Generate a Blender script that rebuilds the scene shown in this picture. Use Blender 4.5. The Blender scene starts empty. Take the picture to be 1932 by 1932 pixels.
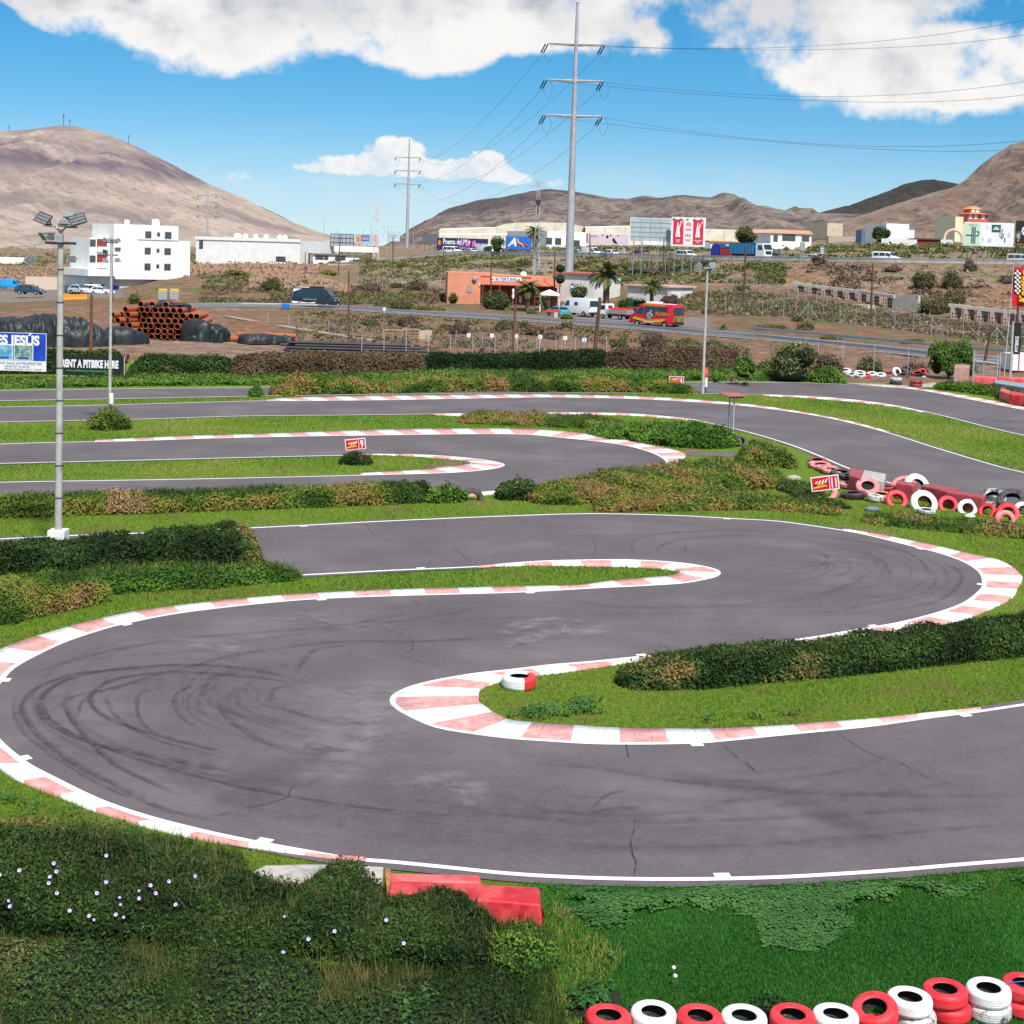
import bpy, bmesh, math, random
import numpy as np
from mathutils import Matrix, Vector, geometry
random.seed(7); RN = np.random.default_rng(11)
rad = math.radians
S = bpy.context.scene
# ---------------------------------------------------------------- camera, sky, sun, exposure
FPX = 2800.0; PITCH = 4.0; ROLL = 1.7; HC = 9.7
PV0 = 480 + FPX*math.tan(rad(PITCH))
CAM = Vector((0, 0, HC))
cam_d = bpy.data.cameras.new('camera'); cam = bpy.data.objects.new('camera', cam_d)
S.collection.objects.link(cam); S.camera = cam
ROT = Matrix.Rotation(rad(90-PITCH), 3, 'X') @ Matrix.Rotation(rad(ROLL), 3, 'Z')
cam.matrix_world = Matrix.Translation(CAM) @ ROT.to_4x4()
cam_d.sensor_width = 36; cam_d.lens = 36*FPX/1932; cam_d.shift_y = -(966-PV0)/1932
cam_d.clip_start = 0.5; cam_d.clip_end = 30000
S.view_settings.view_transform = 'Standard'; S.view_settings.look = 'None'
S.cycles.use_denoising = True; S.cycles.transparent_max_bounces = 32; S.cycles.max_bounces = 5; S.cycles.diffuse_bounces = 3
S.view_settings.exposure = 0.22; S.view_settings.gamma = 1
SUN_EL, SUN_AZ = 52.0, 158.0     # azimuth clockwise from +Y (the view direction)
sd = bpy.data.lights.new('sun', 'SUN'); sd.energy = 4.8; sd.angle = rad(3.5); sd.color = (1.0, 0.955, 0.89)
so = bpy.data.objects.new('sun', sd); S.collection.objects.link(so)
sv = Vector((math.sin(rad(SUN_AZ))*math.cos(rad(SUN_EL)), math.cos(rad(SUN_AZ))*math.cos(rad(SUN_EL)), math.sin(rad(SUN_EL))))
so.rotation_euler = sv.to_track_quat('Z', 'Y').to_euler()

def ray(u, v):
    return ROT @ Vector(((u-966)/FPX, -(v-PV0)/FPX, -1))
def P(u, v, Y):
    d = ray(u, v); return CAM + d*(Y/d.y)
def G(u, v, z=0.0):
    d = ray(u, v); return CAM + d*((z-HC)/d.z)
def G2(u, v): p = G(u, v); return (p.x, p.y)

# ---------------------------------------------------------------- node helpers
class NT:
    def __init__(s, tree): s.t = tree; s.n = tree.nodes; s.l = tree.links
    def new(s, typ, ins=None, **kw):
        nd = s.n.new(typ)
        for k, v in kw.items(): setattr(nd, k, v)
        for k, v in (ins or {}).items():
            sk = nd.inputs[k]
            if hasattr(v, 'is_output') : s.l.new(v, sk)
            else: sk.default_value = v
        return nd
    def m(s, op, a, b=None, c=None, clamp=False):
        ins = {0: a}
        if b is not None: ins[1] = b
        if c is not None: ins[2] = c
        nd = s.new('ShaderNodeMath', ins, operation=op, use_clamp=clamp); return nd.outputs[0]
    def ss(s, x, a, b, lo=0.0, hi=1.0):
        nd = s.new('ShaderNodeMapRange', {0: x, 1: a, 2: b, 3: lo, 4: hi}, interpolation_type='SMOOTHSTEP'); return nd.outputs[0]
    def noise(s, vec, scale, detail=4, rough=.55, w=None):
        nd = s.new('ShaderNodeTexNoise', {'Scale': scale, 'Detail': detail, 'Roughness': rough})
        if vec is not None: s.l.new(vec, nd.inputs['Vector'])
        return nd.outputs['Fac']
    def mix(s, f, a, b, bt='MIX'):
        nd = s.n.new('ShaderNodeMix'); nd.data_type = 'RGBA'; nd.blend_type = bt
        for i, v in ((0, f), (6, a), (7, b)):
            if hasattr(v, 'is_output'): s.l.new(v, nd.inputs[i])
            else:
                nd.inputs[i].default_value = v if i == 0 else (tuple(v)+(1,))[:4]
        return nd.outputs[2]
    def ramp(s, f, stops):
        nd = s.new('ShaderNodeValToRGB'); s.l.new(f, nd.inputs[0]); cr = nd.color_ramp
        while len(cr.elements) < len(stops): cr.elements.new(.5)
        for e, (p, c) in zip(cr.elements, stops): e.position = p; e.color = tuple(c)+(1,)
        return nd.outputs[0]

W = bpy.data.worlds.new('World'); S.world = W; W.use_nodes = True; W.cycles.sampling_method = 'MANUAL'; W.cycles.sample_map_resolution = 512
w = NT(W.node_tree); w.n.clear()
tc = w.new('ShaderNodeTexCoord').outputs['Generated']
sp = w.new('ShaderNodeSeparateXYZ', {0: tc}); dx, dy, dz = sp.outputs
ys = w.m('MAXIMUM', dy, 0.02)
A_ = w.m('DIVIDE', dx, ys); E_ = w.m('DIVIDE', dz, ys)
# the sky itself is looked up a little higher than the true elevation, for the deep trade-wind blue
el = w.m('ADD', w.m('MULTIPLY', dz, 1.9), 0.05)
skv = w.new('ShaderNodeCombineXYZ', {0: dx, 1: dy, 2: el}).outputs[0]
skv = w.new('ShaderNodeVectorMath', {0: skv}, operation='NORMALIZE').outputs[0]
sky = w.new('ShaderNodeTexSky', {0: skv}, sky_type='NISHITA', sun_disc=False, sun_elevation=rad(SUN_EL), sun_rotation=rad(SUN_AZ), altitude=300, air_density=1.0, dust_density=0.3, ozone_density=1.6).outputs[0]
hz_ = w.ss(dz, 0.0, 0.17)
skc = w.mix(1.0, sky, w.mix(hz_, (1.05, 1.24, 1.16), (0.44, 1.38, 1.60)), 'MULTIPLY')
cvec = w.new('ShaderNodeCombineXYZ', {0: A_, 1: E_, 2: 0.3}).outputs[0]
def blob(u, v, su, sv, wt):
    d = ray(u, v); a0, e0 = d.x/d.y, d.z/d.y
    p = w.m('MULTIPLY', w.m('SUBTRACT', A_, a0), 1/(su/FPX)); q = w.m('MULTIPLY', w.m('SUBTRACT', E_, e0), 1/(sv/FPX))
    r = w.m('SUBTRACT', 1.0, w.m('ADD', w.m('MULTIPLY', p, p), w.m('MULTIPLY', q, q)), clamp=True)
    return w.m('MULTIPLY', r, wt)
def blobs(lst):
    acc = None
    for b in lst:
        x = blob(*b); acc = x if acc is None else w.m('ADD', acc, x)
    return w.m('MINIMUM', acc, 1.0)
big = blobs([(300, 15, 290, 85, 1.0), (430, 75, 250, 80, 1.1), (800, 25, 380, 110, 1.2), (800, 105, 160, 50, .9), (1110, 30, 330, 95, 1.1), (1560, 60, 360, 125, 1.2), (1680, 150, 270, 95, 1.0), (1880, 130, 230, 95, 1.1), (950, -110, 1400, 150, 1.5), (120, -30, 170, 60, .8)])
hole = blobs([(1262, 25, 45, 34, .5), (1290, 62, 70, 34, .45), (1330, 110, 80, 26, .4)])
nb = w.noise(cvec, 9, 9, .58); nb2 = w.noise(cvec, 34, 7, .60)
fb = w.m('ADD', w.m('MULTIPLY', nb, .62), w.m('MULTIPLY', nb2, .38))
dens = w.m('SUBTRACT', w.m('ADD', big, w.m('SUBTRACT', w.m('MULTIPLY', w.m('MULTIPLY', w.m('SUBTRACT', fb, .5), 4.6), w.ss(big, .0, .22)), .10)), w.m('MULTIPLY', hole, .9))
mask = w.ss(dens, .10, .80)
cum = blobs([(700, 312, 160, 26, 1.1), (745, 290, 70, 38, 1.2), (860, 322, 120, 26, 1.0), (920, 310, 60, 30, 1.1), (600, 318, 70, 10, .7), (960, 335, 60, 16, .9), (1045, 345, 26, 14, .7), (440, 332, 60, 16, .45)])
cn = w.noise(cvec, 55, 8, .62)
cumd = w.m('ADD', cum, w.m('MULTIPLY', w.m('MULTIPLY', w.m('SUBTRACT', cn, .5), 2.6), w.ss(cum, .0, .3)))
cmask = w.ss(cumd, .22, .72)
low = blobs([(720, 385, 420, 75, 1.0), (1300, 345, 300, 40, .35), (260, 330, 200, 50, .25)])
ln = w.noise(w.new('ShaderNodeVectorMath', {0: cvec, 1: (1, 3.2, 1)}, operation='MULTIPLY').outputs[0], 18, 7, .6)
lmask = w.m('MULTIPLY', w.m('MULTIPLY', low, w.ss(ln, .32, .66)), .62)
wisp = w.m('MULTIPLY', w.m('MULTIPLY', blobs([(240, 155, 60, 22, 1), (320, 168, 30, 10, .7), (480, 175, 60, 22, 1), (1430, 290, 60, 14, .6)]), w.ss(nb2, .50, .70)), .55)
over = w.m('MULTIPLY', w.ss(w.noise(w.new('ShaderNodeVectorMath', {0: tc, 1: (1, 1, 1.6)}, operation='MULTIPLY').outputs[0], 2.6, 6, .6), .42, .60), w.ss(dz, .22, .34))
thick = w.ss(dens, .80, 1.6)
gn = w.ss(w.noise(w.new('ShaderNodeVectorMath', {0: cvec, 1: (1, 1.5, 1)}, operation='MULTIPLY').outputs[0], 12, 7, .58), .36, .60)
top_grey = w.ss(E_, ray(966, 120).z/ray(966, 120).y, ray(966, 10).z/ray(966, 10).y)
grey = w.m('MULTIPLY', w.m('MULTIPLY', w.m('ADD', w.m('MULTIPLY', thick, .55), w.m('MULTIPLY', top_grey, .45)), gn), 1.15, clamp=True)
CW = 9.1
def cc(r, g, b): return (r*CW, g*CW, b*CW)
ccol = w.mix(grey, cc(1.0, .985, .965), cc(.50, .53, .60))
c = w.mix(wisp, skc, cc(.42, .55, .68))
c = w.mix(lmask, c, cc(.74, .86, .96))
c = w.mix(cmask, c, w.mix(w.ss(cn, .35, .6), cc(.80, .85, .92), cc(1.03, 1.02, 1.0)))
c = w.mix(w.m('MULTIPLY', w.ss(E_, .0, .10, .50, 0), 1), c, cc(.66, .80, .90))
c = w.mix(mask, c, ccol)
c = w.mix(over, c, cc(.78, .79, .82))
# below the horizon the backdrop takes the colour of dry land
c = w.mix(w.ss(dz, -.02, -.005), cc(.16, .14, .12), c)
bg = w.new('ShaderNodeBackground', {0: c, 1: 0.090})
w.l.new(bg.outputs[0], w.new('ShaderNodeOutputWorld').inputs[0])

# ---------------------------------------------------------------- materials
MATS = {}
def mat(name, c, rough=.75, c2=None, scale=6.0, bump=0.0, metal=0.0, lo=.35, hi=.65, detail=5, spec=.3, bscale=None):
    if name in MATS: return MATS[name]
    m = bpy.data.materials.new(name); m.use_nodes = True; t = NT(m.node_tree)
    b = t.n['Principled BSDF']; b.inputs['Roughness'].default_value = rough
    b.inputs['Metallic'].default_value = metal; b.inputs['Specular IOR Level'].default_value = spec
    co = t.new('ShaderNodeTexCoord').outputs['Object']
    if c2 is None: c2 = tuple(x*.82 for x in c)
    f = t.ss(t.noise(co, scale, detail, .6), lo, hi)
    t.l.new(t.mix(f, c, c2), b.inputs['Base Color'])
    if bump:
        h = t.noise(co, bscale or scale*4, 4, .6)
        bn = t.new('ShaderNodeBump', {'Height': h, 'Strength': bump, 'Distance': .02}); t.l.new(bn.outputs[0], b.inputs['Normal'])
    MATS[name] = m; return m
def leafmat(name, stops, rough=.6, transl=.25):
    m = bpy.data.materials.new(name); m.use_nodes = True; t = NT(m.node_tree)
    b = t.n['Principled BSDF']; b.inputs['Roughness'].default_value = rough; b.inputs['Specular IOR Level'].default_value = .18
    a = t.new('ShaderNodeAttribute', attribute_name='tint').outputs['Fac']
    col = t.ramp(a, stops); t.l.new(col, b.inputs['Base Color'])
    tr = t.new('ShaderNodeBsdfTranslucent', {0: col})
    mx = t.new('ShaderNodeMixShader', {0: transl, 1: b.outputs[0], 2: tr.outputs[0]})
    t.l.new(mx.outputs[0], t.n['Material Output'].inputs[0])
    MATS[name] = m; return m
# numpy value noise
_T = RN.random((256, 256))
def vn(x, y, oct=4, seed=0):
    x = np.asarray(x, float)+seed*17.3; y = np.asarray(y, float)+seed*9.1
    out = 0; amp = 1; tot = 0
    for o in range(oct):
        xi = np.floor(x).astype(int); yi = np.floor(y).astype(int); fx = x-xi; fy = y-yi
        fx = fx*fx*(3-2*fx); fy = fy*fy*(3-2*fy)
        a = _T[xi & 255, yi & 255]; b = _T[(xi+1) & 255, yi & 255]; c_ = _T[xi & 255, (yi+1) & 255]; d = _T[(xi+1) & 255, (yi+1) & 255]
        out = out+amp*((a*(1-fx)+b*fx)*(1-fy)+(c_*(1-fx)+d*fx)*fy); tot += amp; amp *= .5
        x = x*2.03+13.7; y = y*2.03+5.1
    return out/tot

# ---------------------------------------------------------------- object helpers
COL = S.collection
def tag(o, label=None, cat=None, group=None, kind=None):
    if label: o['label'] = label
    if cat: o['category'] = cat
    if group: o['group'] = group
    if kind: o['kind'] = kind
    return o
def thing(name, label, cat, loc=(0, 0, 0), rz=0.0, group=None):
    o = bpy.data.objects.new(name, None); COL.objects.link(o); o.location = loc; o.rotation_euler = (0, 0, rz)
    o.empty_display_size = .3
    return tag(o, label, cat, group)
def clone(o, parent=None):
    c_ = o.copy(); COL.objects.link(c_)
    if parent is not None: c_.parent = parent
    for ch in list(o.children): clone(ch, c_)
    return c_
def link(name, me, parent=None, smooth=False):
    o = bpy.data.objects.new(name, me); COL.objects.link(o)
    if parent is not None: o.parent = parent
    if smooth: me.shade_smooth()
    return o
class MB:
    def __init__(s): s.v = []; s.f = []; s.mi = []
    def add(s, vs, fs, mi=0):
        b = len(s.v); s.v += [tuple(p) for p in vs]; s.f += [tuple(i+b for i in f) for f in fs]; s.mi += [mi]*len(fs); return s
    def box(s, x0, x1, y0, y1, z0, z1, mi=0):
        vs = [(x, y, z) for z in (z0, z1) for y in (y0, y1) for x in (x0, x1)]
        return s.add(vs, [(0, 2, 3, 1), (4, 5, 7, 6), (0, 1, 5, 4), (2, 6, 7, 3), (0, 4, 6, 2), (1, 3, 7, 5)], mi)
    def cyl(s, p, q, r0, r1=None, n=10, caps=True, mi=0):
        r1 = r0 if r1 is None else r1; p = Vector(p); q = Vector(q); d = (q-p).normalized()
        a = d.orthogonal().normalized(); b = d.cross(a); vs = []
        for c0, r in ((p, r0), (q, r1)):
            for i in range(n):
                t = 2*math.pi*i/n; vs.append(c0+a*(math.cos(t)*r)+b*(math.sin(t)*r))
        fs = [(i, (i+1) % n, n+(i+1) % n, n+i) for i in range(n)]
        if caps: fs += [tuple(range(n-1, -1, -1)), tuple(range(n, 2*n))]
        return s.add(vs, fs, mi)
    def tube(s, pts, r, n=5, mi=0):
        for a, b in zip(pts[:-1], pts[1:]): s.cyl(a, b, r, r, n, False, mi)
        return s
    def prism(s, poly, y0, y1, mi=0, plane='xz'):
        n = len(poly)
        if plane == 'xz': vs = [(x, y0, z) for x, z in poly]+[(x, y1, z) for x, z in poly]
        elif plane == 'xy': vs = [(x, y, y0) for x, y in poly]+[(x, y, y1) for x, y in poly]
        else: vs = [(y0, a, z) for a, z in poly]+[(y1, a, z) for a, z in poly]
        return s.add(vs, [tuple(range(n)), tuple(range(2*n-1, n-1, -1))]+[(i, i+n, (i+1) % n+n, (i+1) % n) for i in range(n)], mi)
    def lathe(s, prof, c0=(0, 0, 0), n=28, mi=0, axis='z', close=True):
        k = len(prof); vs = []
        for i in range(n):
            t = 2*math.pi*i/n; ct, st = math.cos(t), math.sin(t)
            for r, h in prof:
                p = (r*ct, r*st, h) if axis == 'z' else ((r*ct, h, r*st) if axis == 'y' else (h, r*ct, r*st))
                vs.append((p[0]+c0[0], p[1]+c0[1], p[2]+c0[2]))
        fs = []
        for i in range(n):
            j = (i+1) % n
            for a in range(k if close else k-1):
                b = (a+1) % k; fs.append((i*k+a, j*k+a, j*k+b, i*k+b))
        return s.add(vs, fs, mi)
    def ball(s, c0, rx, ry, rz, n=12, m=7, mi=0):
        vs = []; fs = []
        for j in range(m+1):
            ph = math.pi*j/m
            for i in range(n):
                t = 2*math.pi*i/n; vs.append((c0[0]+rx*math.sin(ph)*math.cos(t), c0[1]+ry*math.sin(ph)*math.sin(t), c0[2]+rz*math.cos(ph)))
        for j in range(m):
            for i in range(n): fs.append((j*n+i, (j+1)*n+i, (j+1)*n+(i+1) % n, j*n+(i+1) % n))
        return s.add(vs, fs, mi)
    def build(s, name, mats, parent=None, smooth=False, bevel=0.0, seg=2):
        me = bpy.data.meshes.new(name); me.from_pydata(s.v, [], s.f)
        if not isinstance(mats, (list, tuple)): mats = [mats]
        for m_ in mats: me.materials.append(m_)
        me.polygons.foreach_set('material_index', s.mi)
        bm = bmesh.new(); bm.from_mesh(me); bmesh.ops.remove_doubles(bm, verts=bm.verts, dist=1e-5)
        bmesh.ops.recalc_face_normals(bm, faces=bm.faces)
        if bevel:
            es = [e for e in bm.edges if len(e.link_faces) == 2 and e.calc_face_angle() > .6]
            bmesh.ops.bevel(bm, geom=es, offset=bevel, segments=seg, affect='EDGES', profile=.6)
        if smooth:
            for f in bm.faces: f.smooth = True
            for e in bm.edges:
                if len(e.link_faces) == 2 and e.calc_face_angle(0) > .75: e.smooth = False
        bm.to_mesh(me); bm.free(); me.update()
        return link(name, me, parent)
def npmesh(name, V, Fc, m, parent=None, tint=None, smooth=False):
    """V (n,3), Fc (k,m) equal-size faces -> one mesh object"""
    me = bpy.data.meshes.new(name); n = len(V); k, c_ = Fc.shape
    me.vertices.add(n); me.vertices.foreach_set('co', np.ascontiguousarray(V, dtype=np.float32).ravel())
    me.loops.add(k*c_); me.loops.foreach_set('vertex_index', np.ascontiguousarray(Fc, dtype=np.int32).ravel())
    me.polygons.add(k); me.polygons.foreach_set('loop_start', np.arange(0, k*c_, c_, dtype=np.int32))
    me.update(calc_edges=True)
    if tint is not None:
        at = me.attributes.new('tint', 'FLOAT', 'FACE'); at.data.foreach_set('value', np.asarray(tint, dtype=np.float32))
    for m_ in (m if isinstance(m, (list, tuple)) else [m]): me.materials.append(m_)
    o = link(name, me, parent)
    if smooth: me.shade_smooth()
    return o
def text(s, size, m, parent, loc, rot=(math.pi/2, 0, 0), bold=.0, xs=1.0, align='LEFT', name='lettering', depth=.012, shear=0.0):
    cu = bpy.data.curves.new(name, 'FONT'); cu.body = s; cu.size = size; cu.extrude = depth; cu.offset = bold*size; cu.align_x = align; cu.shear = shear
    cu.resolution_u = 3
    ob = bpy.data.objects.new(name, cu); COL.objects.link(ob)
    bpy.context.view_layer.update()
    me = bpy.data.meshes.new_from_object(ob.evaluated_get(bpy.context.evaluated_depsgraph_get()))
    bpy.data.objects.remove(ob)
    me.transform(Matrix.Diagonal((xs, 1, 1, 1)))
    me.materials.clear(); me.materials.append(m)
    o = link(name, me, parent); o.location = loc; o.rotation_euler = rot; return o
def smoothline(pts, step=.3, closed=False):
    """Catmull-Rom through 2D points, resampled evenly"""
    p = np.array(pts, float); q = np.vstack([2*p[0]-p[1], p, 2*p[-1]-p[-2]]); out = []
    for i in range(1, len(q)-2):
        a, b, c_, d = q[i-1], q[i], q[i+1], q[i+2]
        for t in np.linspace(0, 1, 12, endpoint=False):
            out.append(.5*((2*b)+(-a+c_)*t+(2*a-5*b+4*c_-d)*t*t+(-a+3*b-3*c_+d)*t**3))
    out.append(p[-1]); out = np.array(out)
    L = np.r_[0, np.cumsum(np.hypot(*np.diff(out, axis=0).T))]; n = max(2, int(L[-1]/step)+1)
    t = np.linspace(0, L[-1], n); return np.c_[np.interp(t, L, out[:, 0]), np.interp(t, L, out[:, 1])]
def normals2(p):
    d = np.gradient(p, axis=0); d /= np.hypot(d[:, 0], d[:, 1])[:, None]+1e-9; return np.c_[-d[:, 1], d[:, 0]]
def pip(poly, X, Y):
    poly = np.asarray(poly); x0, y0 = poly[:, 0], poly[:, 1]; x1, y1 = np.roll(x0, -1), np.roll(y0, -1)
    ins = np.zeros(X.shape, bool)
    for a, b, c_, d in zip(x0, y0, x1, y1):
        if b == d: continue
        k = ((b > Y) != (d > Y)); 
        ins ^= k & (X < (c_-a)*(Y-b)/(d-b)+a)
    return ins
def edgedist(poly, X, Y):
    D = np.full(X.shape, 1e9); poly = np.asarray(poly)
    for a, b in zip(poly, np.roll(poly, -1, axis=0)):
        d = b-a; L = (d@d)+1e-9; t = np.clip(((X-a[0])*d[0]+(Y-a[1])*d[1])/L, 0, 1)
        D = np.minimum(D, np.hypot(X-a[0]-t*d[0], Y-a[1]-t*d[1]))
    return D
# ---------------------------------------------------------------- terrain
def zflat_Y(u, v): p = G(u, v); return p.y
ROAD_NEAR = [(-200, 622), (0, 606), (264, 587), (450, 584), (600, 586), (764, 597), (1000, 612), (1181, 625), (1320, 638), (1430, 646), (1600, 664), (1741, 680), (1932, 700), (2150, 727)]
rn = [G(u, v) for u, v in ROAD_NEAR]
def L_from(lst): return [P(u, v, Y) for u, v, Y in lst]
RWID = 11.0
lines = []
def add_line(pts, rough, col): 
    s_ = np.array([p.x/p.y for p in pts]); o = np.argsort(s_)
    lines.append((s_[o], np.array([p.y for p in pts])[o], np.array([p.z for p in pts])[o], rough, col))
sl = [-.42, -.2, 0, .2, .42]
add_line([Vector((s_*112, 112, 0)) for s_ in sl], 0, 0)                     # 0 end of the circuit
add_line([Vector((p.x*(p.y-3)/p.y, p.y-3, 0)) for p in rn], 1, 0)           # 1 verge of the lower road
add_line([Vector((p.x, p.y, .25)) for p in rn], 0, 0)                       # 2
RW = [float(np.interp(u, [0, 264, 1000, 1300, 1434, 1932], [13, 13, 17, 17, 12, 12])) for u, v in ROAD_NEAR]
add_line([Vector((p.x*(p.y+w__)/p.y, p.y+w__, .55)) for p, w__ in zip(rn, RW)], 0, 0)   # 3
add_line(L_from([(-300, 582, 240), (0, 572, 248), (200, 562, 255), (350, 564, 258), (500, 571, 262), (600, 571, 258), (750, 574, 252), (850, 574, 250), (1000, 590, 243), (1150, 596, 238), (1300, 598, 225), (1400, 600, 215), (1478, 603, 214), (1687, 624, 192), (1846, 648, 178), (1932, 660, 172), (2150, 690, 160)]), .6, 0)  # 4
add_line(L_from([(-300, 556, 285), (0, 547, 290), (200, 546, 290), (300, 530, 285), (400, 517, 290), (600, 522, 290), (650, 540, 285), (830, 545, 283), (1000, 540, 290), (1200, 545, 275), (1330, 540, 270), (1491, 546, 262), (1560, 560, 254), (1684, 581, 242), (1787, 598, 232), (1932, 616, 222), (2150, 645, 210)]), .45, 0)  # 5
add_line(L_from([(-300, 515, 430), (0, 503, 430), (200, 505, 400), (350, 500, 380), (600, 499, 385), (720, 492, 380), (870, 480, 365), (1100, 484, 325), (1350, 491, 292), (1500, 493, 279), (1668, 496, 266), (1932, 500, 255), (2150, 505, 246)]), 0, 0)  # 6 highway near side
l6 = lines[-1]
lines.append((l6[0], l6[1]+24, l6[2]+.05, 0, 0))                              # 7
add_line(L_from([(-300, 488, 650), (0, 480, 650), (350, 481, 600), (600, 479, 600), (870, 472, 480), (1100, 470, 460), (1350, 469, 430), (1668, 463, 400), (1932, 463, 385), (2150, 465, 380)]), .8, 0)  # 8
add_line(L_from([(-300, 470, 1100), (0, 470, 1100), (350, 472, 1100), (600, 471, 1100), (870, 466, 1000), (1100, 456, 1000), (1350, 448, 1000), (1668, 440, 1000), (1932, 440, 1000), (2150, 440, 1000)]), 1, 0)  # 9
add_line([Vector((s_*7000, 7000, 30)) for s_ in sl], 1, 0)
def hgt(X, Y, noise=True):
    X = np.asarray(X, float); Y = np.asarray(Y, float); s_ = np.clip(X/np.maximum(Y, 40), -.6, .6)
    z = np.zeros(np.broadcast(X, Y).shape); rr = np.zeros(z.shape)
    Yl = [np.interp(s_, l[0], l[1]) for l in lines]; Zl = [np.interp(s_, l[0], l[2]) for l in lines]
    for k in range(len(lines)-1):
        m_ = (Y >= Yl[k]) & (Y < Yl[k+1]); t = (Y-Yl[k])/np.maximum(Yl[k+1]-Yl[k], .1)
        zz = Zl[k]*(1-t)+Zl[k+1]*t; r = (lines[k][3]*(1-t)+lines[k+1][3]*t)*np.clip(4*t*(1-t)+.0, 0, 1)
        z = np.where(m_, zz, z); rr = np.where(m_, r, rr)
    if noise:
        amp = np.where(Y < 600, 1.0, 4.0)
        z = z+rr*amp*((vn(X*.09, Y*.09, 5, 3)-.5)*2.2+(vn(X*.5, Y*.5, 3, 5)-.5)*.9)
        yard = np.clip((Y-118)/10, 0, 1)*np.clip((200-Y)/20, 0, 1)
        z = z+yard*((vn(X*.25, Y*.25, 4, 8)-.5)*.35)*(rr < .01)
    return z
def hz1(x, y): return float(hgt(np.array([x]), np.array([y]))[0])
def T(u, v, Y0=100, Y1=900):
    """where the ray through a point of the picture meets the ground"""
    d = ray(u, v); d = d/d.y; Ys = np.arange(Y0, Y1, .5)
    zr = CAM.z+d.z*Ys; g = hgt(d.x*Ys, Ys); k = np.nonzero(g >= zr)[0]
    i = k[0] if len(k) else len(Ys)-1
    return Vector((d.x*Ys[i], Ys[i], float(g[i])))
def ground_at(u, Y, v=560):
    p = P(u, v, Y); return Vector((p.x, Y, hz1(p.x, Y)))

yr = np.concatenate([np.arange(-30, 110, 6), np.arange(110, 440, 1.3), np.geomspace(440, 1200, 90), np.geomspace(1230, 6800, 24)])
sc_ = np.linspace(-.75, .75, 520)
XX = sc_[None, :]*(yr[:, None]+34); YY = np.repeat(yr[:, None], len(sc_), 1); ZZ = hgt(XX, YY)
ZZ[YY < 112] = 0
V = np.stack([XX, YY, ZZ], -1).reshape(-1, 3); nr, nc = XX.shape
ii = (np.arange(nr-1)[:, None]*nc+np.arange(nc-1)[None, :]).ravel(); Fq = np.stack([ii, ii+1, ii+nc+1, ii+nc], 1)

m = bpy.data.materials.new('ground'); m.use_nodes = True; t = NT(m.node_tree); b = t.n['Principled BSDF']; b.inputs['Roughness'].default_value = .95; b.inputs['Specular IOR Level'].default_value = .05
co = t.new('ShaderNodeNewGeometry').outputs['Position']
at = lambda n: t.new('ShaderNodeAttribute', attribute_name=n).outputs['Fac']
lawn = t.ramp(t.noise(co, 7, 8, .65), [(.28, (.060, .12, .010)), (.45, (.12, .20, .018)), (.60, (.19, .26, .036)), (.78, (.28, .28, .08))])
dry = t.m('MULTIPLY', t.ss(t.noise(co, .55, 6, .65), .50, .68), .8)
lawn = t.mix(dry, lawn, t.ramp(t.noise(co, 11, 5, .6), [(.3, (.13, .12, .035)), (.7, (.27, .17, .075))]))
lawn = t.mix(t.ss(t.noise(co, .16, 3, .5), .40, .65, 0, .55), lawn, t.mix(.5, lawn, (.12, .235, .035)))
px_, py_, pz_ = t.new('ShaderNodeSeparateXYZ', {0: co}).outputs
nl = t.m('MULTIPLY', t.ss(t.m('ADD', py_, t.m('MULTIPLY', t.noise(co, .8, 4, .6), 3)), 25.5, 22.5), t.ss(px_, .2, 1.6))
lawn = t.mix(t.m('MULTIPLY', nl, .9), lawn, t.ramp(t.noise(co, 9, 6, .65), [(.3, (.018, .080, .013)), (.7, (.060, .185, .030))]))
soil = t.ramp(t.noise(co, .6, 9, .68), [(.30, (.095, .055, .038)), (.48, (.20, .118, .082)), (.60, (.28, .18, .13)), (.75, (.42, .30, .22))])
red = t.ss(t.noise(co, .045, 4, .55), .44, .62)
soil = t.mix(t.m('MULTIPLY', red, at('redness')), soil, t.ramp(t.noise(co, .9, 7, .65), [(.3, (.13, .055, .028)), (.7, (.30, .155, .085))]))
scr = t.m('MULTIPLY', t.ss(t.noise(co, .30, 8, .70), .47, .60), at('scrub'))
scrc = t.ramp(t.noise(co, 1.1, 6, .65), [(.30, (.045, .065, .020)), (.5, (.10, .115, .045)), (.68, (.20, .195, .075)), (.8, (.25, .20, .12))])
soil = t.mix(scr, soil, scrc)
pal = t.ss(t.noise(co, .5, 6, .7), .42, .62)
soil = t.mix(t.m('MULTIPLY', at('pale'), pal), soil, t.ramp(t.noise(co, 2.5, 6, .7), [(.35, (.30, .24, .18)), (.7, (.48, .42, .33))]))
soil = t.mix(at('paved'), soil, t.ramp(t.noise(co, 1.5, 7, .6), [(.3, (.17, .145, .135)), (.7, (.26, .225, .205))]))
col = t.mix(at('lawn'), soil, lawn)
t.l.new(col, b.inputs['Base Color'])
bn = t.new('ShaderNodeBump', {'Height': t.noise(co, 9, 8, .75), 'Strength': .9, 'Distance': .12}); t.l.new(bn.outputs[0], b.inputs['Normal'])
ground = npmesh('ground', V, Fq, m, smooth=True); tag(ground, kind='structure')
def addattr(o, name, val):
    a = o.data.attributes.new(name, 'FLOAT', 'POINT'); a.data.foreach_set('value', np.asarray(val, np.float32).ravel())
sF = np.clip(XX/np.maximum(YY, 40), -.6, .6)
LY = [np.interp(sF, l[0], l[1]) for l in lines]
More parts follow.
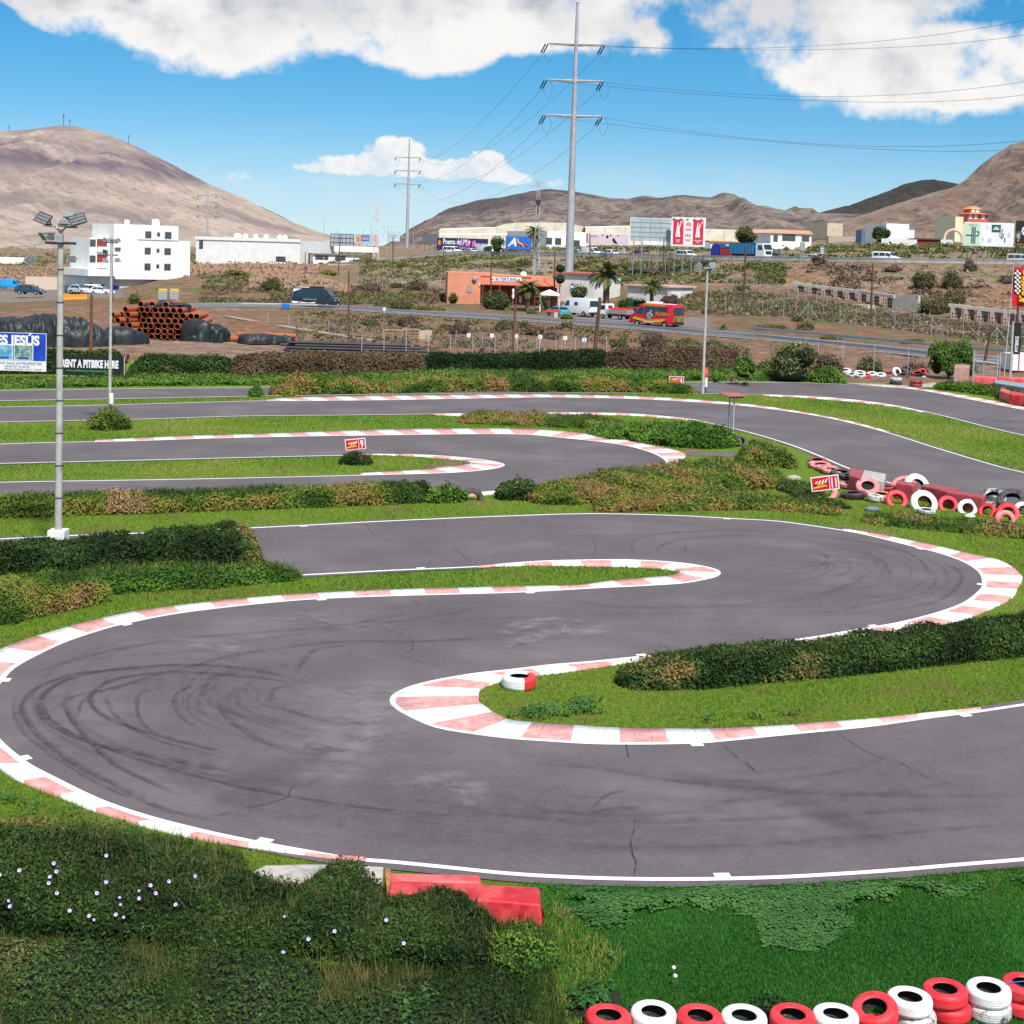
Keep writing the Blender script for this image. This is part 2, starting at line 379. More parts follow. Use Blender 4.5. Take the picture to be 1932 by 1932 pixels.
def ubox(u0, u1): return ray(u0, 560).x/ray(u0, 560).y, ray(u1, 560).x/ray(u1, 560).y
def sm(x, a, b_): t_ = np.clip((x-a)/(b_-a), 0, 1); return t_*t_*(3-2*t_)
lawn_end = 122+4*(vn(XX*.2, YY*.2, 3, 4)-.5)
addattr(ground, 'lawn', 1-sm(YY, lawn_end-1.5, lawn_end+1.5))
scrub = np.zeros_like(XX)
scrub = np.where(YY < LY[2], sm(YY, 160, 185)*.9*sm(sF, *ubox(400, 600)), scrub)
scrub = np.where((YY > LY[3]) & (YY < LY[4]), .85, scrub); scrub = np.where((YY >= LY[4]) & (YY < LY[6]), .95, scrub)
scrub = np.where((YY > LY[7]), .8, scrub)
right = sm(sF, *ubox(1440, 1520)); band = sm(YY, 0, 1)*((YY > LY[5]+2) & (YY < LY[6]-9))
scrub = scrub*(1-.75*right*band)
addattr(ground, 'scrub', scrub)
redn = np.clip(.5+right*band*.9+(1-sm(sF, *ubox(620, 720)))*(YY > LY[3])*.95, 0, 1)
addattr(ground, 'redness', redn)
pl = np.where((YY > LY[5]) & (YY < LY[6]), .35, 0)+np.where((YY > LY[5]+10) & (YY < LY[6]), .5, 0)*sm(sF, *ubox(700, 800))*(1-sm(sF, *ubox(1060, 1150)))+np.where(YY > LY[7], .5, 0)+np.where((YY > 128) & (YY < 165), .45, 0)*(1-sm(sF, *ubox(500, 560)))
addattr(ground, 'pale', np.clip(pl, 0, 1))
pv = ((YY > LY[3]-1) & (YY < LY[4]-1))*sm(sF, *ubox(1040, 1065))*(1-sm(sF, *ubox(1330, 1350)))
pv = np.maximum(pv, ((YY > LY[4]) & (YY < LY[5]+6))*(1-sm(sF, *ubox(215, 250)))*.8)
addattr(ground, 'paved', pv)

# ---------------------------------------------------------------- mountains
def mountain(name, ridge, D, front, back, mt, amp, seed, z0=-12, nu=640):
    us = np.linspace(ridge[0][0], ridge[-1][0], nu); vs = np.interp(us, [r[0] for r in ridge], [r[1] for r in ridge])
    ker = np.ones(7)/7; vs2 = np.convolve(np.pad(vs, 3, 'edge'), ker, 'valid'); vs = .5*vs+.5*vs2
    R = np.array([P(u, v, D) for u, v in zip(us, vs)]); n1, n2 = 230, 24
    tt = np.r_[np.linspace(0, 1, n1), 1+np.linspace(0, 1, n2)[1:]]
    Yg = np.where(tt[:, None] <= 1, D-front*(1-tt[:, None]), D+back*(tt[:, None]-1)); Yg = np.repeat(Yg, nu, 1)
    Xg = R[:, 0][None, :]/D*(D*.75+Yg*.25); tf = np.where(tt <= 1, tt, 2-tt)[:, None]
    prof = np.where(tt[:, None] <= 1, .35*tf+.65*tf**1.7, tf**1.1)
    H = R[:, 2][None, :]-z0
    wx = Xg/front*2.2; wy = Yg/front*.75
    q = vn(wx*1.6+vn(wx*2, wy*3, 3, seed)*.8, wy*1.4, 6, seed); rg = 1-np.abs(2*q-1)
    q2 = vn(wx*7, wy*2.4, 5, seed+3); rg2 = 1-np.abs(2*q2-1)
    fade = np.minimum(1, np.minimum(tf*5, np.abs(1-tt[:, None])*7+.0)); fade = np.where(tt[:, None] > 1, fade*.3, fade)
    Z = z0+H*prof+fade*H*amp*((rg-.6)*1.0+(rg2-.6)*.75+((1-np.abs(2*vn(wx*19, wy*7, 4, seed+8)-1))-.6)*.28)+(vn(wx*30, wy*20, 3, seed)-.5)*H*.02
    Vv = np.stack([Xg, Yg, Z], -1).reshape(-1, 3); r_, c_ = Xg.shape
    i0 = (np.arange(r_-1)[:, None]*c_+np.arange(c_-1)[None, :]).ravel()
    o = npmesh(name, Vv, np.stack([i0, i0+1, i0+c_+1, i0+c_], 1), mt, smooth=True)
    rv = np.clip(((.5-rg2)*2.2+(.45-rg)*.9)+.35, 0, 1)*np.clip(tf*4, 0, 1)*np.clip(np.abs(1-tt[:, None])*6+.25, 0, 1); addattr(o, 'ravine', rv)
    return tag(o, kind='structure')
def hillmat(name, base, bush, scale, lo, hi, tone, shade, shc):
    m = bpy.data.materials.new(name); m.use_nodes = True; t = NT(m.node_tree); b = t.n['Principled BSDF']; b.inputs['Roughness'].default_value = 1; b.inputs['Specular IOR Level'].default_value = 0
    co = t.new('ShaderNodeNewGeometry').outputs['Position']
    c_ = t.mix(t.ss(t.noise(co, scale*.12, 6, .6), .35, .65), base, tone)
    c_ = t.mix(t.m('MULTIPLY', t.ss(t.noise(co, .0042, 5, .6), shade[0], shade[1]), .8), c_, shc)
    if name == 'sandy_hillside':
        z_ = t.new('ShaderNodeSeparateXYZ', {0: co}).outputs[2]; c_ = t.mix(t.m('MULTIPLY', t.m('MULTIPLY', t.ss(z_, 84, 108), t.ss(z_, 158, 128)), t.ss(t.noise(co, .006, 7, .65), .34, .56, 0, .95)), c_, (.17, .13, .17))  # cloud shadow below the west summit, painted into the hill colour as a purple-grey band
    c_ = t.mix(t.m('MULTIPLY', t.new('ShaderNodeAttribute', attribute_name='ravine').outputs['Fac'], t.ss(t.noise(co, scale*.5, 7, .7), .3, .55, .35, .95)), c_, tuple(q*1.1 for q in bush))
    c_ = t.mix(t.m('MULTIPLY', t.ss(t.noise(co, scale, 9, .74), lo, hi), .8 if name != 'sandy_hillside' else .65), c_, bush)
    t.l.new(c_, b.inputs['Base Color'])
    bn = t.new('ShaderNodeBump', {'Height': t.noise(co, scale*.35, 12, .80), 'Strength': 1.0, 'Distance': 9.0 if name == 'sandy_hillside' else 15.0}); t.l.new(bn.outputs[0], b.inputs['Normal'])
    return m
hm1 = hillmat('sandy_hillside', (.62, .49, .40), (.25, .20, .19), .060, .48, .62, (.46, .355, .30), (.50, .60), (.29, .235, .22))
hm2 = hillmat('grey_brown_hillside', (.26, .20, .20), (.095, .09, .075), .050, .46, .60, (.42, .33, .27), (.50, .60), (.14, .11, .125))
hm3 = hillmat('dark_hillside', (.10, .082, .078), (.050, .052, .044), .03, .45, .62, (.085, .075, .07), (.50, .62), (.06, .055, .05))
hm4 = hillmat('brown_rocky_hillside', (.38, .25, .20), (.15, .135, .10), .055, .48, .62, (.44, .34, .27), (.50, .60), (.20, .13, .125))
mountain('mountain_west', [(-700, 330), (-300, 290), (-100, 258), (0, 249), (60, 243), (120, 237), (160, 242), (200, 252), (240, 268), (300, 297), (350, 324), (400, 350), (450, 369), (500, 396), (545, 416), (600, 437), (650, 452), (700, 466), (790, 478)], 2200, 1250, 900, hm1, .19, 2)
mountain('mountain_saddle', [(420, 420), (470, 385), (495, 390), (520, 402), (550, 418), (600, 445), (640, 470)], 3200, 700, 500, hm2, .08, 9)
mountain('mountain_middle', [(740, 462), (775, 436), (800, 420), (850, 392), (900, 378), (950, 371), (1000, 361), (1040, 356), (1090, 362), (1150, 373), (1185, 375), (1215, 368), (1245, 373), (1290, 367), (1340, 373), (1365, 362), (1385, 366), (1400, 378), (1440, 392), (1480, 399), (1500, 388), (1520, 400), (1560, 402), (1640, 405), (1760, 430), (1900, 470)], 2500, 1200, 900, hm2, .19, 5)
mountain('mountain_behind', [(1400, 430), (1530, 405), (1600, 388), (1660, 366), (1710, 346), (1760, 338), (1800, 346), (1860, 350), (2000, 380), (2300, 420)], 3800, 1200, 900, hm3, .10, 7)
mountain('mountain_east', [(1470, 455), (1560, 428), (1620, 408), (1680, 388), (1740, 370), (1800, 352), (1830, 334), (1850, 312), (1880, 290), (1905, 274), (1932, 266), (2000, 236), (2100, 205), (2400, 230), (2700, 330)], 1900, 880, 900, hm4, .22, 13)

# ---------------------------------------------------------------- circuit
U2 = lambda lst: [G2(u, v) for u, v in lst]
E1 = [(3000, 1480), (2600, 1537), (2250, 1585), (2080, 1606), (1932, 1620.5), (1816, 1630), (1666, 1642.5), (1516, 1652), (1416, 1656), (1316, 1658), (1216, 1658), (1091, 1655), (966, 1648), (850, 1636.5), (750, 1626.5), (660, 1619), (575, 1605), (500, 1591.5), (425, 1576.5), (350, 1559), (275, 1539), (190, 1509.5), (100, 1466), (50, 1438.5), (0, 1396), (-14, 1368), (-20, 1340), (-12, 1310), (10, 1281), (30, 1261), (75, 1236), (130, 1211), (200, 1188), (245, 1177), (320, 1162), (400, 1151), (500, 1140), (600, 1132), (750, 1126), (966, 1120), (1116, 1112), (1216, 1107), (1286, 1102.5), (1326, 1096), (1351, 1090), (1360, 1082.5), (1351, 1075), (1316, 1067), (1266, 1061), (1206, 1057.5), (1156, 1056.5), (1041, 1058.5), (966, 1063), (890, 1070), (750, 1076), (625, 1082.5), (505, 1088.5), (250, 1101), (0, 1112), (-300, 1128)]
E2 = [(3000, 1185), (2600, 1240), (2250, 1289), (2080, 1312), (1932, 1333.5), (1841, 1347), (1766, 1356), (1641, 1373.5), (1491, 1388.5), (1366, 1401), (1316, 1405), (1216, 1407), (1116, 1406), (1016, 1400), (966, 1396.5), (900, 1388.5), (825, 1376), (775, 1356), (745, 1338.5), (735, 1326), (742, 1311), (775, 1296), (825, 1283.5), (900, 1271), (966, 1264), (1041, 1255), (1116, 1249), (1216, 1238.5), (1316, 1229.5), (1416, 1220), (1491, 1209), (1551, 1200), (1616, 1188.5), (1691, 1176), (1766, 1157), (1816, 1138.5), (1846, 1116), (1853, 1102), (1846, 1081), (1816, 1061), (1766, 1043.5), (1716, 1031), (1666, 1018.5), (1616, 1007), (1541, 995), (1466, 985), (1391, 980.5), (1266, 974), (1116, 971), (966, 975), (750, 984), (575, 993), (400, 1001.5), (300, 1006.5), (120, 1013), (0, 1019), (-300, 1035)]
B1 = [(-300, 855), (0, 839), (250, 833), (450, 826.5), (750, 821.5), (966, 820), (1066, 827.5), (1166, 839), (1226, 854), (1256, 871.5), (1246, 884), (1206, 899), (1166, 904), (1116, 911.5), (1041, 918), (966, 924), (900, 930), (825, 938), (750, 943), (600, 950), (300, 957), (0, 966), (-300, 978)]
B2 = [(-300, 884), (0, 875), (250, 869), (450, 864), (625, 860), (750, 858), (825, 860), (900, 866.5), (940, 873), (952, 879), (925, 886.5), (850, 893), (700, 897.5), (500, 902.5), (300, 906.5), (0, 911.5), (-300, 920)]
C1 = [(-300, 777), (0, 769), (200, 765), (475, 757.5), (575, 757), (750, 755), (966, 751), (1066, 750.5), (1216, 754), (1366, 763), (1466, 774), (1566, 790), (1666, 815), (1766, 846.5), (1866, 876.5), (1932, 893), (2050, 918), (2200, 945), (2500, 1000)]
C2 = [(-300, 803), (0, 796.5), (250, 791.5), (450, 785.5), (650, 783.5), (875, 780.5), (966, 779), (1166, 780), (1286, 789), (1341, 799), (1416, 816.5), (1491, 839), (1546, 860), (1600, 883), (1689, 914), (1800, 938), (1932, 962), (2050, 985), (2200, 1010), (2500, 1060)]
D1 = [(-300, 742), (0, 737.5), (260, 734), (515, 731), (750, 727), (996, 724), (1291, 722), (1441, 721.5), (1516, 723), (1591, 725.5), (1716, 734), (1816, 751.5), (1932, 774), (2060, 798), (2200, 822), (2500, 870)]
D2 = [(-300, 762), (0, 756.5), (200, 753), (470, 748), (750, 744), (1000, 742), (1200, 742), (1331, 743), (1391, 744), (1466, 745.5), (1566, 750.5), (1666, 761.5), (1766, 781.5), (1866, 806.5), (1932, 821.5), (2060, 848), (2200, 872), (2500, 922)]
lanes = {}
ASPH = []   # every asphalt polygon, widened, for keeping grass off it
m = bpy.data.materials.new('asphalt'); m.use_nodes = True; t = NT(m.node_tree); b = t.n['Principled BSDF']; b.inputs['Roughness'].default_value = .82; b.inputs['Specular IOR Level'].default_value = .25
co = t.new('ShaderNodeNewGeometry').outputs['Position']
c_ = t.ramp(t.noise(co, .22, 8, .62), [(.30, (.080, .063, .069)), (.5, (.108, .087, .094)), (.70, (.160, .133, .139))])
st = t.noise(t.new('ShaderNodeVectorMath', {0: co, 1: (.25, 1.6, 1)}, operation='MULTIPLY').outputs[0], 1.1, 7, .65)
c_ = t.mix(t.ss(st, .45, .75, 0, .45), c_, (.070, .064, .068))
c_ = t.mix(t.ss(t.noise(co, .7, 6, .6), .58, .75, 0, .35), c_, (.17, .155, .15))
c_ = t.mix(t.ss(t.noise(co, 13, 5, .8), .35, .65, 0, .30), c_, (.20, .175, .18))
sp_ = t.noise(co, 75, 3, .8)
c_ = t.mix(t.ss(sp_, .60, .78, 0, .7), c_, (.26, .25, .25)); c_ = t.mix(t.ss(sp_, .40, .24, 0, .6), c_, (.045, .042, .045))
t.l.new(c_, b.inputs['Base Color'])
bn = t.new('ShaderNodeBump', {'Height': t.noise(co, 60, 4, .7), 'Strength': .35, 'Distance': .01}); t.l.new(bn.outputs[0], b.inputs['Normal'])
MATS['asphalt'] = m
white = mat('white_line_paint', (.80, .80, .78), .6, (.66, .65, .62), 9, lo=.5, hi=.72)
ZA = .02
def strip(name, p, w0, w1, z, m_, parent, sgn, zo=None, seg=None):
    """flat ribbon beside polyline p, from offset w0 to w1 on side sgn"""
    n_ = normals2(p)*sgn; a = p+n_*w0; b_ = p+n_*w1; k = len(p)
    V_ = np.r_[np.c_[a, np.full(k, z)], np.c_[b_, np.full(k, z if zo is None else zo)]]
    i = np.arange(k-1); return npmesh(name, V_, np.stack([i, i+1, i+1+k, i+k], 1), m_, parent)
def lane(name, e1, e2):
    p1 = smoothline(U2(e1)); p2 = smoothline(U2(e2)); poly = np.r_[p1, p2[::-1]]
    tri = geometry.tessellate_polygon([[Vector((x, y, 0)) for x, y in poly]])
    o = npmesh(name, np.c_[poly, np.full(len(poly), ZA)], np.array(tri), MATS['asphalt']); tag(o, kind='structure')
    sg = []
    for p in (p1, p2):
        n_ = normals2(p); k = len(p)//2; q = p[k]+n_[k]*.3; sg.append(-1 if pip(poly, np.array([q[0]]), np.array([q[1]]))[0] else 1)
    for p, s_ in zip((p1, p2), sg):
        strip('asphalt_edge', p, 0, .34, ZA-.0005, MATS['asphalt'], o, s_)
        strip('edge_line', p, 0, .13, ZA+.006, white, o, s_)
    wide = np.r_[p1+normals2(p1)*sg[0]*.30, (p2+normals2(p2)*sg[1]*.30)[::-1]]; ASPH.append(wide)
    lanes[name] = (p1, p2, sg, o, poly); return o
main = lane('main', E1, E2); trB = lane('middle', B1, B2); trC = lane('upper', C1, C2); trD = lane('far', D1, D2)
for o_ in (main, trB, trC, trD): o_.name = 'race_track'
m = bpy.data.materials.new('kerb_paint'); m.use_nodes = True; t = NT(m.node_tree); b = t.n['Principled BSDF']; b.inputs['Roughness'].default_value = .7
co = t.new('ShaderNodeNewGeometry').outputs['Position']
al = t.new('ShaderNodeAttribute', attribute_name='along').outputs['Fac']
al = t.m('ADD', al, t.m('MULTIPLY', t.m('SUBTRACT', t.noise(co, 4, 3), .5), .05))
fr = t.m('FRACT', t.m('MULTIPLY', al, .5)); isr = t.m('LESS_THAN', fr, .5)
nz = t.noise(co, 3.5, 7, .7)
pk = t.mix(t.ss(nz, .35, .68), (.60, .235, .215), (.72, .40, .37)); wh = t.mix(t.ss(nz, .42, .72), (.80, .79, .76), (.62, .60, .56))
kc = t.mix(isr, wh, pk)
jt = t.m('ABSOLUTE', t.m('SUBTRACT', t.m('FRACT', t.m('MULTIPLY', al, 3.0)), .5))
kc = t.mix(t.m('MULTIPLY', t.ss(t.noise(co, 16, 6, .75), .56, .70), .8), kc, (.17, .14, .12))
kc = t.mix(t.m('MULTIPLY', t.ss(t.noise(t.new('ShaderNodeVectorMath', {0: co, 1: (1, 3, 1)}, operation='MULTIPLY').outputs[0], 3.2, 8, .75), .60, .66), .6), kc, (.14, .12, .11))
kc = t.mix(t.m('MULTIPLY', t.m('MULTIPLY', t.ss(jt, .455, .49), t.ss(t.noise(co, 2.5, 4, .6), .44, .56)), .7), kc, (.13, .11, .10)); t.l.new(kc, b.inputs['Base Color'])
bn = t.new('ShaderNodeBump', {'Height': t.noise(co, 22, 5, .7), 'Strength': .5, 'Distance': .015}); t.l.new(bn.outputs[0], b.inputs['Normal'])
MATS['kerb'] = m
KERBS = []
def kerb(ln, side, outer, phase=0.0, rise=.05):
    p1, p2, sg, o, _ = lanes[ln]; p = (p1, p2)[side]; s_ = sg[side]
    q = smoothline(U2(outer), .12); L_ = lambda a, c: int(np.argmin(np.hypot(*(a-c).T)))
    i0, i1 = L_(p, q[0]), L_(p, q[-1])
    if i0 > i1: i0, i1 = i1, i0; q = q[::-1]
    a = p[i0:i1+1]; a = a+normals2(p)[i0:i1+1]*s_*.125
    a = smoothline(a, .12) if len(a) > 3 else a
    Lq = np.r_[0, np.cumsum(np.hypot(*np.diff(q, axis=0).T))]; La = np.r_[0, np.cumsum(np.hypot(*np.diff(a, axis=0).T))]
    near = np.array([Lq[L_(q, c)] for c in a]); near[0] = 0; near[-1] = Lq[-1]; near = np.maximum.accumulate(near)
    k_ = 15; near = np.convolve(np.pad(near, k_//2, 'edge'), np.ones(k_)/k_, 'valid'); near[0] = 0; near[-1] = Lq[-1]
    bq = np.c_[np.interp(near, Lq, q[:, 0]), np.interp(near, Lq, q[:, 1])]
    w_ = np.hypot(*(bq-a).T); edge = (vn(La*3, La*0, 4, 2)-.5)*.10*np.clip(w_, 0, 1)
    d_ = (bq-a)/(w_[:, None]+1e-6); bq = bq+d_*edge[:, None]
    n = len(a); cols = [(0, ZA+.004), (.5, ZA+.012), (1, ZA+.008+0)]
    rows = []
    for f_, z_ in ((0, .024), (.08, .034), (.5, .034+rise*.4), (1, .034+rise), (1.0, -.01)):
        zz = np.full(n, z_); rows.append(np.c_[a*(1-f_)+bq*f_, zz])
    V_ = np.concatenate(rows); i = np.arange(n-1); F_ = np.concatenate([np.stack([i+r*n, i+1+r*n, i+1+(r+1)*n, i+(r+1)*n], 1) for r in range(4)])
    kb = npmesh('kerb', V_, F_, MATS['kerb'], o); addattr(kb, 'along', np.tile(La+phase, 5)); KERBS.append(np.r_[a, bq[::-1]])
    if len(KERBS) < 4:
        pass
kerb('main', 0, [(690, 1625), (625, 1622), (550, 1613), (460, 1600), (400, 1590), (350, 1580), (280, 1563), (240, 1551), (175, 1531), (140, 1516), (85, 1495), (40, 1477.5), (0, 1451), (-40, 1415), (-75, 1375), (-88, 1340), (-80, 1305), (-55, 1270), (-20, 1243), (0, 1231), (40, 1215), (100, 1196), (150, 1182), (200, 1170), (260, 1158), (320, 1149.5), (390, 1141), (450, 1135), (515, 1129), (580, 1125), (650, 1121), (750, 1117), (850, 1114), (960, 1111.5), (1031, 1110), (1096, 1108.5), (1146, 1101), (1216, 1095), (1266, 1090), (1283, 1083.5), (1276, 1078), (1246, 1073.5), (1186, 1070), (1116, 1069), (1041, 1067.5), (966, 1068.5), (900, 1072.5)], 0)
kerb('main', 1, [(1850, 1341), (1756, 1350.5), (1641, 1362.5), (1541, 1370), (1466, 1376), (1366, 1381), (1266, 1382), (1166, 1380), (1091, 1376), (1016, 1371), (966, 1366), (946, 1358), (925, 1348), (912, 1337), (903, 1325), (903, 1311), (915, 1298), (938, 1289), (966, 1281), (1041, 1272), (1116, 1262), (1191, 1250), (1266, 1240), (1330, 1230.5)], .3)
kerb('main', 1, [(1440, 1220), (1491, 1218), (1556, 1211), (1616, 1205), (1691, 1195), (1746, 1185), (1816, 1171), (1861, 1153.5), (1906, 1131), (1921, 1111), (1927, 1093.5), (1916, 1078.5), (1881, 1060), (1816, 1046), (1766, 1033.5), (1716, 1023.5), (1666, 1013.5), (1621, 1006), (1590, 1001)], .6)
kerb('middle', 0, [(180, 833), (350, 825.5), (500, 821), (650, 815.5), (800, 811.5), (966, 811), (1041, 814.5), (1141, 825), (1216, 840), (1276, 853), (1293, 861.5), (1276, 876.5), (1256, 886.5), (1215, 899), (1170, 907), (1116, 915), (1041, 921), (960, 929), (880, 939), (830, 943)], 0)
kerb('middle', 1, [(680, 859), (760, 860.5), (815, 864), (870, 869), (885, 873.5), (890, 876.5), (880, 879.5), (850, 882.5), (800, 889), (740, 892.5), (680, 896)], .2)
kerb('upper', 0, [(500, 756), (575, 751), (750, 748), (966, 745.5), (1066, 746), (1216, 750), (1316, 756), (1416, 765), (1500, 777), (1600, 796), (1680, 817)], 0, .04)
kerb('upper', 1, [(820, 784), (880, 785), (966, 782.5), (1100, 782.5), (1200, 785), (1270, 790.5), (1300, 794)], 0, .04)
kerb('far', 0, [(1640, 728), (1716, 733), (1816, 747), (1932, 770.5), (2060, 796), (2150, 814)], 0, .04)
kerb('far', 1, [(1440, 747), (1510, 750.5), (1566, 755), (1640, 762), (1690, 769), (1740, 779)], .4, .04)

# tyre marks, cracks and stains lying on the asphalt
def stain(name, c, alpha, sc=6.0, lo=.3, hi=.7, edge=True):
    m = bpy.data.materials.new(name); m.use_nodes = True; t = NT(m.node_tree); b = t.n['Principled BSDF']; b.inputs['Base Color'].default_value = c+(1,); b.inputs['Roughness'].default_value = .7
    co = t.new('ShaderNodeNewGeometry').outputs['Position']
    f = t.m('MULTIPLY', t.ss(t.noise(co, sc, 6, .65), lo, hi), alpha)
    if edge: f = t.m('MULTIPLY', f, t.new('ShaderNodeAttribute', attribute_name='fade').outputs['Fac'])
    tr = t.new('ShaderNodeBsdfTransparent'); mx = t.new('ShaderNodeMixShader', {0: f, 1: tr.outputs[0], 2: b.outputs[0]})
    t.l.new(mx.outputs[0], t.n['Material Output'].inputs[0]); return m
rub = stain('tyre_rubber', (.026, .023, .027), .31, 2.6, .22, .66); crk = stain('dark_crack', (.020, .018, .020), .75, 3.5, .36, .56); dust = stain('dry_dust', (.33, .31, .31), .42, 1.6, .35, .68); dark = stain('old_tar', (.035, .031, .035), .45, 1.1, .2, .6)  # the crack material is a plain near-black line colour
zst = [ZA+.008]
def band(name, px, wd, mt, base, fade=1.0, jit=0.0, ln='main'):
    p = smoothline([G2(*q) for q in px], .15); n_ = normals2(p); k = len(p); zst[0] += .00025
    if jit:
        j = (vn(np.arange(k)*.35, np.full(k, zst[0]*9000), 3)-.5)*jit*2; p = p+n_*j[:, None]
    tt_ = np.linspace(0, 1, k); fd = np.clip(np.minimum(tt_, 1-tt_)*6, 0, 1)*fade
    rows = [p-n_*wd/2, p-n_*wd*.2, p+n_*wd*.2, p+n_*wd/2]; V_ = np.concatenate([np.c_[r, np.full(k, zst[0])] for r in rows])
    i = np.arange(k-1); F_ = np.concatenate([np.stack([i+r*k, i+1+r*k, i+1+(r+1)*k, i+(r+1)*k], 1) for r in range(3)])
    o = npmesh(name, V_, F_, mt, lanes[ln][3]); o.visible_shadow = True
    addattr(o, 'fade', np.concatenate([fd*0, fd, fd, fd*0] if mt is not crk else [fd, fd, fd, fd]))
def zl(u0, v0, lst): return [(u0+x/2, v0+y/2) for x, y in lst]
SK = [zl(0, 981, l) for l in [
 [(1200, 630), (1000, 575), (750, 550), (500, 560), (300, 590), (190, 640), (150, 700), (180, 760), (280, 820), (450, 870), (650, 910), (900, 960), (1100, 990)],
 [(1170, 625), (900, 590), (650, 578), (450, 600), (370, 635), (340, 680), (370, 730), (450, 770), (560, 805), (700, 845), (850, 880), (1030, 905)],
 [(700, 560), (350, 575), (200, 610), (110, 660), (85, 720), (130, 800), (220, 880), (330, 950), (450, 1010), (560, 1070), (700, 1130)],
 [(900, 510), (700, 560), (550, 600), (420, 640), (280, 670), (180, 730)],
 [(240, 680), (260, 740), (330, 830), (380, 880), (440, 930), (560, 990), (700, 1050)],
 [(640, 640), (540, 650), (515, 690), (530, 760), (580, 810)], [(820, 620), (700, 640), (660, 680), (680, 740), (760, 800)],
 [(1350, 470), (1200, 490), (1140, 540), (1110, 590)], [(820, 670), (850, 740), (920, 800), (1000, 840), (1150, 900)],
 [(290, 750), (310, 690), (380, 650), (500, 620), (640, 600)], [(80, 600), (250, 540), (450, 490), (700, 450), (1000, 425), (1300, 400), (1600, 340)],
 [(1900, 440), (1600, 460), (1300, 462), (1100, 480), (900, 510), (760, 540)], [(60, 660), (60, 740), (120, 830), (260, 930), (420, 1020), (640, 1100), (900, 1160)],
 [(210, 660), (170, 720), (220, 780), (360, 850), (600, 930), (900, 1010), (1300, 1080), (1700, 1120), (1930, 1130)],
 [(400, 660), (420, 720), (500, 790), (640, 850), (860, 900)], [(170, 560), (400, 520), (700, 500), (1000, 450), (1400, 400), (1900, 330)]]]
SK += [zl(966, 981, l) for l in [
 [(560, 140), (550, 110), (600, 85), (720, 68), (900, 62), (1080, 80), (1230, 105), (1360, 135), (1410, 170), (1415, 205)],
 [(450, 130), (460, 80), (560, 55), (700, 45), (850, 38), (1050, 50), (1250, 75), (1430, 105), (1520, 140), (1560, 180), (1550, 220)],
 [(1150, 120), (1190, 140), (1170, 170), (1080, 180)], [(600, 330), (900, 320), (1100, 300), (1250, 260), (1330, 210), (1350, 180)],
 [(1000, 370), (1200, 350), (1400, 310), (1550, 280), (1600, 230), (1560, 170)], [(1600, 150), (1690, 200), (1680, 250), (1600, 310), (1400, 350)],
 [(0, 60), (300, 62), (600, 50), (900, 30)], [(700, 300), (900, 270), (1150, 275), (1290, 240)], [(100, 280), (400, 330), (800, 330), (1200, 330)]]]
SK += [zl(966, 1434, l) for l in [[(290, 205), (380, 190), (490, 185)], [(300, 190), (340, 150), (380, 130), (445, 120)], [(0, 10), (300, 35), (600, 80), (900, 110), (1300, 135), (1932, 140)], [(0, 300), (400, 330), (900, 325), (1500, 280), (1932, 240)], [(-300, 180), (200, 230), (800, 230), (1932, 170)]]]
wid = [.42, .34, .34, .22, .26, .22, .26, .3, .35, .22, .4, .45, .28, .26, .2, .4, .24, .24, .3, .4, .36, .4, .4, .3, .5, .24, .2, .5, .4, .6]
fdl = [1, 1, .9, .8, .9, .7, .6, .6, .6, .8, .6, .6, .7, .8, .6, .4, .9, .8, .7, .4, .4, .6, .4, .4, .4, .9, .8, .45, .35, .35]
for i, l in enumerate(SK): (band('tyre_mark', l, wid[i]*.62, rub, 0, fdl[i]), band('tyre_mark', [(u_*1.0+(2.5 if i % 2 else -2.5), v_+2.6) for u_, v_ in l], wid[i]*.3, rub, 0, fdl[i]*.7, .05))
for k in range(10):   # the paler pairs that follow the racing line
    o_ = 8+k*11; band('tyre_mark', [(1900, 1480+o_*.9), (1400, 1500+o_), (1000, 1500+o_), (700, 1480+o_*.9), (400, 1420+o_*.8), (220, 1370+o_*.4)], .35+.2*random.random(), rub, 0, .16+.16*random.random(), .15)
band('tar_patch', zl(0, 1434, [(820, 230), (960, 110), (1120, 20), (1280, -60)]), 1.3, dark, 0, .3)
band('tar_patch', zl(966, 1434, [(560, 60), (1000, 130), (1250, 240), (1480, 320)]), .9, dark, 0, .35)
for l in [[(445, 210), (465, 240), (455, 290), (450, 340), (465, 400), (455, 460)], [(870, 0), (920, 50), (940, 60)], [(1440, 0), (1550, 65), (1700, 110)], [(1475, 375), (1550, 430)]]: band('crack', zl(966, 1434, l), .022, crk, 0, 1, .05)
band('crack', zl(0, 1434, [(1225, 60), (1170, 90), (1100, 110), (1080, 150), (980, 180), (860, 205), (740, 240)]), .022, crk, 0, 1, .05)
band('crack', zl(0, 1434, [(1090, 160), (1300, 190), (1600, 225), (1932, 250)]), .02, crk, 0, .7, .05)
for l in [[(300, 60), (315, 90), (310, 150)], [(790, 850), (860, 910), (940, 980)], [(1220, 805), (1340, 880), (1480, 940)], [(430, 850), (440, 910)], [(650, 95), (660, 130)], [(540, 460), (610, 500)], [(1140, 270), (1280, 290), (1500, 292)]]: band('crack', zl(966, 981, l), .022, crk, 0, .9, .05)
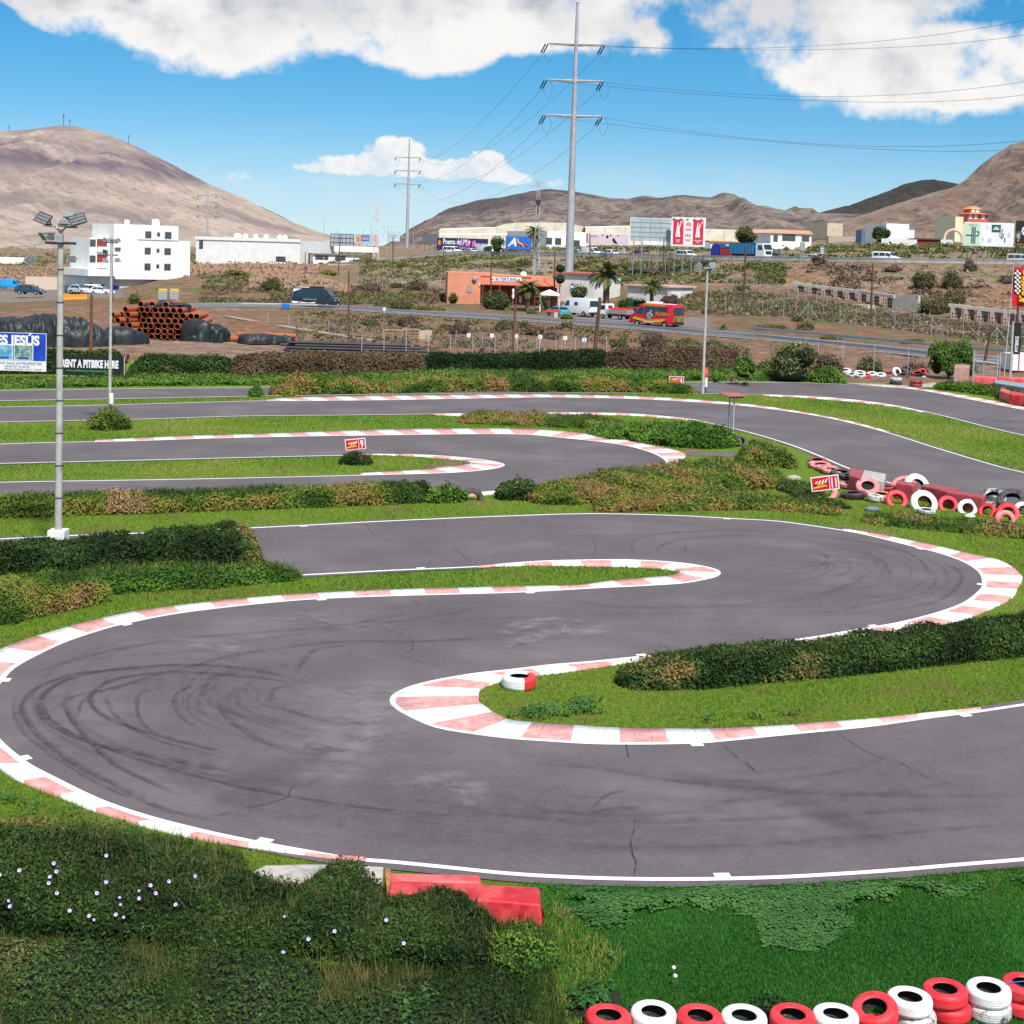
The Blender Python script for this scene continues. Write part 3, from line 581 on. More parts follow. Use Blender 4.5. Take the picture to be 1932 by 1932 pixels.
for l in [[(1380, 10), (1400, 50), (1460, 75), (1560, 90)], [(1700, 100), (1780, 165)], [(1010, 325), (1100, 360), (1200, 370), (1400, 400), (1540, 450), (1560, 490), (1530, 520), (1640, 555), (1760, 590)], [(1530, 290), (1585, 330)], [(580, 460), (750, 490), (900, 512), (830, 550), (740, 600), (690, 660), (700, 720)]]: band('crack', zl(0, 981, l), .025, crk, 0, .75, .05)
for l in [[(440, 790), (430, 830), (415, 880)], [(330, 340 - 0), (420, 330)]]: pass
def arcs(p, sg, n, d0, d1, seed):
    r_ = random.Random(seed); n_ = normals2(p)*-sg; K = len(p)
    for i in range(n):
        a = r_.uniform(0, .45); b_ = r_.uniform(.5, 1.0); i0, i1 = int(a*K), int(b_*K); q = p[i0:i1]; m_ = n_[i0:i1]; t_ = np.linspace(-1, 1, len(q)); d = r_.uniform(d0, d1)+r_.uniform(.2, 1.6)*t_**2+r_.uniform(-.5, .5)*t_; q = q+m_*d[:, None]; k = len(q)
        if k < 8: continue
        zst[0] += .0002; fd = np.clip(np.minimum((t_+1)/2, (1-t_)/2)*5, 0, 1)*r_.uniform(.25, .75); w_ = r_.uniform(.03, .11); nn = normals2(q); V_ = np.concatenate([np.c_[q+nn*o_, np.full(k, zst[0])] for o_ in (-w_, 0, w_)]); ii_ = np.arange(k-1)
        o = npmesh('tyre_mark', V_, np.concatenate([np.stack([ii_+r*k, ii_+1+r*k, ii_+1+(r+1)*k, ii_+(r+1)*k], 1) for r in range(2)]), rub, main); addattr(o, 'fade', np.concatenate([fd*0, fd, fd*0]))
def sect(p, u0, v0, u1, v1):
    f = lambda u, v: int(np.argmin(np.hypot(*(p-np.array(G2(u, v))).T))); a, b_ = sorted((f(u0, v0), f(u1, v1))); return p[a:b_]
P1, P2, SG_ = lanes['main'][0], lanes['main'][1], lanes['main'][2]
arcs(sect(P1, 750, 1626, 500, 1140), SG_[0], 26, .8, 5.6, 5); arcs(sect(P2, 1416, 1220, 1300, 976), SG_[1], 18, .8, 5.0, 6); arcs(sect(P1, 2080, 1606, 500, 1591), SG_[0], 9, 1.5, 5.5, 7); arcs(sect(P1, 600, 1132, 1326, 1096), SG_[0], 9, 1.0, 5.0, 8)
def swirl(px, wd, fd): band('dust_mark', px, wd, dust, 0, fd, .2)
swirl([(950, 1205), (1000, 1180), (1080, 1172), (1135, 1170)], .9, 1); swirl([(965, 1240), (985, 1215), (1040, 1200), (1120, 1195), (1135, 1180)], .8, 1); swirl([(1060, 1180), (1075, 1195), (1070, 1205)], .35, 1)
swirl([(550, 1450), (640, 1400), (720, 1330), (760, 1290)], 2.4, .7); swirl([(735, 1500), (800, 1480), (860, 1470), (885, 1500), (885, 1535)], .8, .7); swirl([(840, 1480), (870, 1510), (880, 1530)], .3, .8); swirl([(500, 1340), (620, 1310), (760, 1300)], 1.4, .5)
swirl([(560, 1500), (680, 1420), (780, 1340)], 1.8, .6); swirl([(300, 1215), (420, 1222), (450, 1240)], 1.2, .7); swirl([(1520, 1050), (1560, 1060), (1640, 1062)], .9, .6); swirl([(500, 1165), (620, 1172), (720, 1195)], 1.2, .6)
# the short white dashes across the edge line
for (u, v) in [(245, 1184), (0, 1283), (52, 1434), (497, 1589), (1350+30, 1655), (1326, 1407), (1850-20, 1350), (603, 1133), (1000, 1119), (1641, 1183), (1222, 1239), (1852, 1102), (1735, 1038), (575, 995), (1372, 982), (795, 1071)]:
    c0 = G(u, v); q = min(((np.hypot(*(p_-np.array([c0.x, c0.y])).T).min(), i_) for i_, p_ in enumerate(lanes['main'][:2])))[1]
    p_ = lanes['main'][q]; n_ = normals2(p_)*lanes['main'][2][q]; k = int(np.argmin(np.hypot(*(p_-np.array([c0.x, c0.y])).T)))
    a = p_[k]; nn = n_[k]; tg = np.array([-nn[1], nn[0]])*.13; mb = MB(); e = a-nn*.15
    mb.add([(*(a-tg), ZA+.0061), (*(a+tg), ZA+.0061), (*(e+tg), ZA+.0061), (*(e-tg), ZA+.0061)], [(0, 1, 2, 3)]); mb.build('edge_tick', white, main)
# service path crossing between the lanes, and the pale apron by the gate
def sheet(name, px, z, mt, kind='structure', w_=None):
    pts = [G2(*q) for q in px]; tri = geometry.tessellate_polygon([[Vector((x, y, 0)) for x, y in pts]])
    o = npmesh(name, np.array([(x, y, z) for x, y in pts]), np.array(tri), mt); tag(o, kind=kind); ASPH.append(np.array(pts)); return o
sheet('service_path', [(1268, 857), (1300, 853), (1400, 854), (1480, 862), (1500, 868), (1400, 862), (1310, 861)], .012, MATS['asphalt'])
conc = mat('pale_concrete', (.46, .42, .38), .9, (.33, .29, .26), 1.2, .3)
sheet('concrete_apron', [(1590, 722.5), (1640, 724), (1716, 728), (1760, 722), (1850, 722), (1930, 728), (2100, 745), (2100, 752), (1940, 737), (1860, 731), (1780, 731), (1745, 731), (1716, 732.5), (1630, 726.5)], .012, conc)
# lower road and highway
road_m = mat('road_asphalt', (.150, .140, .145), .85, (.115, .108, .112), .4, .2)
def roadstrip(name, li, lj, d0, d1, du, zoff, kind='structure', n=160, s0=None, s1=None, m_=None, both=False):
    ss_ = np.linspace(-.40 if s0 is None else s0, .42 if s1 is None else s1, n)
    ya = np.interp(ss_, lines[li][0], lines[li][1])+d0; yb = np.interp(ss_, lines[lj if both else li][0], lines[lj if both else li][1])+d1
    rows = []
    for f_ in (0, .5, 1):
        y_ = ya*(1-f_)+yb*f_; z_ = hgt(ss_*y_, y_, False); rows.append(np.c_[ss_*y_, y_, z_+zoff])
    V_ = np.concatenate(rows); i = np.arange(n-1); F_ = np.concatenate([np.stack([i+r*n, i+1+r*n, i+1+(r+1)*n, i+(r+1)*n], 1) for r in range(2)])
    o = npmesh(name, V_, F_, m_ or road_m); return tag(o, kind=kind)
s264 = ubox(255, 300)[0]
lr = roadstrip('lower_road', 2, 3, .6, -.5, 0, .05, s0=s264, both=True)
hw = roadstrip('highway', 6, 7, .8, 23, 0, .06, s0=ubox(690, 700)[0])
o = roadstrip('concrete_edge', 6, 7, .9, .95, 0, .07, s0=ubox(690, 700)[0], m_=conc); o.data.vertices.foreach_get; n__ = len(o.data.vertices)//3
for i_, v_ in enumerate(o.data.vertices):
    if i_ >= n__: v_.co.z += .28 if i_ < 2*n__ else .5
o.parent = hw; del o['kind']
for d in (1.3, 5.4, 9.5):
    o = roadstrip('road_line', 2, 3, d, d+.16, 0, .056, s0=s264, m_=white); o.parent = lr; del o['kind']
for d in (1.4, 11, 22):
    o = roadstrip('road_line', 6, 7, d, d+.2, 0, .067, s0=ubox(690, 700)[0], m_=white); o.parent = hw; del o['kind']
# ---------------------------------------------------------------- vegetation
IVY = leafmat('creeper_leaves', [(0, (.007, .018, .005)), (.35, (.018, .043, .009)), (.6, (.036, .078, .015)), (.82, (.080, .13, .028)), (1, (.24, .17, .06))], .55, .15)
MIXED = leafmat('creeper_and_dry_leaves', [(0, (.022, .055, .010)), (.28, (.065, .135, .018)), (.55, (.16, .22, .030)), (.76, (.28, .26, .05)), (.91, (.30, .19, .06)), (1, (.40, .26, .12))], .65, .2)
DRY = leafmat('dry_brown_twigs', [(0, (.060, .042, .020)), (.4, (.125, .078, .048)), (.75, (.19, .125, .080)), (1, (.10, .12, .04))], .8, .1)
GRASS = leafmat('grass_blades', [(0, (.055, .13, .014)), (.4, (.12, .22, .022)), (.7, (.20, .29, .040)), (.88, (.32, .31, .08)), (1, (.45, .34, .14))], .6, .3)
LONG = leafmat('long_grass_blades', [(0, (.022, .050, .012)), (.4, (.055, .095, .022)), (.7, (.11, .14, .035)), (.88, (.24, .18, .07)), (1, (.38, .25, .11))], .6, .3)
CLOVER = leafmat('broad_leaves', [(0, (.010, .040, .008)), (.35, (.036, .110, .022)), (.75, (.085, .190, .045)), (1, (.16, .26, .08))], .5, .15)
LAWN = leafmat('short_lawn_blades', [(0, (.016, .085, .012)), (.5, (.040, .175, .026)), (.85, (.080, .25, .040)), (1, (.22, .27, .06))], .6, .3)
SCRUBG = leafmat('grey_green_scrub', [(0, (.050, .060, .022)), (.4, (.105, .120, .040)), (.75, (.19, .20, .065)), (1, (.33, .28, .11))], .8, .15)
SCRUBY = leafmat('yellow_green_scrub', [(0, (.10, .11, .02)), (.5, (.22, .21, .03)), (1, (.38, .32, .05))], .8, .2)
SCRUBB = leafmat('bare_twigs', [(0, (.075, .050, .036)), (.5, (.16, .11, .080)), (1, (.27, .19, .13))], .9, .05)
TREEG = leafmat('tree_leaves', [(0, (.018, .045, .012)), (.5, (.045, .095, .020)), (1, (.10, .17, .035))], .6, .2)
WILLOW = leafmat('bright_green_tree_leaves', [(0, (.045, .095, .015)), (.5, (.095, .185, .025)), (1, (.18, .28, .045))], .6, .3)
HBR = leafmat('strong_green_tussock', [(0, (.035, .10, .012)), (.5, (.085, .19, .022)), (.9, (.18, .29, .04)), (1, (.28, .30, .06))], .6, .25)
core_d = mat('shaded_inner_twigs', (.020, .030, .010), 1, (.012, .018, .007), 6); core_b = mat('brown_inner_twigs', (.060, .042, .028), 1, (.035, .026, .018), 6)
bark = mat('bark', (.16, .12, .09), .9, (.09, .07, .05), 5, .5)
def quads(C, N, size, asp=.5, up=0.0, jit=.9):
    """one small folded leaf (rhombus) at each point, roughly facing N"""
    n = len(C); N = N+RN.normal(0, jit, (n, 3)); N[:, 2] += up; N /= np.linalg.norm(N, axis=1)[:, None]+1e-9
    r = RN.normal(0, 1, (n, 3)); A = np.cross(N, r); A /= np.linalg.norm(A, axis=1)[:, None]+1e-9; B = np.cross(N, A)
    s_ = (size*RN.uniform(.6, 1.35, n))[:, None]
    V_ = np.stack([C-A*s_, C-B*s_*asp, C+A*s_, C+B*s_*asp], 1).reshape(-1, 3); return V_, np.arange(n*4).reshape(n, 4)

def blades(C, h, wdt, lean=.45):
    n = len(C); a = RN.uniform(0, 2*np.pi, n); hh = h*RN.uniform(.5, 1.3, n); d = np.c_[np.cos(a), np.sin(a), np.zeros(n)]
    b = RN.uniform(0, 2*np.pi, n); L = np.c_[np.cos(b), np.sin(b)]*(lean*RN.uniform(0, 1, n)*hh)[:, None]
    tip = C+np.c_[L, hh]; V_ = np.stack([C-d*wdt, C+d*wdt, tip], 1).reshape(-1, 3); return V_, np.arange(n*3).reshape(n, 3)
def tintn(C, sc, seed, lo=.0, hi=1.0, rnd=.35, bias=0.0):
    q = vn(C[:, 0]*sc, C[:, 1]*sc, 4, seed); q = np.clip((q-.3)/.4, 0, 1)
    return np.clip(lo+(hi-lo)*(q*(1-rnd)+RN.random(len(C))*rnd)+bias, 0, 1)
def keepoff(X, Y, polys=None):
    ok = np.ones(len(X), bool)
    for p in (ASPH+KERBS if polys is None else polys):
        bb = (X > p[:, 0].min()) & (X < p[:, 0].max()) & (Y > p[:, 1].min()) & (Y < p[:, 1].max()) & ok
        if bb.any(): idx = np.nonzero(bb)[0]; ok[idx[pip(p, X[idx], Y[idx])]] = False
    return ok
def scatter(poly, dens):
    poly = np.asarray(poly, float); x0, y0 = poly.min(0); x1, y1 = poly.max(0); n = int((x1-x0)*(y1-y0)*dens)
    X = RN.uniform(x0, x1, n); Y = RN.uniform(y0, y1, n); k = pip(poly, X, Y); return X[k], Y[k]
def hedge(name, label, spine, leaf=.07, dens=260, mt=None, core=None, lump=.22, tb=(0, .8), brown=None, group=None, cat='hedge', z0=0.0, seed=1, side=1.0, jagged=.0, blade=0, tsc=.9):
    """spine: (u, v of the front foot, height m, half width m)"""
    pts = []
    for u, v, h, hw_ in spine:
        p = G(u, v, z0) if z0 == 0 else P(u, v, z0); pts.append((p.x, p.y+hw_, h, hw_, p.z if z0 else 0))
    pts = np.array(pts); s_ = np.r_[0, np.cumsum(np.hypot(*np.diff(pts[:, :2], axis=0).T))]; L = s_[-1]
    def at_(s):
        x, y, h, w_, z = [np.interp(s, s_, pts[:, i]) for i in range(5)]; e = np.minimum(s, L-s)/(w_*1.1+.01); k = np.sqrt(np.clip(1-np.clip(1-e, 0, 1)**2, 0.0, 1)); return x, y, h*(.25+.75*k), w_*(.2+.8*k), z
    d = pts[-1, :2]-pts[0, :2]; d /= np.hypot(*d)+1e-9; nrm = np.array([-d[1], d[0]])
    def surf(s, th, r=1.0):
        x, y, h, w_, z = at_(s); lum = 1+lump*((vn(s*1.1+seed*5, th*1.3, 3, seed)-.5)*2.2+(vn(s*3.4, th*3, 2, seed+2)-.5)*.9)
        ca, sa = np.cos(th), np.sin(th); a = -np.sign(ca)*np.abs(ca)**.7*w_*lum*r; zz = np.abs(sa)**.75*h*lum*r
        X = x+nrm[0]*a; Y = y+nrm[1]*a; return X, Y, zz+z, np.c_[-ca*nrm[0], -ca*nrm[1], np.maximum(sa, .05)]
    root = thing(name, label, cat, (float(pts[:, 0].mean()), float(pts[:, 1].mean()), 0), 0, group); off = np.array([root.location.x, root.location.y, 0])
    ns, nt_ = max(12, int(L/.35)), 14; S_, TH = np.meshgrid(np.linspace(.02, L-.02, ns), np.linspace(.02, math.pi-.02, nt_), indexing='ij')
    X, Y, Z, _ = surf(S_.ravel(), TH.ravel(), .90); V_ = np.c_[X, Y, Z]-off
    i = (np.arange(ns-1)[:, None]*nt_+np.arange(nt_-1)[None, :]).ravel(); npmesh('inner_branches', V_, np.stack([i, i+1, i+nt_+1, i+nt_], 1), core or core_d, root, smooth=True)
    hm, wm = pts[:, 2].mean(), pts[:, 3].mean(); n = int(L*(hm*2+wm*2)*dens*.85)
    s = RN.uniform(0, L, n); th = np.where(RN.random(n) < .8, RN.uniform(0, math.pi*.62, n), RN.uniform(0, math.pi, n))
    X, Y, Z, N = surf(s, th); C_ = np.c_[X, Y, Z]+N*RN.normal(0, leaf*.9+jagged*RN.random(n), n)[:, None]; C_[:, 2] = np.maximum(C_[:, 2], .01+pts[:, 4].min())
    V_, F_ = quads(C_, N, leaf*(1.35 if mt is MIXED else 1), .20 if mt is MIXED else .45, .2)
    q = vn(s*tsc+seed*3, th*1.1, 4, seed+7); q = np.clip((q-.34)/.30, 0, 1); wq = .84 if mt is MIXED else .55; tn = tb[0]+(tb[1]-tb[0])*(q*wq+RN.random(n)*(1-wq))
    if brown:
        for (sa_, sb_, amt, tlo) in brown:  # fraction along the hedge
            k = np.clip(1-np.abs((s/L-(sa_+sb_)/2)/((sb_-sa_)/2))**3, 0, 1)*(th < tlo); tn = np.clip(tn+amt*k*(.6+.8*vn(s*2, th*3, 3, 5)), 0, 1)
    npmesh('foliage', V_-off, F_, mt or IVY, root, tn)
    if blade and n > 1500:
        nb_ = int(n*.25); s = RN.uniform(0, L, nb_); th = RN.uniform(0, math.pi*.7, nb_); X, Y, Z, N = surf(s, th, .96)
        V_, F_ = blades(np.c_[X, Y, Z]-off, blade, leaf*.22, .9); npmesh('grass_growing_through', V_, F_, LONG, root, RN.random(nb_)*.95)
    return root
def bush(name, label, c0, blobs_, leaf=.12, n=700, mt=None, core=None, cat='bush', group=None, tb=(0, 1), trunk=None, fill=.75, ragged=.25, seed=0, droop=0):
    """blobs_: (dx, dy, dz, rx, ry, rz) relative to the base point c0"""
    root = thing(name, label, cat, c0, 0, group); B = np.array(blobs_, float); ar = (B[:, 3]*B[:, 5]+B[:, 4]*B[:, 5]+B[:, 3]*B[:, 4]); k = RN.choice(len(B), n, p=ar/ar.sum())
    d = RN.normal(0, 1, (n, 3)); d /= np.linalg.norm(d, axis=1)[:, None]; d[:, 2] = np.where(d[:, 2] < -.3, -d[:, 2]*.5, d[:, 2])
    lum = 1+ragged*((vn(d[:, 0]*2.5+k*3.1+seed, d[:, 2]*2.5+d[:, 1]*1.7, 3, seed)-.5)*2)-RN.random(n)**2*.22
    C_ = B[k, :3]+d*B[k, 3:]*lum[:, None]; keep = np.ones(n, bool)
    for j in range(len(B)): keep &= ~((k != j) & ((((C_-B[j, :3])/(B[j, 3:]*.8))**2).sum(1) < 1))
    keep &= C_[:, 2] > 0.0; C_ = C_[keep]; d = d[keep]; k = k[keep]
    V_, F_ = quads(C_, d, leaf, .5, .1); tn = tb[0]+(tb[1]-tb[0])*np.clip(RN.random(len(C_))*.6+(vn(k*5.3+seed, k*1.7, 2)-.5)+.2, 0, 1)
    npmesh('foliage', V_, F_, mt or SCRUBG, root, tn)
    mb = MB()
    for b_ in B: mb.ball((b_[0], b_[1], b_[2]), b_[3]*fill, b_[4]*fill, b_[5]*fill, 9, 6)
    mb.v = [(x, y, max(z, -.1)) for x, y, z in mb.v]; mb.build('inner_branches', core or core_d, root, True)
    if trunk:
        mb = MB(); h, r = trunk; mb.cyl((0, 0, -.2), (0, 0, h*.6), r, r*.75, 9); top = Vector((0, 0, h*.55))
        for j in range(min(6, len(B))): mb.cyl(top, B[j, :3], r*.5, r*.15, 6)
        mb.build('trunk', bark, root, True)
    return root
def patch(name, label, px, H, dens, leaf, mt, seed=1, fall=2.0, nsc=.35, tb=(0, 1), core=None, blade=.0, bl_d=0, kind='stuff', cat=None, blm=None, thr=None, z0=0.0, upj=1.2, asp=.5, tsc=.35, rnd=.4):
    poly = np.array([G2(*q) for q in px]); 
    def hh(X, Y):
        e = np.clip(edgedist(poly, X, Y)/fall, 0, 1); e = e*e*(3-2*e); q = vn(X*nsc, Y*nsc, 4, seed)
        return H*e*(.35+1.3*np.clip((q-.3)/.45, 0, 1))+.01
    X, Y = scatter(poly, dens); 
    if thr is not None: k = .5*vn(X*.9, Y*.9, 3, seed+4)+.5*vn(X*3.5, Y*3.5, 4, seed+5)+.42*np.clip(edgedist(poly, X, Y)/.9, 0, 1)+RN.normal(0, .055, len(X)) > thr+.16; X, Y = X[k], Y[k]
    k = keepoff(X, Y); X, Y = X[k], Y[k]; Z = hh(X, Y); e = .05; gx = (hh(X+e, Y)-Z)/e; gy = (hh(X, Y+e)-Z)/e; N = np.c_[-gx, -gy, np.ones(len(X))]; N /= np.linalg.norm(N, axis=1)[:, None]
    C_ = np.c_[X, Y, Z+z0+RN.random(len(X))*leaf*1.3]; V_, F_ = quads(C_, N, leaf, asp, .5, upj*.5); tn = tb[0]+(tb[1]-tb[0])*np.clip((vn(X*tsc+seed, Y*tsc, 4, seed+6)-.3)/.4*(1-rnd)+RN.random(len(X))*rnd, 0, 1)
    o = npmesh(name, V_, F_, mt, None, tn); 
    if kind: tag(o, label, kind=kind)
    if cat: tag(o, label, cat)
    if H > .12:
        x0, y0 = poly.min(0); x1, y1 = poly.max(0); st_ = .3; gx_, gy_ = np.meshgrid(np.arange(x0, x1, st_), np.arange(y0, y1, st_), indexing='ij'); r_, c_ = gx_.shape
        ins = pip(poly, gx_.ravel(), gy_.ravel()).reshape(r_, c_); Zg = np.where(ins, hh(gx_.ravel(), gy_.ravel()).reshape(r_, c_)-.05, -.15)
        i = (np.arange(r_-1)[:, None]*c_+np.arange(c_-1)[None, :]).ravel(); F2 = np.stack([i, i+c_, i+c_+1, i+1], 1); kk = ins.ravel()[F2].any(1)
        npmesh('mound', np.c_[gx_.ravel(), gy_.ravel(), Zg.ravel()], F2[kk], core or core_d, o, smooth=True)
    if bl_d:
        X, Y = scatter(poly, bl_d); k = keepoff(X, Y); X, Y = X[k], Y[k]; V_, F_ = blades(np.c_[X, Y, hh(X, Y)], blade, max(.006, blade*.05), .8)
        npmesh('blades', V_, F_, blm or LONG, o, tintn(np.c_[X, Y], .6, seed, 0, 1, .6))
    return o
def lawnblades(name, label, px, dens, h, wdt, tb=(0, .9), seed=3, mt=None, thr=None, tsc=.5, rnd=.5):
    poly = np.array([G2(*q) for q in px]); X, Y = scatter(poly, dens)
    if thr is not None: k = vn(X*.7, Y*.7, 4, seed+4) > thr; X, Y = X[k], Y[k]
    k = keepoff(X, Y); X, Y = X[k], Y[k]
    V_, F_ = blades(np.c_[X, Y, np.full(len(X), -.005)], h, wdt, .7); o = npmesh(name, V_, F_, mt or GRASS, None, tintn(np.c_[X, Y], tsc, seed, tb[0], tb[1], rnd)); tag(o, label, kind='stuff'); return o

# lawns
lawnblades('grass', 'short bright green grass of the near lawn above the tyre row', [(960, 1990), (950, 1800), (980, 1660), (1400, 1660), (1960, 1625), (2150, 1610), (2150, 1990)], 1700, .055, .012, (0, .88), 3, LAWN)
lawnblades('grass', 'grass of the island inside the lower hairpin', [(890, 1390), (890, 1290), (1100, 1240), (1500, 1200), (1960, 1150), (2150, 1120), (2150, 1310), (1900, 1345), (1300, 1400)], 260, .07, .013, (.05, .9), 5)
lawnblades('grass', 'grass of the narrow island left of the hairpin curb', [(-60, 1240), (-60, 1090), (400, 1080), (1290, 1060), (1300, 1100), (700, 1130), (300, 1165)], 130, .09, .02, (.0, .75), 6)
lawnblades('grass', 'strip of worn grass between the two hairpins', [(-60, 1030), (-60, 965), (700, 940), (1000, 925), (1500, 905), (1960, 940), (2100, 1200), (1930, 1240), (1880, 1060), (1500, 985), (1100, 966), (500, 992)], 90, .08, .020, (.1, 1), 8)
lawnblades('grass', 'grass below the left curb', [(-60, 1640), (-60, 1440), (100, 1490), (400, 1590), (700, 1635), (700, 1680)], 500, .07, .011, (.1, .9), 9)
lawnblades('grass', 'bright grass of the far islands', [(-60, 915), (-60, 760), (900, 742), (1350, 740), (1700, 760), (1990, 830), (2000, 900), (1700, 870), (1400, 830), (1200, 870), (900, 880), (500, 910)], 60, .085, .035, (.15, .95), 10, tsc=.22, rnd=.28)
lawnblades('grass', 'long tangled grass with dry blades below the flowering hedge', [(-80, 1990), (-80, 1770), (200, 1760), (500, 1790), (800, 1830), (1030, 1790), (1080, 1990)], 900, .20, .010, (.0, 1), 12, LONG, tsc=1.3, rnd=.45, thr=.42)
patch('ground_cover', 'dark leafy creepers mixed with grass below the flowering hedge', [(-80, 1990), (-80, 1770), (200, 1760), (500, 1790), (800, 1830), (1030, 1790), (1060, 1990)], .22, 900, .03, IVY, 26, 1.0, .9, (.1, .95), thr=.46)
lawnblades('grass', 'dry straw-coloured tufts below the flowering hedge', [(-80, 1990), (-80, 1790), (200, 1790), (500, 1810), (700, 1850), (900, 1850), (1060, 1850), (1080, 1990)], 700, .30, .009, (.62, .95), 13, LONG, thr=.60)
lawnblades('grass', 'long light green grass at the bottom left', [(-80, 1990), (-80, 1840), (300, 1830), (800, 1880), (1060, 1850), (1080, 1990)], 900, .24, .010, (.15, .7), 14, LONG, thr=.52)
lawnblades('grass', 'yellowish grass between the red barrier and the lawn', [(1040, 1700), (1120, 1760), (1180, 1800), (1080, 1960), (1020, 1960), (1030, 1780)], 1200, .08, .010, (.55, 1), 15, GRASS)
# broad-leaved ground cover
patch('ground_cover', 'dark broad-leaved creeping plants along the edge of the track', [(1020, 1672), (1100, 1668), (1300, 1673), (1500, 1664), (1700, 1658), (1880, 1664), (1850, 1700), (1700, 1712), (1600, 1760), (1540, 1800), (1440, 1790), (1420, 1730), (1250, 1745), (1180, 1770), (1100, 1760), (1010, 1700)], .10, 2000, .030, CLOVER, 21, .9, .8, (0, 1), thr=.46, asp=.85, upj=.1)
patch('ground_cover', 'broad-leaved plants beside the red end of the tyre row', [(1040, 1860), (1110, 1840), (1200, 1870), (1160, 1945), (1060, 1940)], .14, 1300, .032, CLOVER, 22, .3, .8, (.1, 1), thr=.50, asp=.85, upj=.8)
patch('ground_cover', 'small broad-leaved clumps beside the dry grass', [(1090, 1800), (1200, 1790), (1230, 1850), (1130, 1870)], .08, 900, .030, CLOVER, 27, .3, .8, (.1, 1), thr=.60, asp=.85, upj=.8)
patch('ground_cover', 'broad-leaved plants at the right edge of the near lawn', [(1880, 1655), (1990, 1640), (2000, 1720), (1900, 1710)], .08, 1200, .03, CLOVER, 23, .3, .8, (0, 1), thr=.55, asp=.85, upj=.8)
patch('ground_cover', 'leafy weeds at the foot of the long grass', [(690, 1870), (800, 1850), (860, 1900), (800, 1990), (700, 1960)], .16, 1100, .034, CLOVER, 24, .3, .8, (.2, 1), thr=.60, asp=.9, upj=.8)
patch('ground_cover', 'creeping weeds below the pink and white curb on the left', [(-50, 1470), (100, 1505), (400, 1600), (620, 1640), (600, 1660), (300, 1600), (-50, 1530)], .08, 900, .026, CLOVER, 25, .4, .8, (0, 1), thr=.52, asp=.8, upj=.9)
for i, (q, lb) in enumerate([([(930, 1360), (1000, 1320), (1130, 1310), (1150, 1350), (1030, 1372)], 'left end of the hairpin island'), ([(1300, 1350), (1430, 1340), (1600, 1345), (1420, 1376), (1300, 1378)], 'lower edge of the hairpin island'), ([(1700, 1330), (1930, 1310), (1900, 1340), (1720, 1350)], 'right side of the hairpin island'), ([(1050, 1282), (1110, 1265), (1140, 1285), (1080, 1300)], 'grass beside the red and white tyre')]):
    patch('ground_cover', 'dark green weed patches on the '+lb, q, .09, 600, .035, CLOVER, 30+i, .2, .9, (0, .9), thr=.60, asp=.8)
# dry patches of bare earth
earth = mat('bare_red_earth', (.16, .085, .055), .95, (.24, .14, .085), 3, .6)
def earthpatch(px, n=5):
    c0 = np.mean([G2(*q) for q in px], 0); mb = MB(); pts = smoothline([G2(*q) for q in px+px[:1]], .2)
    r_ = 1+.18*(vn(np.arange(len(pts))*.6, np.zeros(len(pts)), 3, n)-.5)*2; pts = c0+(pts-c0)*r_[:, None]
    tri = geometry.tessellate_polygon([[Vector((x, y, 0)) for x, y in pts]]); o = npmesh('bare_earth', np.c_[pts, np.full(len(pts), .006)], np.array(tri), earth); tag(o, kind='structure'); return o
earthpatch([(1000, 1900), (1060, 1900), (1090, 1960), (1000, 1990), (960, 1950)]); earthpatch([(1040, 1700), (1080, 1715), (1090, 1735), (1050, 1730)]); earthpatch([(1560, 990), (1640, 1000), (1700, 1012), (1650, 1008)])
earthpatch([(800, 878), (850, 866), (885, 872), (880, 880), (830, 884)]); earthpatch([(1730, 716), (1830, 716), (1850, 722), (1740, 724)]); earthpatch([(1290, 849), (1320, 846), (1300, 858), (1275, 857)])

# --- hedges on the circuit
h1 = hedge('flowering_hedge', 'large dark creeper hedge dotted with lilac flowers in the bottom left corner', [(-260, 1760, .95, 1.1), (-60, 1775, .95, 1.15), (150, 1790, .80, 1.2), (300, 1805, .72, 1.15), (440, 1815, .52, 1.1), (520, 1815, .42, 1.0), (590, 1815, .72, .95), (640, 1815, .80, .95), (700, 1822, .42, .9), (800, 1835, .62, .85), (860, 1842, .58, .8), (940, 1846, .28, .6), (1000, 1846, .15, .4)], .034, 2300, IVY, core_d, .14, (0, .80), seed=3, blade=.14)
hedge('dry_grass_tussock', 'brown-topped grassy bank behind the flowering hedge', [(-100, 1640, .35, .8), (100, 1650, .38, .7), (300, 1668, .35, .6), (450, 1680, .25, .5)], .04, 1300, MIXED, core_b, .2, (.1, 1), seed=31, cat='grass bank', blade=.2)
hedge('grass_tussock', 'green grassy tuft right of the flowering hedge', [(900, 1850, .45, .5), (1000, 1850, .50, .5), (1055, 1835, .35, .4)], .035, 1300, HBR, core_d, .3, (0, .9), seed=33, cat='grass tuft', blade=.2)
hedge('creeper_hedge', 'dark green creeper hedge beside the tall lamp mast on the left', [(-200, 1112, 1.0, .9), (0, 1106, .95, .9), (150, 1098, 1.05, .9), (280, 1096, 1.25, .95), (400, 1094, 1.35, 1.0), (470, 1092, 1.25, .9), (492, 1090, .6, .6)], .055, 800, IVY, core_d, .18, (0, .75), seed=4, brown=[(.90, 1.02, .6, 3.2)], blade=.15)
hedge('grass_bank', 'long green grass at the foot of the dark left hedge', [(100, 1130, .5, .9), (250, 1118, .55, .9), (400, 1110, .5, .9), (500, 1100, .4, .7), (560, 1096, .2, .5)], .05, 500, HBR, core_d, .2, (0, .85), seed=35, cat='grass bank', blade=.25)
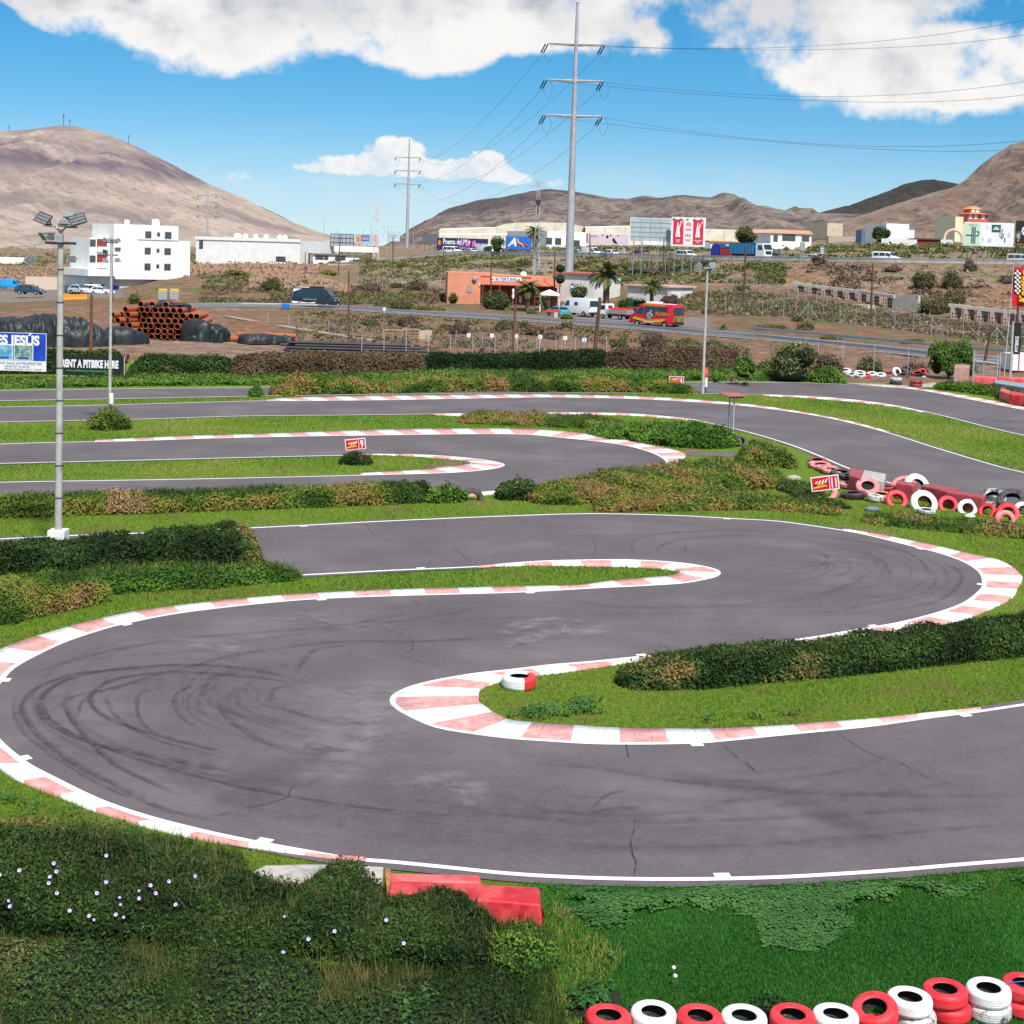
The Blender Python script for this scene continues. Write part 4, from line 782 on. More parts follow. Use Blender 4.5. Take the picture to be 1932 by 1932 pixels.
hedge('low_hedge', 'low clipped hedge with a brown dry face at the left edge', [(-200, 1200, .9, .8), (-20, 1180, .9, .8), (80, 1158, .85, .7), (160, 1142, .65, .6), (195, 1136, .4, .5)], .05, 800, MIXED, core_b, .14, (.05, .7), brown=[(.45, 1.0, .5, .9)], seed=36, blade=.1)
hedge('creeper_hedge', 'dark green creeper hedge on the island inside the lower hairpin', [(1168, 1304, .35, .45), (1230, 1304, .55, .55), (1330, 1300, .66, .6), (1450, 1290, .72, .6), (1570, 1278, .70, .6), (1700, 1264, .74, .65), (1830, 1250, .80, .65), (1960, 1236, .85, .7), (2150, 1212, .85, .7)], .045, 1000, IVY, core_d, .16, (0, .85), seed=6, brown=[(.0, .12, .5, 3.2), (.12, .35, .28, 1.0)], blade=.13)
hedge('long_hedge', 'long low hedge with brown patches between the two hairpins', [(-260, 990, .62, .8), (0, 978, .62, .75), (200, 972, .66, .75), (400, 965, .64, .75), (600, 958, .68, .75), (760, 951, .68, .75), (800, 947, .45, .6)], .07, 420, MIXED, core_d, .14, (.0, .80), seed=8, brown=[(.38, .46, .9, 3.2), (.55, 1, .12, 3.2)], tsc=.5, blade=.2)
hedge('round_bush', 'small dark round bush at the right end of the long low hedge', [(770, 946, .7, .5), (812, 944, .7, .5)], .07, 420, IVY, core_d, .15, (0, .6), seed=9, cat='bush')
for i, (sp_, lb, mt_, tb) in enumerate([
 ([(800, 952, .5, .6), (850, 950, .55, .7), (880, 948, .35, .5)], 'green weedy tussock left of the half-buried tyre', HBR, (0, .9)),
 ([(935, 946, .5, .6), (985, 944, .6, .8), (1030, 946, .4, .7)], 'dark green tussock right of the half-buried tyre', IVY, (.1, .95)),
 ([(1000, 956, .4, 1.0), (1080, 950, .62, 1.4), (1160, 946, .75, 1.9), (1240, 940, .70, 2.1), (1330, 932, .85, 2.4), (1400, 924, .85, 2.6), (1470, 916, .5, 1.8)], 'large mound of dry and green creeper right of the middle hairpin', MIXED, (.30, 1.0)),
 ([(1120, 968, .4, .8), (1250, 965, .5, 1.1), (1400, 962, .5, 1.2), (1500, 966, .3, 1.0), (1590, 975, .15, .8)], 'pale grassy bank in front of the large creeper mound', MIXED, (.32, .92)),
 ([(1390, 884, .6, .9), (1430, 882, .95, 1.1), (1480, 884, .8, 1.1), (1510, 888, .5, .8)], 'yellow-green bush behind the leaning sign with the number eleven', MIXED, (.3, .95)),
 ([(1490, 925, .35, .7), (1520, 935, .3, .6), (1560, 958, .15, .5), (1600, 965, .2, .5)], 'dark low weeds under the leaning number sign', IVY, (.1, 1)),
 ([(1640, 990, .22, .9), (1720, 997, .25, .9), (1820, 1006, .22, .9), (1960, 1020, .28, 1.0), (2100, 1040, .3, 1)], 'brown-green weeds in front of the tyre pile', MIXED, (.15, .95)),
 ([(865, 799, .35, 1.0), (920, 801, .55, 1.5), (1000, 804, .5, 1.7), (1100, 809, .45, 1.8), (1180, 813, .5, 1.6)], 'brown and green overgrown mound inside the upper bend', MIXED, (.2, 1)),
 ([(1120, 822, .4, 1.3), (1200, 833, .65, 1.7), (1280, 844, .95, 2.2), (1350, 850, 1.0, 2.1), (1395, 850, .6, 1.2)], 'thick green creeper mound beside the red-topped stand', HBR, (0, .9)),
 ([(505, 748, .5, .9), (560, 746, 1.2, 1.2), (620, 744, 1.0, 1.2), (690, 744, .8, 1.2)], 'brown overgrown heap left on the far island', MIXED, (.3, 1)),
 ([(690, 743, .7, 1.0), (800, 741, .8, 1.3), (950, 739, 1.0, 1.4), (1050, 740, .8, 1.3), (1150, 741, .9, 1.4), (1250, 743, .8, 1.3), (1310, 744, .4, .8)], 'long brown and green overgrown bank on the far island', MIXED, (.1, 1)),
 ([(465, 749, .3, .5), (480, 749, .75, .6), (495, 749, .3, .5)], 'small round green bush at the left end of the far bank', HBR, (0, .7))]):
    hedge('overgrown_mound', lb, sp_, .075 if i < 8 else .10, 330 if i < 8 else 200, mt_, core_d if mt_ is not MIXED else core_b, .26, tb, seed=40+i, cat='mound' if 'mound' in lb or 'bank' in lb or 'heap' in lb else 'bush', blade=.22 if i < 8 else .25, tsc=.6)
hedge('round_bush', 'round tufted bush at the foot of the thin lamp mast', [(155, 812, .5, .8), (197, 814, 1.1, 1.1), (240, 812, .5, .8)], .09, 260, MIXED, core_d, .15, (.05, .7), seed=60, cat='bush', blade=.3)
hedge('round_bush', 'small dark green bush under the sign with the number nine', [(636, 878, .35, .5), (668, 879, .50, .7), (700, 878, .35, .5)], .06, 420, IVY, core_d, .15, (.1, .95), seed=61, cat='bush')
# rough grass band behind the far lane
hedge('grass_bank', 'low bright green grassy bank along the far lane', [(-250, 735, .35, 2.2), (0, 733, .38, 2.2), (240, 728, .42, 2.4), (480, 726, .4, 2.4), (720, 724, .42, 2.4), (850, 722, .7, 2.4), (1000, 720, .45, 2.4), (1150, 720, .65, 2.4), (1300, 718, .6, 2.4), (1450, 718, .65, 2.2), (1560, 720, .5, 1.6)], .10, 130, HBR, core_d, .25, (0, 1), seed=62, cat='grass bank', blade=.3, tsc=.3)
hedge('round_bush', 'round green bush by the far lane left of the scattered tyres', [(1535, 722, .7, 1.0), (1570, 723, 1.3, 1.3), (1600, 723, .6, .9)], .11, 150, HBR, core_d, .15, (.1, 1), seed=63, cat='bush')
hedge('grass_bank', 'green grassy bank in front of the red barriers on the far right', [(1775, 733, .3, .8), (1830, 740, .6, 1.2), (1900, 750, .6, 1.2), (1990, 765, .6, 1.2)], .10, 150, HBR, core_d, .2, (0, .9), seed=64, cat='grass bank', blade=.3)
# the long boundary hedge, in the stretches one can tell apart
BH = 'stretch of the boundary hedge'
for i, (sp_, lb, mt_, tb, br) in enumerate([
 ([(235, 708, .5, .8), (270, 708, 1.5, 1.0), (330, 708, 1.3, 1.0), (385, 708, 1.3, 1.0), (440, 708, 1.3, 1.0)], 'dark green ragged stretch right of the black banner', IVY, (0, .9), None),
 ([(425, 710, 1.3, 1.0), (500, 709, 1.6, 1.1), (640, 708, 1.6, 1.1), (800, 707, 1.6, 1.1)], 'brown leafless stretch of the boundary hedge', DRY, (0, .85), None),
 ([(795, 707, 1.6, 1.0), (900, 705, 1.4, 1.0), (1000, 703, 1.45, 1.0), (1080, 703, 1.7, 1.1), (1150, 705, 2.0, 1.1)], 'very dark green stretch of the boundary hedge', IVY, (0, .5), None),
 ([(1140, 707, 2.0, 1.1), (1250, 707, 2.15, 1.1), (1360, 706, 2.15, 1.1), (1400, 706, 2.1, 1.1)], 'brown stretch with green top behind the thin right lamp mast', DRY, (.1, 1), None)]):
    hedge('boundary_hedge', lb, sp_, .10, 190, mt_, core_b if mt_ is DRY else core_d, .08, tb, group=None, seed=70+i, tsc=.4)
hedge('banner_hedge', 'green hedge behind the two banners at the left edge', [(-250, 706, 1.6, .8), (0, 706, 1.6, .8), (230, 706, 1.6, .8)], .10, 190, IVY, core_b, .10, (0, .9), seed=75)
# ---------------------------------------------------------------- tyres, barriers, signs and masts of the circuit
def paintmat(name, c, scuff, lo, hi, c2=None, sc=5):
    m = bpy.data.materials.new(name); m.use_nodes = True; t = NT(m.node_tree); b = t.n['Principled BSDF']; b.inputs['Roughness'].default_value = .5; b.inputs['Specular IOR Level'].default_value = .35
    co = t.new('ShaderNodeTexCoord').outputs['Object']; oi = t.new('ShaderNodeObjectInfo').outputs['Random']
    v_ = t.new('ShaderNodeVectorMath', {0: co, 1: t.new('ShaderNodeCombineXYZ', {0: t.m('MULTIPLY', oi, 40), 1: oi, 2: oi}).outputs[0]}, operation='ADD').outputs[0]
    k = t.mix(t.ss(t.noise(v_, 3, 5, .6), .35, .65), c, c2 or tuple(x*.8 for x in c))
    k = t.mix(t.ss(t.noise(v_, sc, 8, .72), lo, hi), k, scuff); t.l.new(k, b.inputs['Base Color'])
    bn = t.new('ShaderNodeBump', {'Height': t.noise(v_, 25, 4, .7), 'Strength': .3, 'Distance': .01}); t.l.new(bn.outputs[0], b.inputs['Normal'])
    MATS[name] = m; return m
rubber = mat('black_rubber', (.020, .020, .022), .75, (.045, .043, .042), 8, .3); dusty = mat('dusty_tyre_rubber', (.040, .038, .038), .85, (.10, .09, .085), 5, .3)
TP = {'red': paintmat('red_tyre_paint', (.66, .018, .028), (.14, .02, .02), .60, .72, (.72, .05, .06)), 'white': paintmat('white_tyre_paint', (.80, .80, .79), (.10, .09, .08), .62, .70, (.70, .69, .66)),
      'pink': paintmat('faded_pink_tyre_paint', (.66, .17, .17), (.22, .08, .08), .60, .74, (.72, .27, .25)), 'dark_red': paintmat('dark_red_tyre_paint', (.26, .022, .030), (.05, .03, .03), .52, .66, (.36, .06, .06)),
      'grey': paintmat('flaking_grey_tyre_paint', (.42, .42, .41), (.03, .03, .03), .47, .53, (.30, .30, .30)), 'black': dusty, 'worn': paintmat('worn_black_and_red_tyre', (.05, .04, .042), (.45, .09, .09), .55, .60), 'dirty': paintmat('dirty_white_tyre_paint', (.62, .60, .58), (.12, .10, .09), .50, .60)}
_ty = {}
def tyre(label, colr, loc, R=.288, wd=.2, rot=(0, 0, 0), group=None, half=None):
    key = (colr, R, wd, half)
    if key not in _ty:
        q = R/.288; h_ = wd/.2
        up = [(.155, .075), (.168, .090), (.195, .099), (.225, .102), (.258, .093), (.275, .078), (.282, .06)]
        gr = [(.288, .048), (.288, .040), (.280, .037), (.280, .031), (.288, .028), (.288, .010), (.280, .007), (.280, .001), (.288, -.002), (.288, -.022), (.280, -.025), (.280, -.031), (.288, -.034), (.288, -.048)]
        prof = up+gr+[(a, -b_) for a, b_ in reversed(up)]; prof = [(a*q, b_*h_) for a, b_ in prof]
        mb = MB(); mb.lathe(prof, n=36, close=False); 
        if half:
            n_ = len(mb.f); mb.mi = [0 if i_ % n_ < n_*half else 1 for i_ in range(n_)]
        o = mb.build('tyre', [TP[colr]] if not half else [TP[colr], TP['white']], smooth=True); inn = [(.155, -.075), (.160, -.062), (.235, -.075), (.262, -.04), (.266, 0), (.262, .04), (.235, .075), (.160, .062), (.155, .075)]
        mi = MB(); mi.lathe([(a*q*.999, b_*h_) for a, b_ in inn], n=36, close=False); li = mi.build('inner_lining', rubber, o, True)
        _ty[key] = (o, li); first = True
    else: first = False
    o = _ty[key][0] if first else clone(_ty[key][0])
    o.location = loc; o.rotation_euler = rot; tag(o, label, 'tyre', group); return o
# the row in the foreground: stacks of two
row = [(140, 195, 'red'), (335, 180, 'white'), (535, 197, 'red'), (725, 197, 'white'), (935, 192, 'red'), (1120, 190, 'white'), (1290, 172, 'red'), (1440, 117, 'white'), (1592, 82, 'red'), (1780, 78, 'white'), (1935, 58, 'red')]
words = ['at the left end of the foreground row', 'first white one from the left of the foreground row', 'between the two leftmost white stacks', 'with leaves growing in its hole', 'right of the stack with leaves in its hole', 'left of the tilted red tyre', 'the tilted stack', 'just right of the tilted red one', 'between the two rightmost white stacks', 'last white one on the right', 'cut by the right edge of the photo']
for i, (x, y, k) in enumerate(row):
    p = G(1086.8+.4375*x, 1826.4+.4375*y, .40); rz = random.uniform(0, 6); kk = {'red': 'red', 'white': 'white'}[k]
    rot = (random.uniform(-.03, .03), random.uniform(-.03, .03), rz)
    if i == 6: rot = (rad(14), rad(-13), 0)
    tyre(kk+' painted tyre, '+words[i]+', upper of two', k, (p.x, p.y, .305+(.045 if i == 6 else 0)), rot=rot, group='red and white tyre row in the foreground')
    dx_ = (.06 if i in (6, 7, 8) else random.uniform(-.02, .02))
    tyre(kk+' painted tyre, '+words[i]+', lower of two', 'dirty' if (k == 'white' and i in (7, 9)) else k, (p.x+dx_, p.y+random.uniform(-.02, .02), .102), rot=(0, 0, random.uniform(0, 6)), group='red and white tyre row in the foreground')
blue = mat('blue_plastic', (.05, .12, .35), .5)
for i in (4, 8, 9, 2):
    p = G(1086.8+.4375*row[i][0], 1826.4+.4375*row[i][1], .40); mb = MB(); mb.tube([(0, .17, .10), (.02, .20, .02), (.01, .27, -.05), (.03, .30, -.22), (.02, .26, -.3)] if i != 9 else [(.17, .02, .08), (.3, .06, .12), (.5, .10, .12), (.70, .14, .06)], .008, 5)
    o = mb.build('tie_cord', blue if i != 2 else rubber); o.location = (p.x, p.y, .31); tag(o, ['', '', 'dark cord tied round the red tyre between the two leftmost white stacks', '', 'blue cord hanging in the red tyre beside the leafy white one', '', '', '', 'blue cord tied in the high red stack on the right', 'dark blue cord stretched from the last white stack to the last red one'][i], 'cord')
# leaves growing out of and over the tyres
bush('leafy_weed', 'broad-leaved weed growing between the white and red tyres of the row', G(1450, 1945), [(0, 0, .25, .26, .2, .28), (.12, -.05, .12, .25, .2, .15)], .038, 320, CLOVER, core_d, 'weed', fill=.6)
p = G(1086.8+.4375*140, 1826.4+.4375*195, .40); bush('leafy_weed', 'small weed growing inside the leftmost red tyre', (p.x, p.y, 0), [(0, 0, .2, .13, .13, .13)], .03, 90, CLOVER, core_d, 'weed', fill=.7)
p = G(1086.8+.4375*725, 1826.4+.4375*197, .40); bush('leafy_weed', 'small weed growing inside the second white tyre of the row', (p.x, p.y, 0), [(0, 0, .2, .13, .13, .13)], .03, 90, CLOVER, core_d, 'weed', fill=.7)
bush('leafy_weed', 'weed at the foot of the leftmost white tyre', G(1175, 1940), [(0, 0, .1, .2, .15, .2)], .034, 120, CLOVER, core_d, 'weed', fill=.6)
for u, v in [(1269, 1847), (1272, 1863)]:
    p = G(u, v); mb = MB(); mb.cyl((0, 0, 0), (.01, 0, .14), .004, .003, 5); o = mb.build('stem', bark); m2 = MB(); m2.ball((.01, 0, .16), .03, .03, .028, 8, 6); h_ = m2.build('seed_head', mat('white_fluff', (.75, .73, .68), .9), o)
    o.name = 'dandelion_clock'; o.location = p; tag(o, ('upper' if v < 1855 else 'lower')+' white seed head standing in the lawn above the white tyre', 'flower', 'seed heads in the lawn')

# blocks given by the four corners of their top, in the picture
def block(name, label, top, h, mt, cat, flare=0.0, bevel=.03, group=None, zt=None, end=None, seg=3):
    pts = [G(u, v, zt or h) for u, v in top]; c0 = sum(pts, Vector())/4; mb = MB()
    tp = [(p.x-c0.x, p.y-c0.y, (zt or h)) for p in pts]; bt = [(a[0]*(1+flare*.3), a[1]*(1+flare), (zt or h)-h-.01) for a in tp]
    mb.add(bt+tp, [(3, 2, 1, 0), (4, 5, 6, 7), (0, 1, 5, 4), (1, 2, 6, 5), (2, 3, 7, 6), (3, 0, 4, 7)])
    o = mb.build(name, mt, smooth=True, bevel=bevel, seg=seg); o.location = (c0.x, c0.y, 0); tag(o, label, cat, group); return o
redpl = paintmat('red_barrier_plastic', (.47, .012, .022), (.24, .02, .02), .60, .78, (.60, .07, .075), 3); pinkpl = paintmat('sunbleached_red_plastic', (.60, .055, .06), (.35, .05, .05), .62, .78, (.68, .14, .13), 3); darkpl = paintmat('dull_dark_red_plastic', (.30, .035, .045), (.15, .02, .03), .58, .76, (.38, .07, .075), 3)
conc2 = mat('weathered_concrete', (.50, .46, .42), .9, (.32, .29, .26), 5, .7); stone = mat('pale_stone', (.46, .41, .35), .9, (.30, .25, .2), 6, .8)
b1 = block('plastic_barrier', 'long faded red plastic barrier half hidden by the flowering hedge', [(733, 1681), (1021, 1706), (1018, 1673), (737, 1659)], .46, redpl, 'barrier', .14, .05)
mb = MB(); q = [G(1017, 1712, .40), G(1024, 1712, .40), G(1029, 1732, .1), G(1002, 1752, 0), G(995, 1752, 0)]; c0 = q[0]
mb.add([(p-c0) for p in q]+[(p-c0+Vector((-.05, .05, -.01))) for p in q], [(0, 1, 2, 3, 4), (9, 8, 7, 6, 5), (0, 5, 6, 1), (1, 6, 7, 2), (2, 7, 8, 3), (3, 8, 9, 4), (4, 9, 5, 0)]); o = mb.build('end_flap', redpl, b1); o.location = c0-b1.location
block('plastic_barrier', 'pale red plastic barrier lying behind the long one at the track edge', [(735, 1660), (909, 1664), (906, 1650), (732, 1646)], .42, pinkpl, 'barrier', .1, .05)
mb = MB(); q = [G(u, v, .33) for u, v in [(462, 1650), (500, 1634), (565, 1629), (650, 1630), (724, 1637), (722, 1662), (660, 1668), (540, 1664)]]; c0 = q[0].copy(); c0.z = 0
mb.add([(p.x-c0.x, p.y-c0.y, .33+.02*math.sin(i*2)) for i, p in enumerate(q)]+[(p.x-c0.x, p.y-c0.y-.04, -.02) for p in q], [tuple(range(8)), tuple(range(15, 7, -1))]+[(i, i+8, (i+1) % 8+8, (i+1) % 8) for i in range(8)]); o = mb.build('concrete_slab', conc2, smooth=True, bevel=.03); o.location = c0; tag(o, 'broken pale concrete slab left of the red barriers', 'concrete slab')
mb = MB(); a = G(726, 1640, .40); b_ = G(730, 1682, .40); mb.add([Vector((0, 0, 0)), Vector((.08, 0, 0)), Vector((b_.x-a.x+.07, b_.y-a.y, 0)), Vector((b_.x-a.x, b_.y-a.y, 0))]+[Vector((x_, y_, -.42)) for x_, y_ in ((0, 0), (.08, 0), (b_.x-a.x+.07, b_.y-a.y), (b_.x-a.x, b_.y-a.y))], [(0, 1, 2, 3), (7, 6, 5, 4), (0, 4, 5, 1), (1, 5, 6, 2), (2, 6, 7, 3), (3, 7, 4, 0)]); o = mb.build('wooden_board', mat('orange_weathered_wood', (.46, .23, .06), .8, (.25, .13, .05), 6)); o.location = (a.x, a.y, .41); tag(o, 'upright orange wooden board between the concrete slab and the red barrier', 'board')
def rock(label, u, v, rx, ry, rz_, mt=None, name='stone', cat='stone', z=0, seed=0, Y=None):
    p = G(u, v) if Y is None else ground_at(u, Y); mb = MB(); mb.ball((0, 0, rz_*.6), rx, ry, rz_, 12, 8)
    mb.v = [tuple(np.array(q_)*(1+.22*(float(vn(q_[0]*3/rx*.3+seed, q_[1]*3/ry*.3+q_[2], 3, seed))-.5))) for q_ in mb.v]; o = mb.build(name, mt or stone, smooth=True); o.location = p; return tag(o, label, cat)
rock('pale flat stone at the foot of the long red barrier', 940, 1752, .22, .13, .10)
rock('small white stone in the weeds in front of the tyre pile', 1803, 997, .14, .1, .07, TP['white']); rock('pale stone left of the leaning number sign', 1498, 907, .35, .25, .16, seed=4); rock('white stone among the upright tyres', 1830, 977, .22, .16, .1, TP['white'], seed=5); rock('blue-grey stone below the pink tyres', 1645, 964, .3, .2, .12, mat('blue_grey_stone', (.16, .20, .27), .8), seed=6)
tyre('red and white tyre lying on the island inside the lower hairpin', 'red', G(979, 1305)+Vector((0, .35, .14)), .39, .30, (0, 0, rad(-72)), half=.30)
tyre('half-buried upright black tyre showing its tread beside the green tussocks', 'black', G(890, 945)+Vector((0, .1, .02)), .48, .3, (rad(82), 0, rad(12)))
tyre('black tyre leaning at the foot of the red-topped stand', 'black', G(1397, 842)+Vector((0, 0, .25)), .32, .22, (rad(75), 0, rad(35)))
# the big pile on the right
UD = lambda x, y: (1494+.2266*x, 860+.2266*y)
pile = [  # x, y(contact), colour, R, width, kind, yaw, label
 (220, 66, 'dark_red', .46, .16, 'f', 0, 'dusty grey-pink tyre at the top left end of the pile'), (222, 92, 'dirty', .46, .16, 'f', 4, 'second tyre from the top left end of the pile, white'),
 (245, 112, 'pink', .50, .2, 'f', 8, 'pink tyre under the white one at the top left of the pile'), (300, 134, 'pink', .52, .2, 'f', 8, 'pink tyre, middle one of three at the top left of the pile'), (345, 156, 'pink', .52, .2, 'f', 9, 'pink tyre just above the leaning number sign'),
 (425, 176, 'black', .50, .2, 'f', 9, 'black tyre right of the leaning number sign, upper'), (500, 205, 'black', .52, .2, 'f', 10, 'black tyre right of the leaning number sign, lower'), (610, 225, 'black', .50, .2, 'f', 8, 'black tyre behind the concrete block'), (700, 245, 'black', .50, .2, 'f', 8, 'black tyre between concrete block and dark red tyre'),
 (285, 345, 'pink', .52, .24, 'u', -10, 'pink tyre standing behind the number sign'), (500, 278, 'pink', .54, .22, 'f', 6, 'large flat pink tyre right of the number sign'), (655, 282, 'white', .42, .22, 'f', 4, 'flat white tyre behind the pink ones'),
 (640, 325, 'pink', .50, .22, 'l', 10, 'tilted pink tyre in front of the flat white one'), (525, 365, 'worn', .54, .24, 'f', 10, 'worn black and red tyre below the large flat pink one'), (800, 312, 'dark_red', .45, .26, 'f', 5, 'dark red tyre in the middle of the pile'),
 (700, 388, 'dirty', .34, .26, 'f', 5, 'flat dirty white tyre in front of the dark red one'), (755, 362, 'pink', .48, .18, 'f', 4, 'flat faded tyre left of the red arched one'), (940, 315, 'pink', .54, .24, 'l', -22, 'pink tyre leaning steeply to the left on the pile'), (1050, 350, 'white', .56, .30, 'w', 15, 'wide white tyre tipped forward with black inside'),
 (880, 412, 'red', .46, .24, 'u', 0, 'bright red arched tyre standing left of the large white one'), (1108, 445, 'white', .56, .28, 'u', 8, 'largest upright white tyre of the pile'), (1130, 490, 'dirty', .36, .16, 'f', 0, 'flat whitish tyre half sunk in the grass below the largest white one'),
 (1225, 385, 'dirty', .42, .2, 'f', -8, 'flat white tyre behind the right red arched one'), (1345, 400, 'dirty', .36, .2, 'l', 0, 'small white tyre behind the right red arched one'), (1310, 452, 'red', .42, .24, 'u', -5, 'upright red tyre right of the largest white one'), (1475, 478, 'white', .40, .24, 'u', -12, 'upright white tyre between two red ones'),
 (1500, 425, 'dark_red', .44, .2, 'f', -6, 'flat dark red tyre behind the upright white one'), (1640, 500, 'red', .36, .24, 'u', -40, 'red tyre turned sideways left of the last red arch'), (1690, 430, 'grey', .55, .26, 'l', -10, 'large flaking grey and black tyre'), (1810, 525, 'red', .45, .24, 'u', -18, 'last upright red tyre near the right edge'),
 (1785, 568, 'pink', .40, .26, 'd', -15, 'pink tyre with coarse tread lying below the last red one'), (1850, 455, 'black', .60, .3, 'l', -8, 'big black tyre at the right end of the pile'), (1940, 500, 'white', .4, .24, 'u', -10, 'white tyre cut by the right edge behind the last red one'), (1720, 372, 'dirty', .36, .2, 'f', 0, 'flat whitish tyre beside the end of the red barriers')]
for x, y, k, R, wd, kd, yw, lb in pile:
    p = G(*UD(x, y)); yw = rad(yw)
    if kd == 'f': loc = p+Vector((0, R*.55, wd*.5+.04)); rot = (rad(random.uniform(-6, 10)), rad(random.uniform(-6, 6)), yw)
    elif kd == 'l': loc = p+Vector((0, R*.5, R*.45+.08)); rot = (rad(34), rad(-14), yw)
    elif kd == 'w': loc = p+Vector((0, R*.5, R*.60+.1)); rot = (rad(62), rad(0), yw)
    elif kd == 'd': loc = p+Vector((0, .2, R*.25)); rot = (rad(70), rad(65), yw)
    else: loc = p+Vector((0, .2, R*.34)); rot = (rad(60), 0, yw)
    tyre(lb, k, loc, R, wd, rot, 'old tyres in the pile beside the upper lane')
BC = lambda l: [UD(*q) for q in l]
block('concrete_block', 'white-painted concrete block at the head of the tyre pile', BC([(575, 190), (765, 215), (785, 150), (600, 115)]), .55, conc2, 'concrete block', .05, .03)
for top, lb, mt_ in [([(475, 160), (572, 185), (592, 120), (485, 92)], 'dark red barrier block joined to the concrete block', darkpl), ([(862, 228), (1010, 250), (1050, 222), (880, 196)], 'dark red barrier behind the leaning pink tyre', darkpl), ([(1078, 246), (1310, 300), (1400, 272), (1100, 228)], 'dark red barrier in the middle of the run beside the lane', darkpl), ([(1318, 305), (1590, 350), (1618, 325), (1345, 290)], 'last dark red barrier of the run beside the lane', darkpl)]:
    block('plastic_barrier', lb, BC(top), .65, mt_, 'barrier', .10, .05, 'dark red barriers beside the upper lane')
hedge('weed_tuft', 'lilac-flowered weeds left of the leaning number sign', [UD(30, 300)+(.3, .3), UD(80, 310)+(.4, .35), UD(140, 310)+(.3, .3)], .06, 400, IVY, core_d, .2, (.1, .9), seed=91, cat='weeds')
# scattered tyres beyond the far lane
UF = lambda x, y: (1434+.2578*x, 362+.2578*y)
for x, y, k, R, kd, lb in [(630, 1325, 'white', .5, 'f', 'flat white tyre at the left end of the far scattered tyres'), (672, 1356, 'dirty', .42, 'f', 'flat whitish tyre just below the leftmost far white one'), (735, 1342, 'white', .52, 'f', 'second white tyre of the far scattered tyres'), (740, 1362, 'dirty', .42, 'f', 'whitish tyre half under the second far white one'), (782, 1362, 'red', .35, 'f', 'bright red tyre among the far scattered white ones'), (822, 1350, 'white', .46, 'f', 'third white tyre of the far scattered tyres'), (885, 1358, 'white', .46, 'f', 'fourth far white tyre, left of the dark ones'), (945, 1350, 'dark_red', .48, 'f', 'dark tyre between the fourth far white tyre and the standing one'), (1000, 1352, 'white', .46, 'u', 'standing white tyre of the far scattered tyres'), (1050, 1360, 'worn', .5, 'f', 'dark tyre right of the standing white one'), (1075, 1335, 'black', .5, 'l', 'black tyre on top of the far dark ones'), (1155, 1345, 'dark_red', .55, 'f', 'dark red tyre near the bright green tree'), (1190, 1340, 'red', .35, 'l', 'small red tyre near the bright green tree'), (1010, 1325, 'dark_red', .4, 'f', 'dark red tyre behind the standing white one')]:
    p = G(*UF(x, y)); loc = p+Vector((0, R*.4, .16)) if kd == 'f' else p+Vector((0, .1, R*.8)); tyre(lb, k, loc, R, .3, (rad(14), rad(random.uniform(-8, 8)), 0) if kd == 'f' else (rad(75), 0, rad(30)) if kd == 'u' else (rad(40), rad(10), 0), 'scattered tyres beyond the far lane')
for u, v, k, lb, n_ in [(1693, 726, 'black', 'black and white tyre on the outer edge of the far lane', 1), (1731, 731, 'dark_red', 'dark red tyre on the outer edge of the far lane', 1)]:
    tyre(lb+', upper of two', 'dirty' if k == 'black' else k, G(u, v)+Vector((0, .5, .42)), .5, .26, (0, 0, 0)); tyre(lb+', lower of two', k, G(u, v)+Vector((0, .5, .15)), .5, .26, (0, 0, 0))
for x, lb in [(1855, 'left'), (1871, 'middle'), (1884, 'right')]:
    tyre('black tyre at the foot of the gate, '+lb+' of three', 'black', G(x, 731)+Vector((0, .4, .16 if lb != 'middle' else .4)), .5, .28, (rad(6), 0, 0), 'black tyres at the gate')
for i, (u, lb) in enumerate([(1508, 'left'), (1526, 'middle'), (1543, 'right')]): tyre('half-hidden black tyre under the dark bush, '+lb+' of three', 'black', G(u, 711)+Vector((0, .3, .3)), .5, .3, (rad(60), rad(10*i), rad(20*i)), 'black tyres under the dark bush')

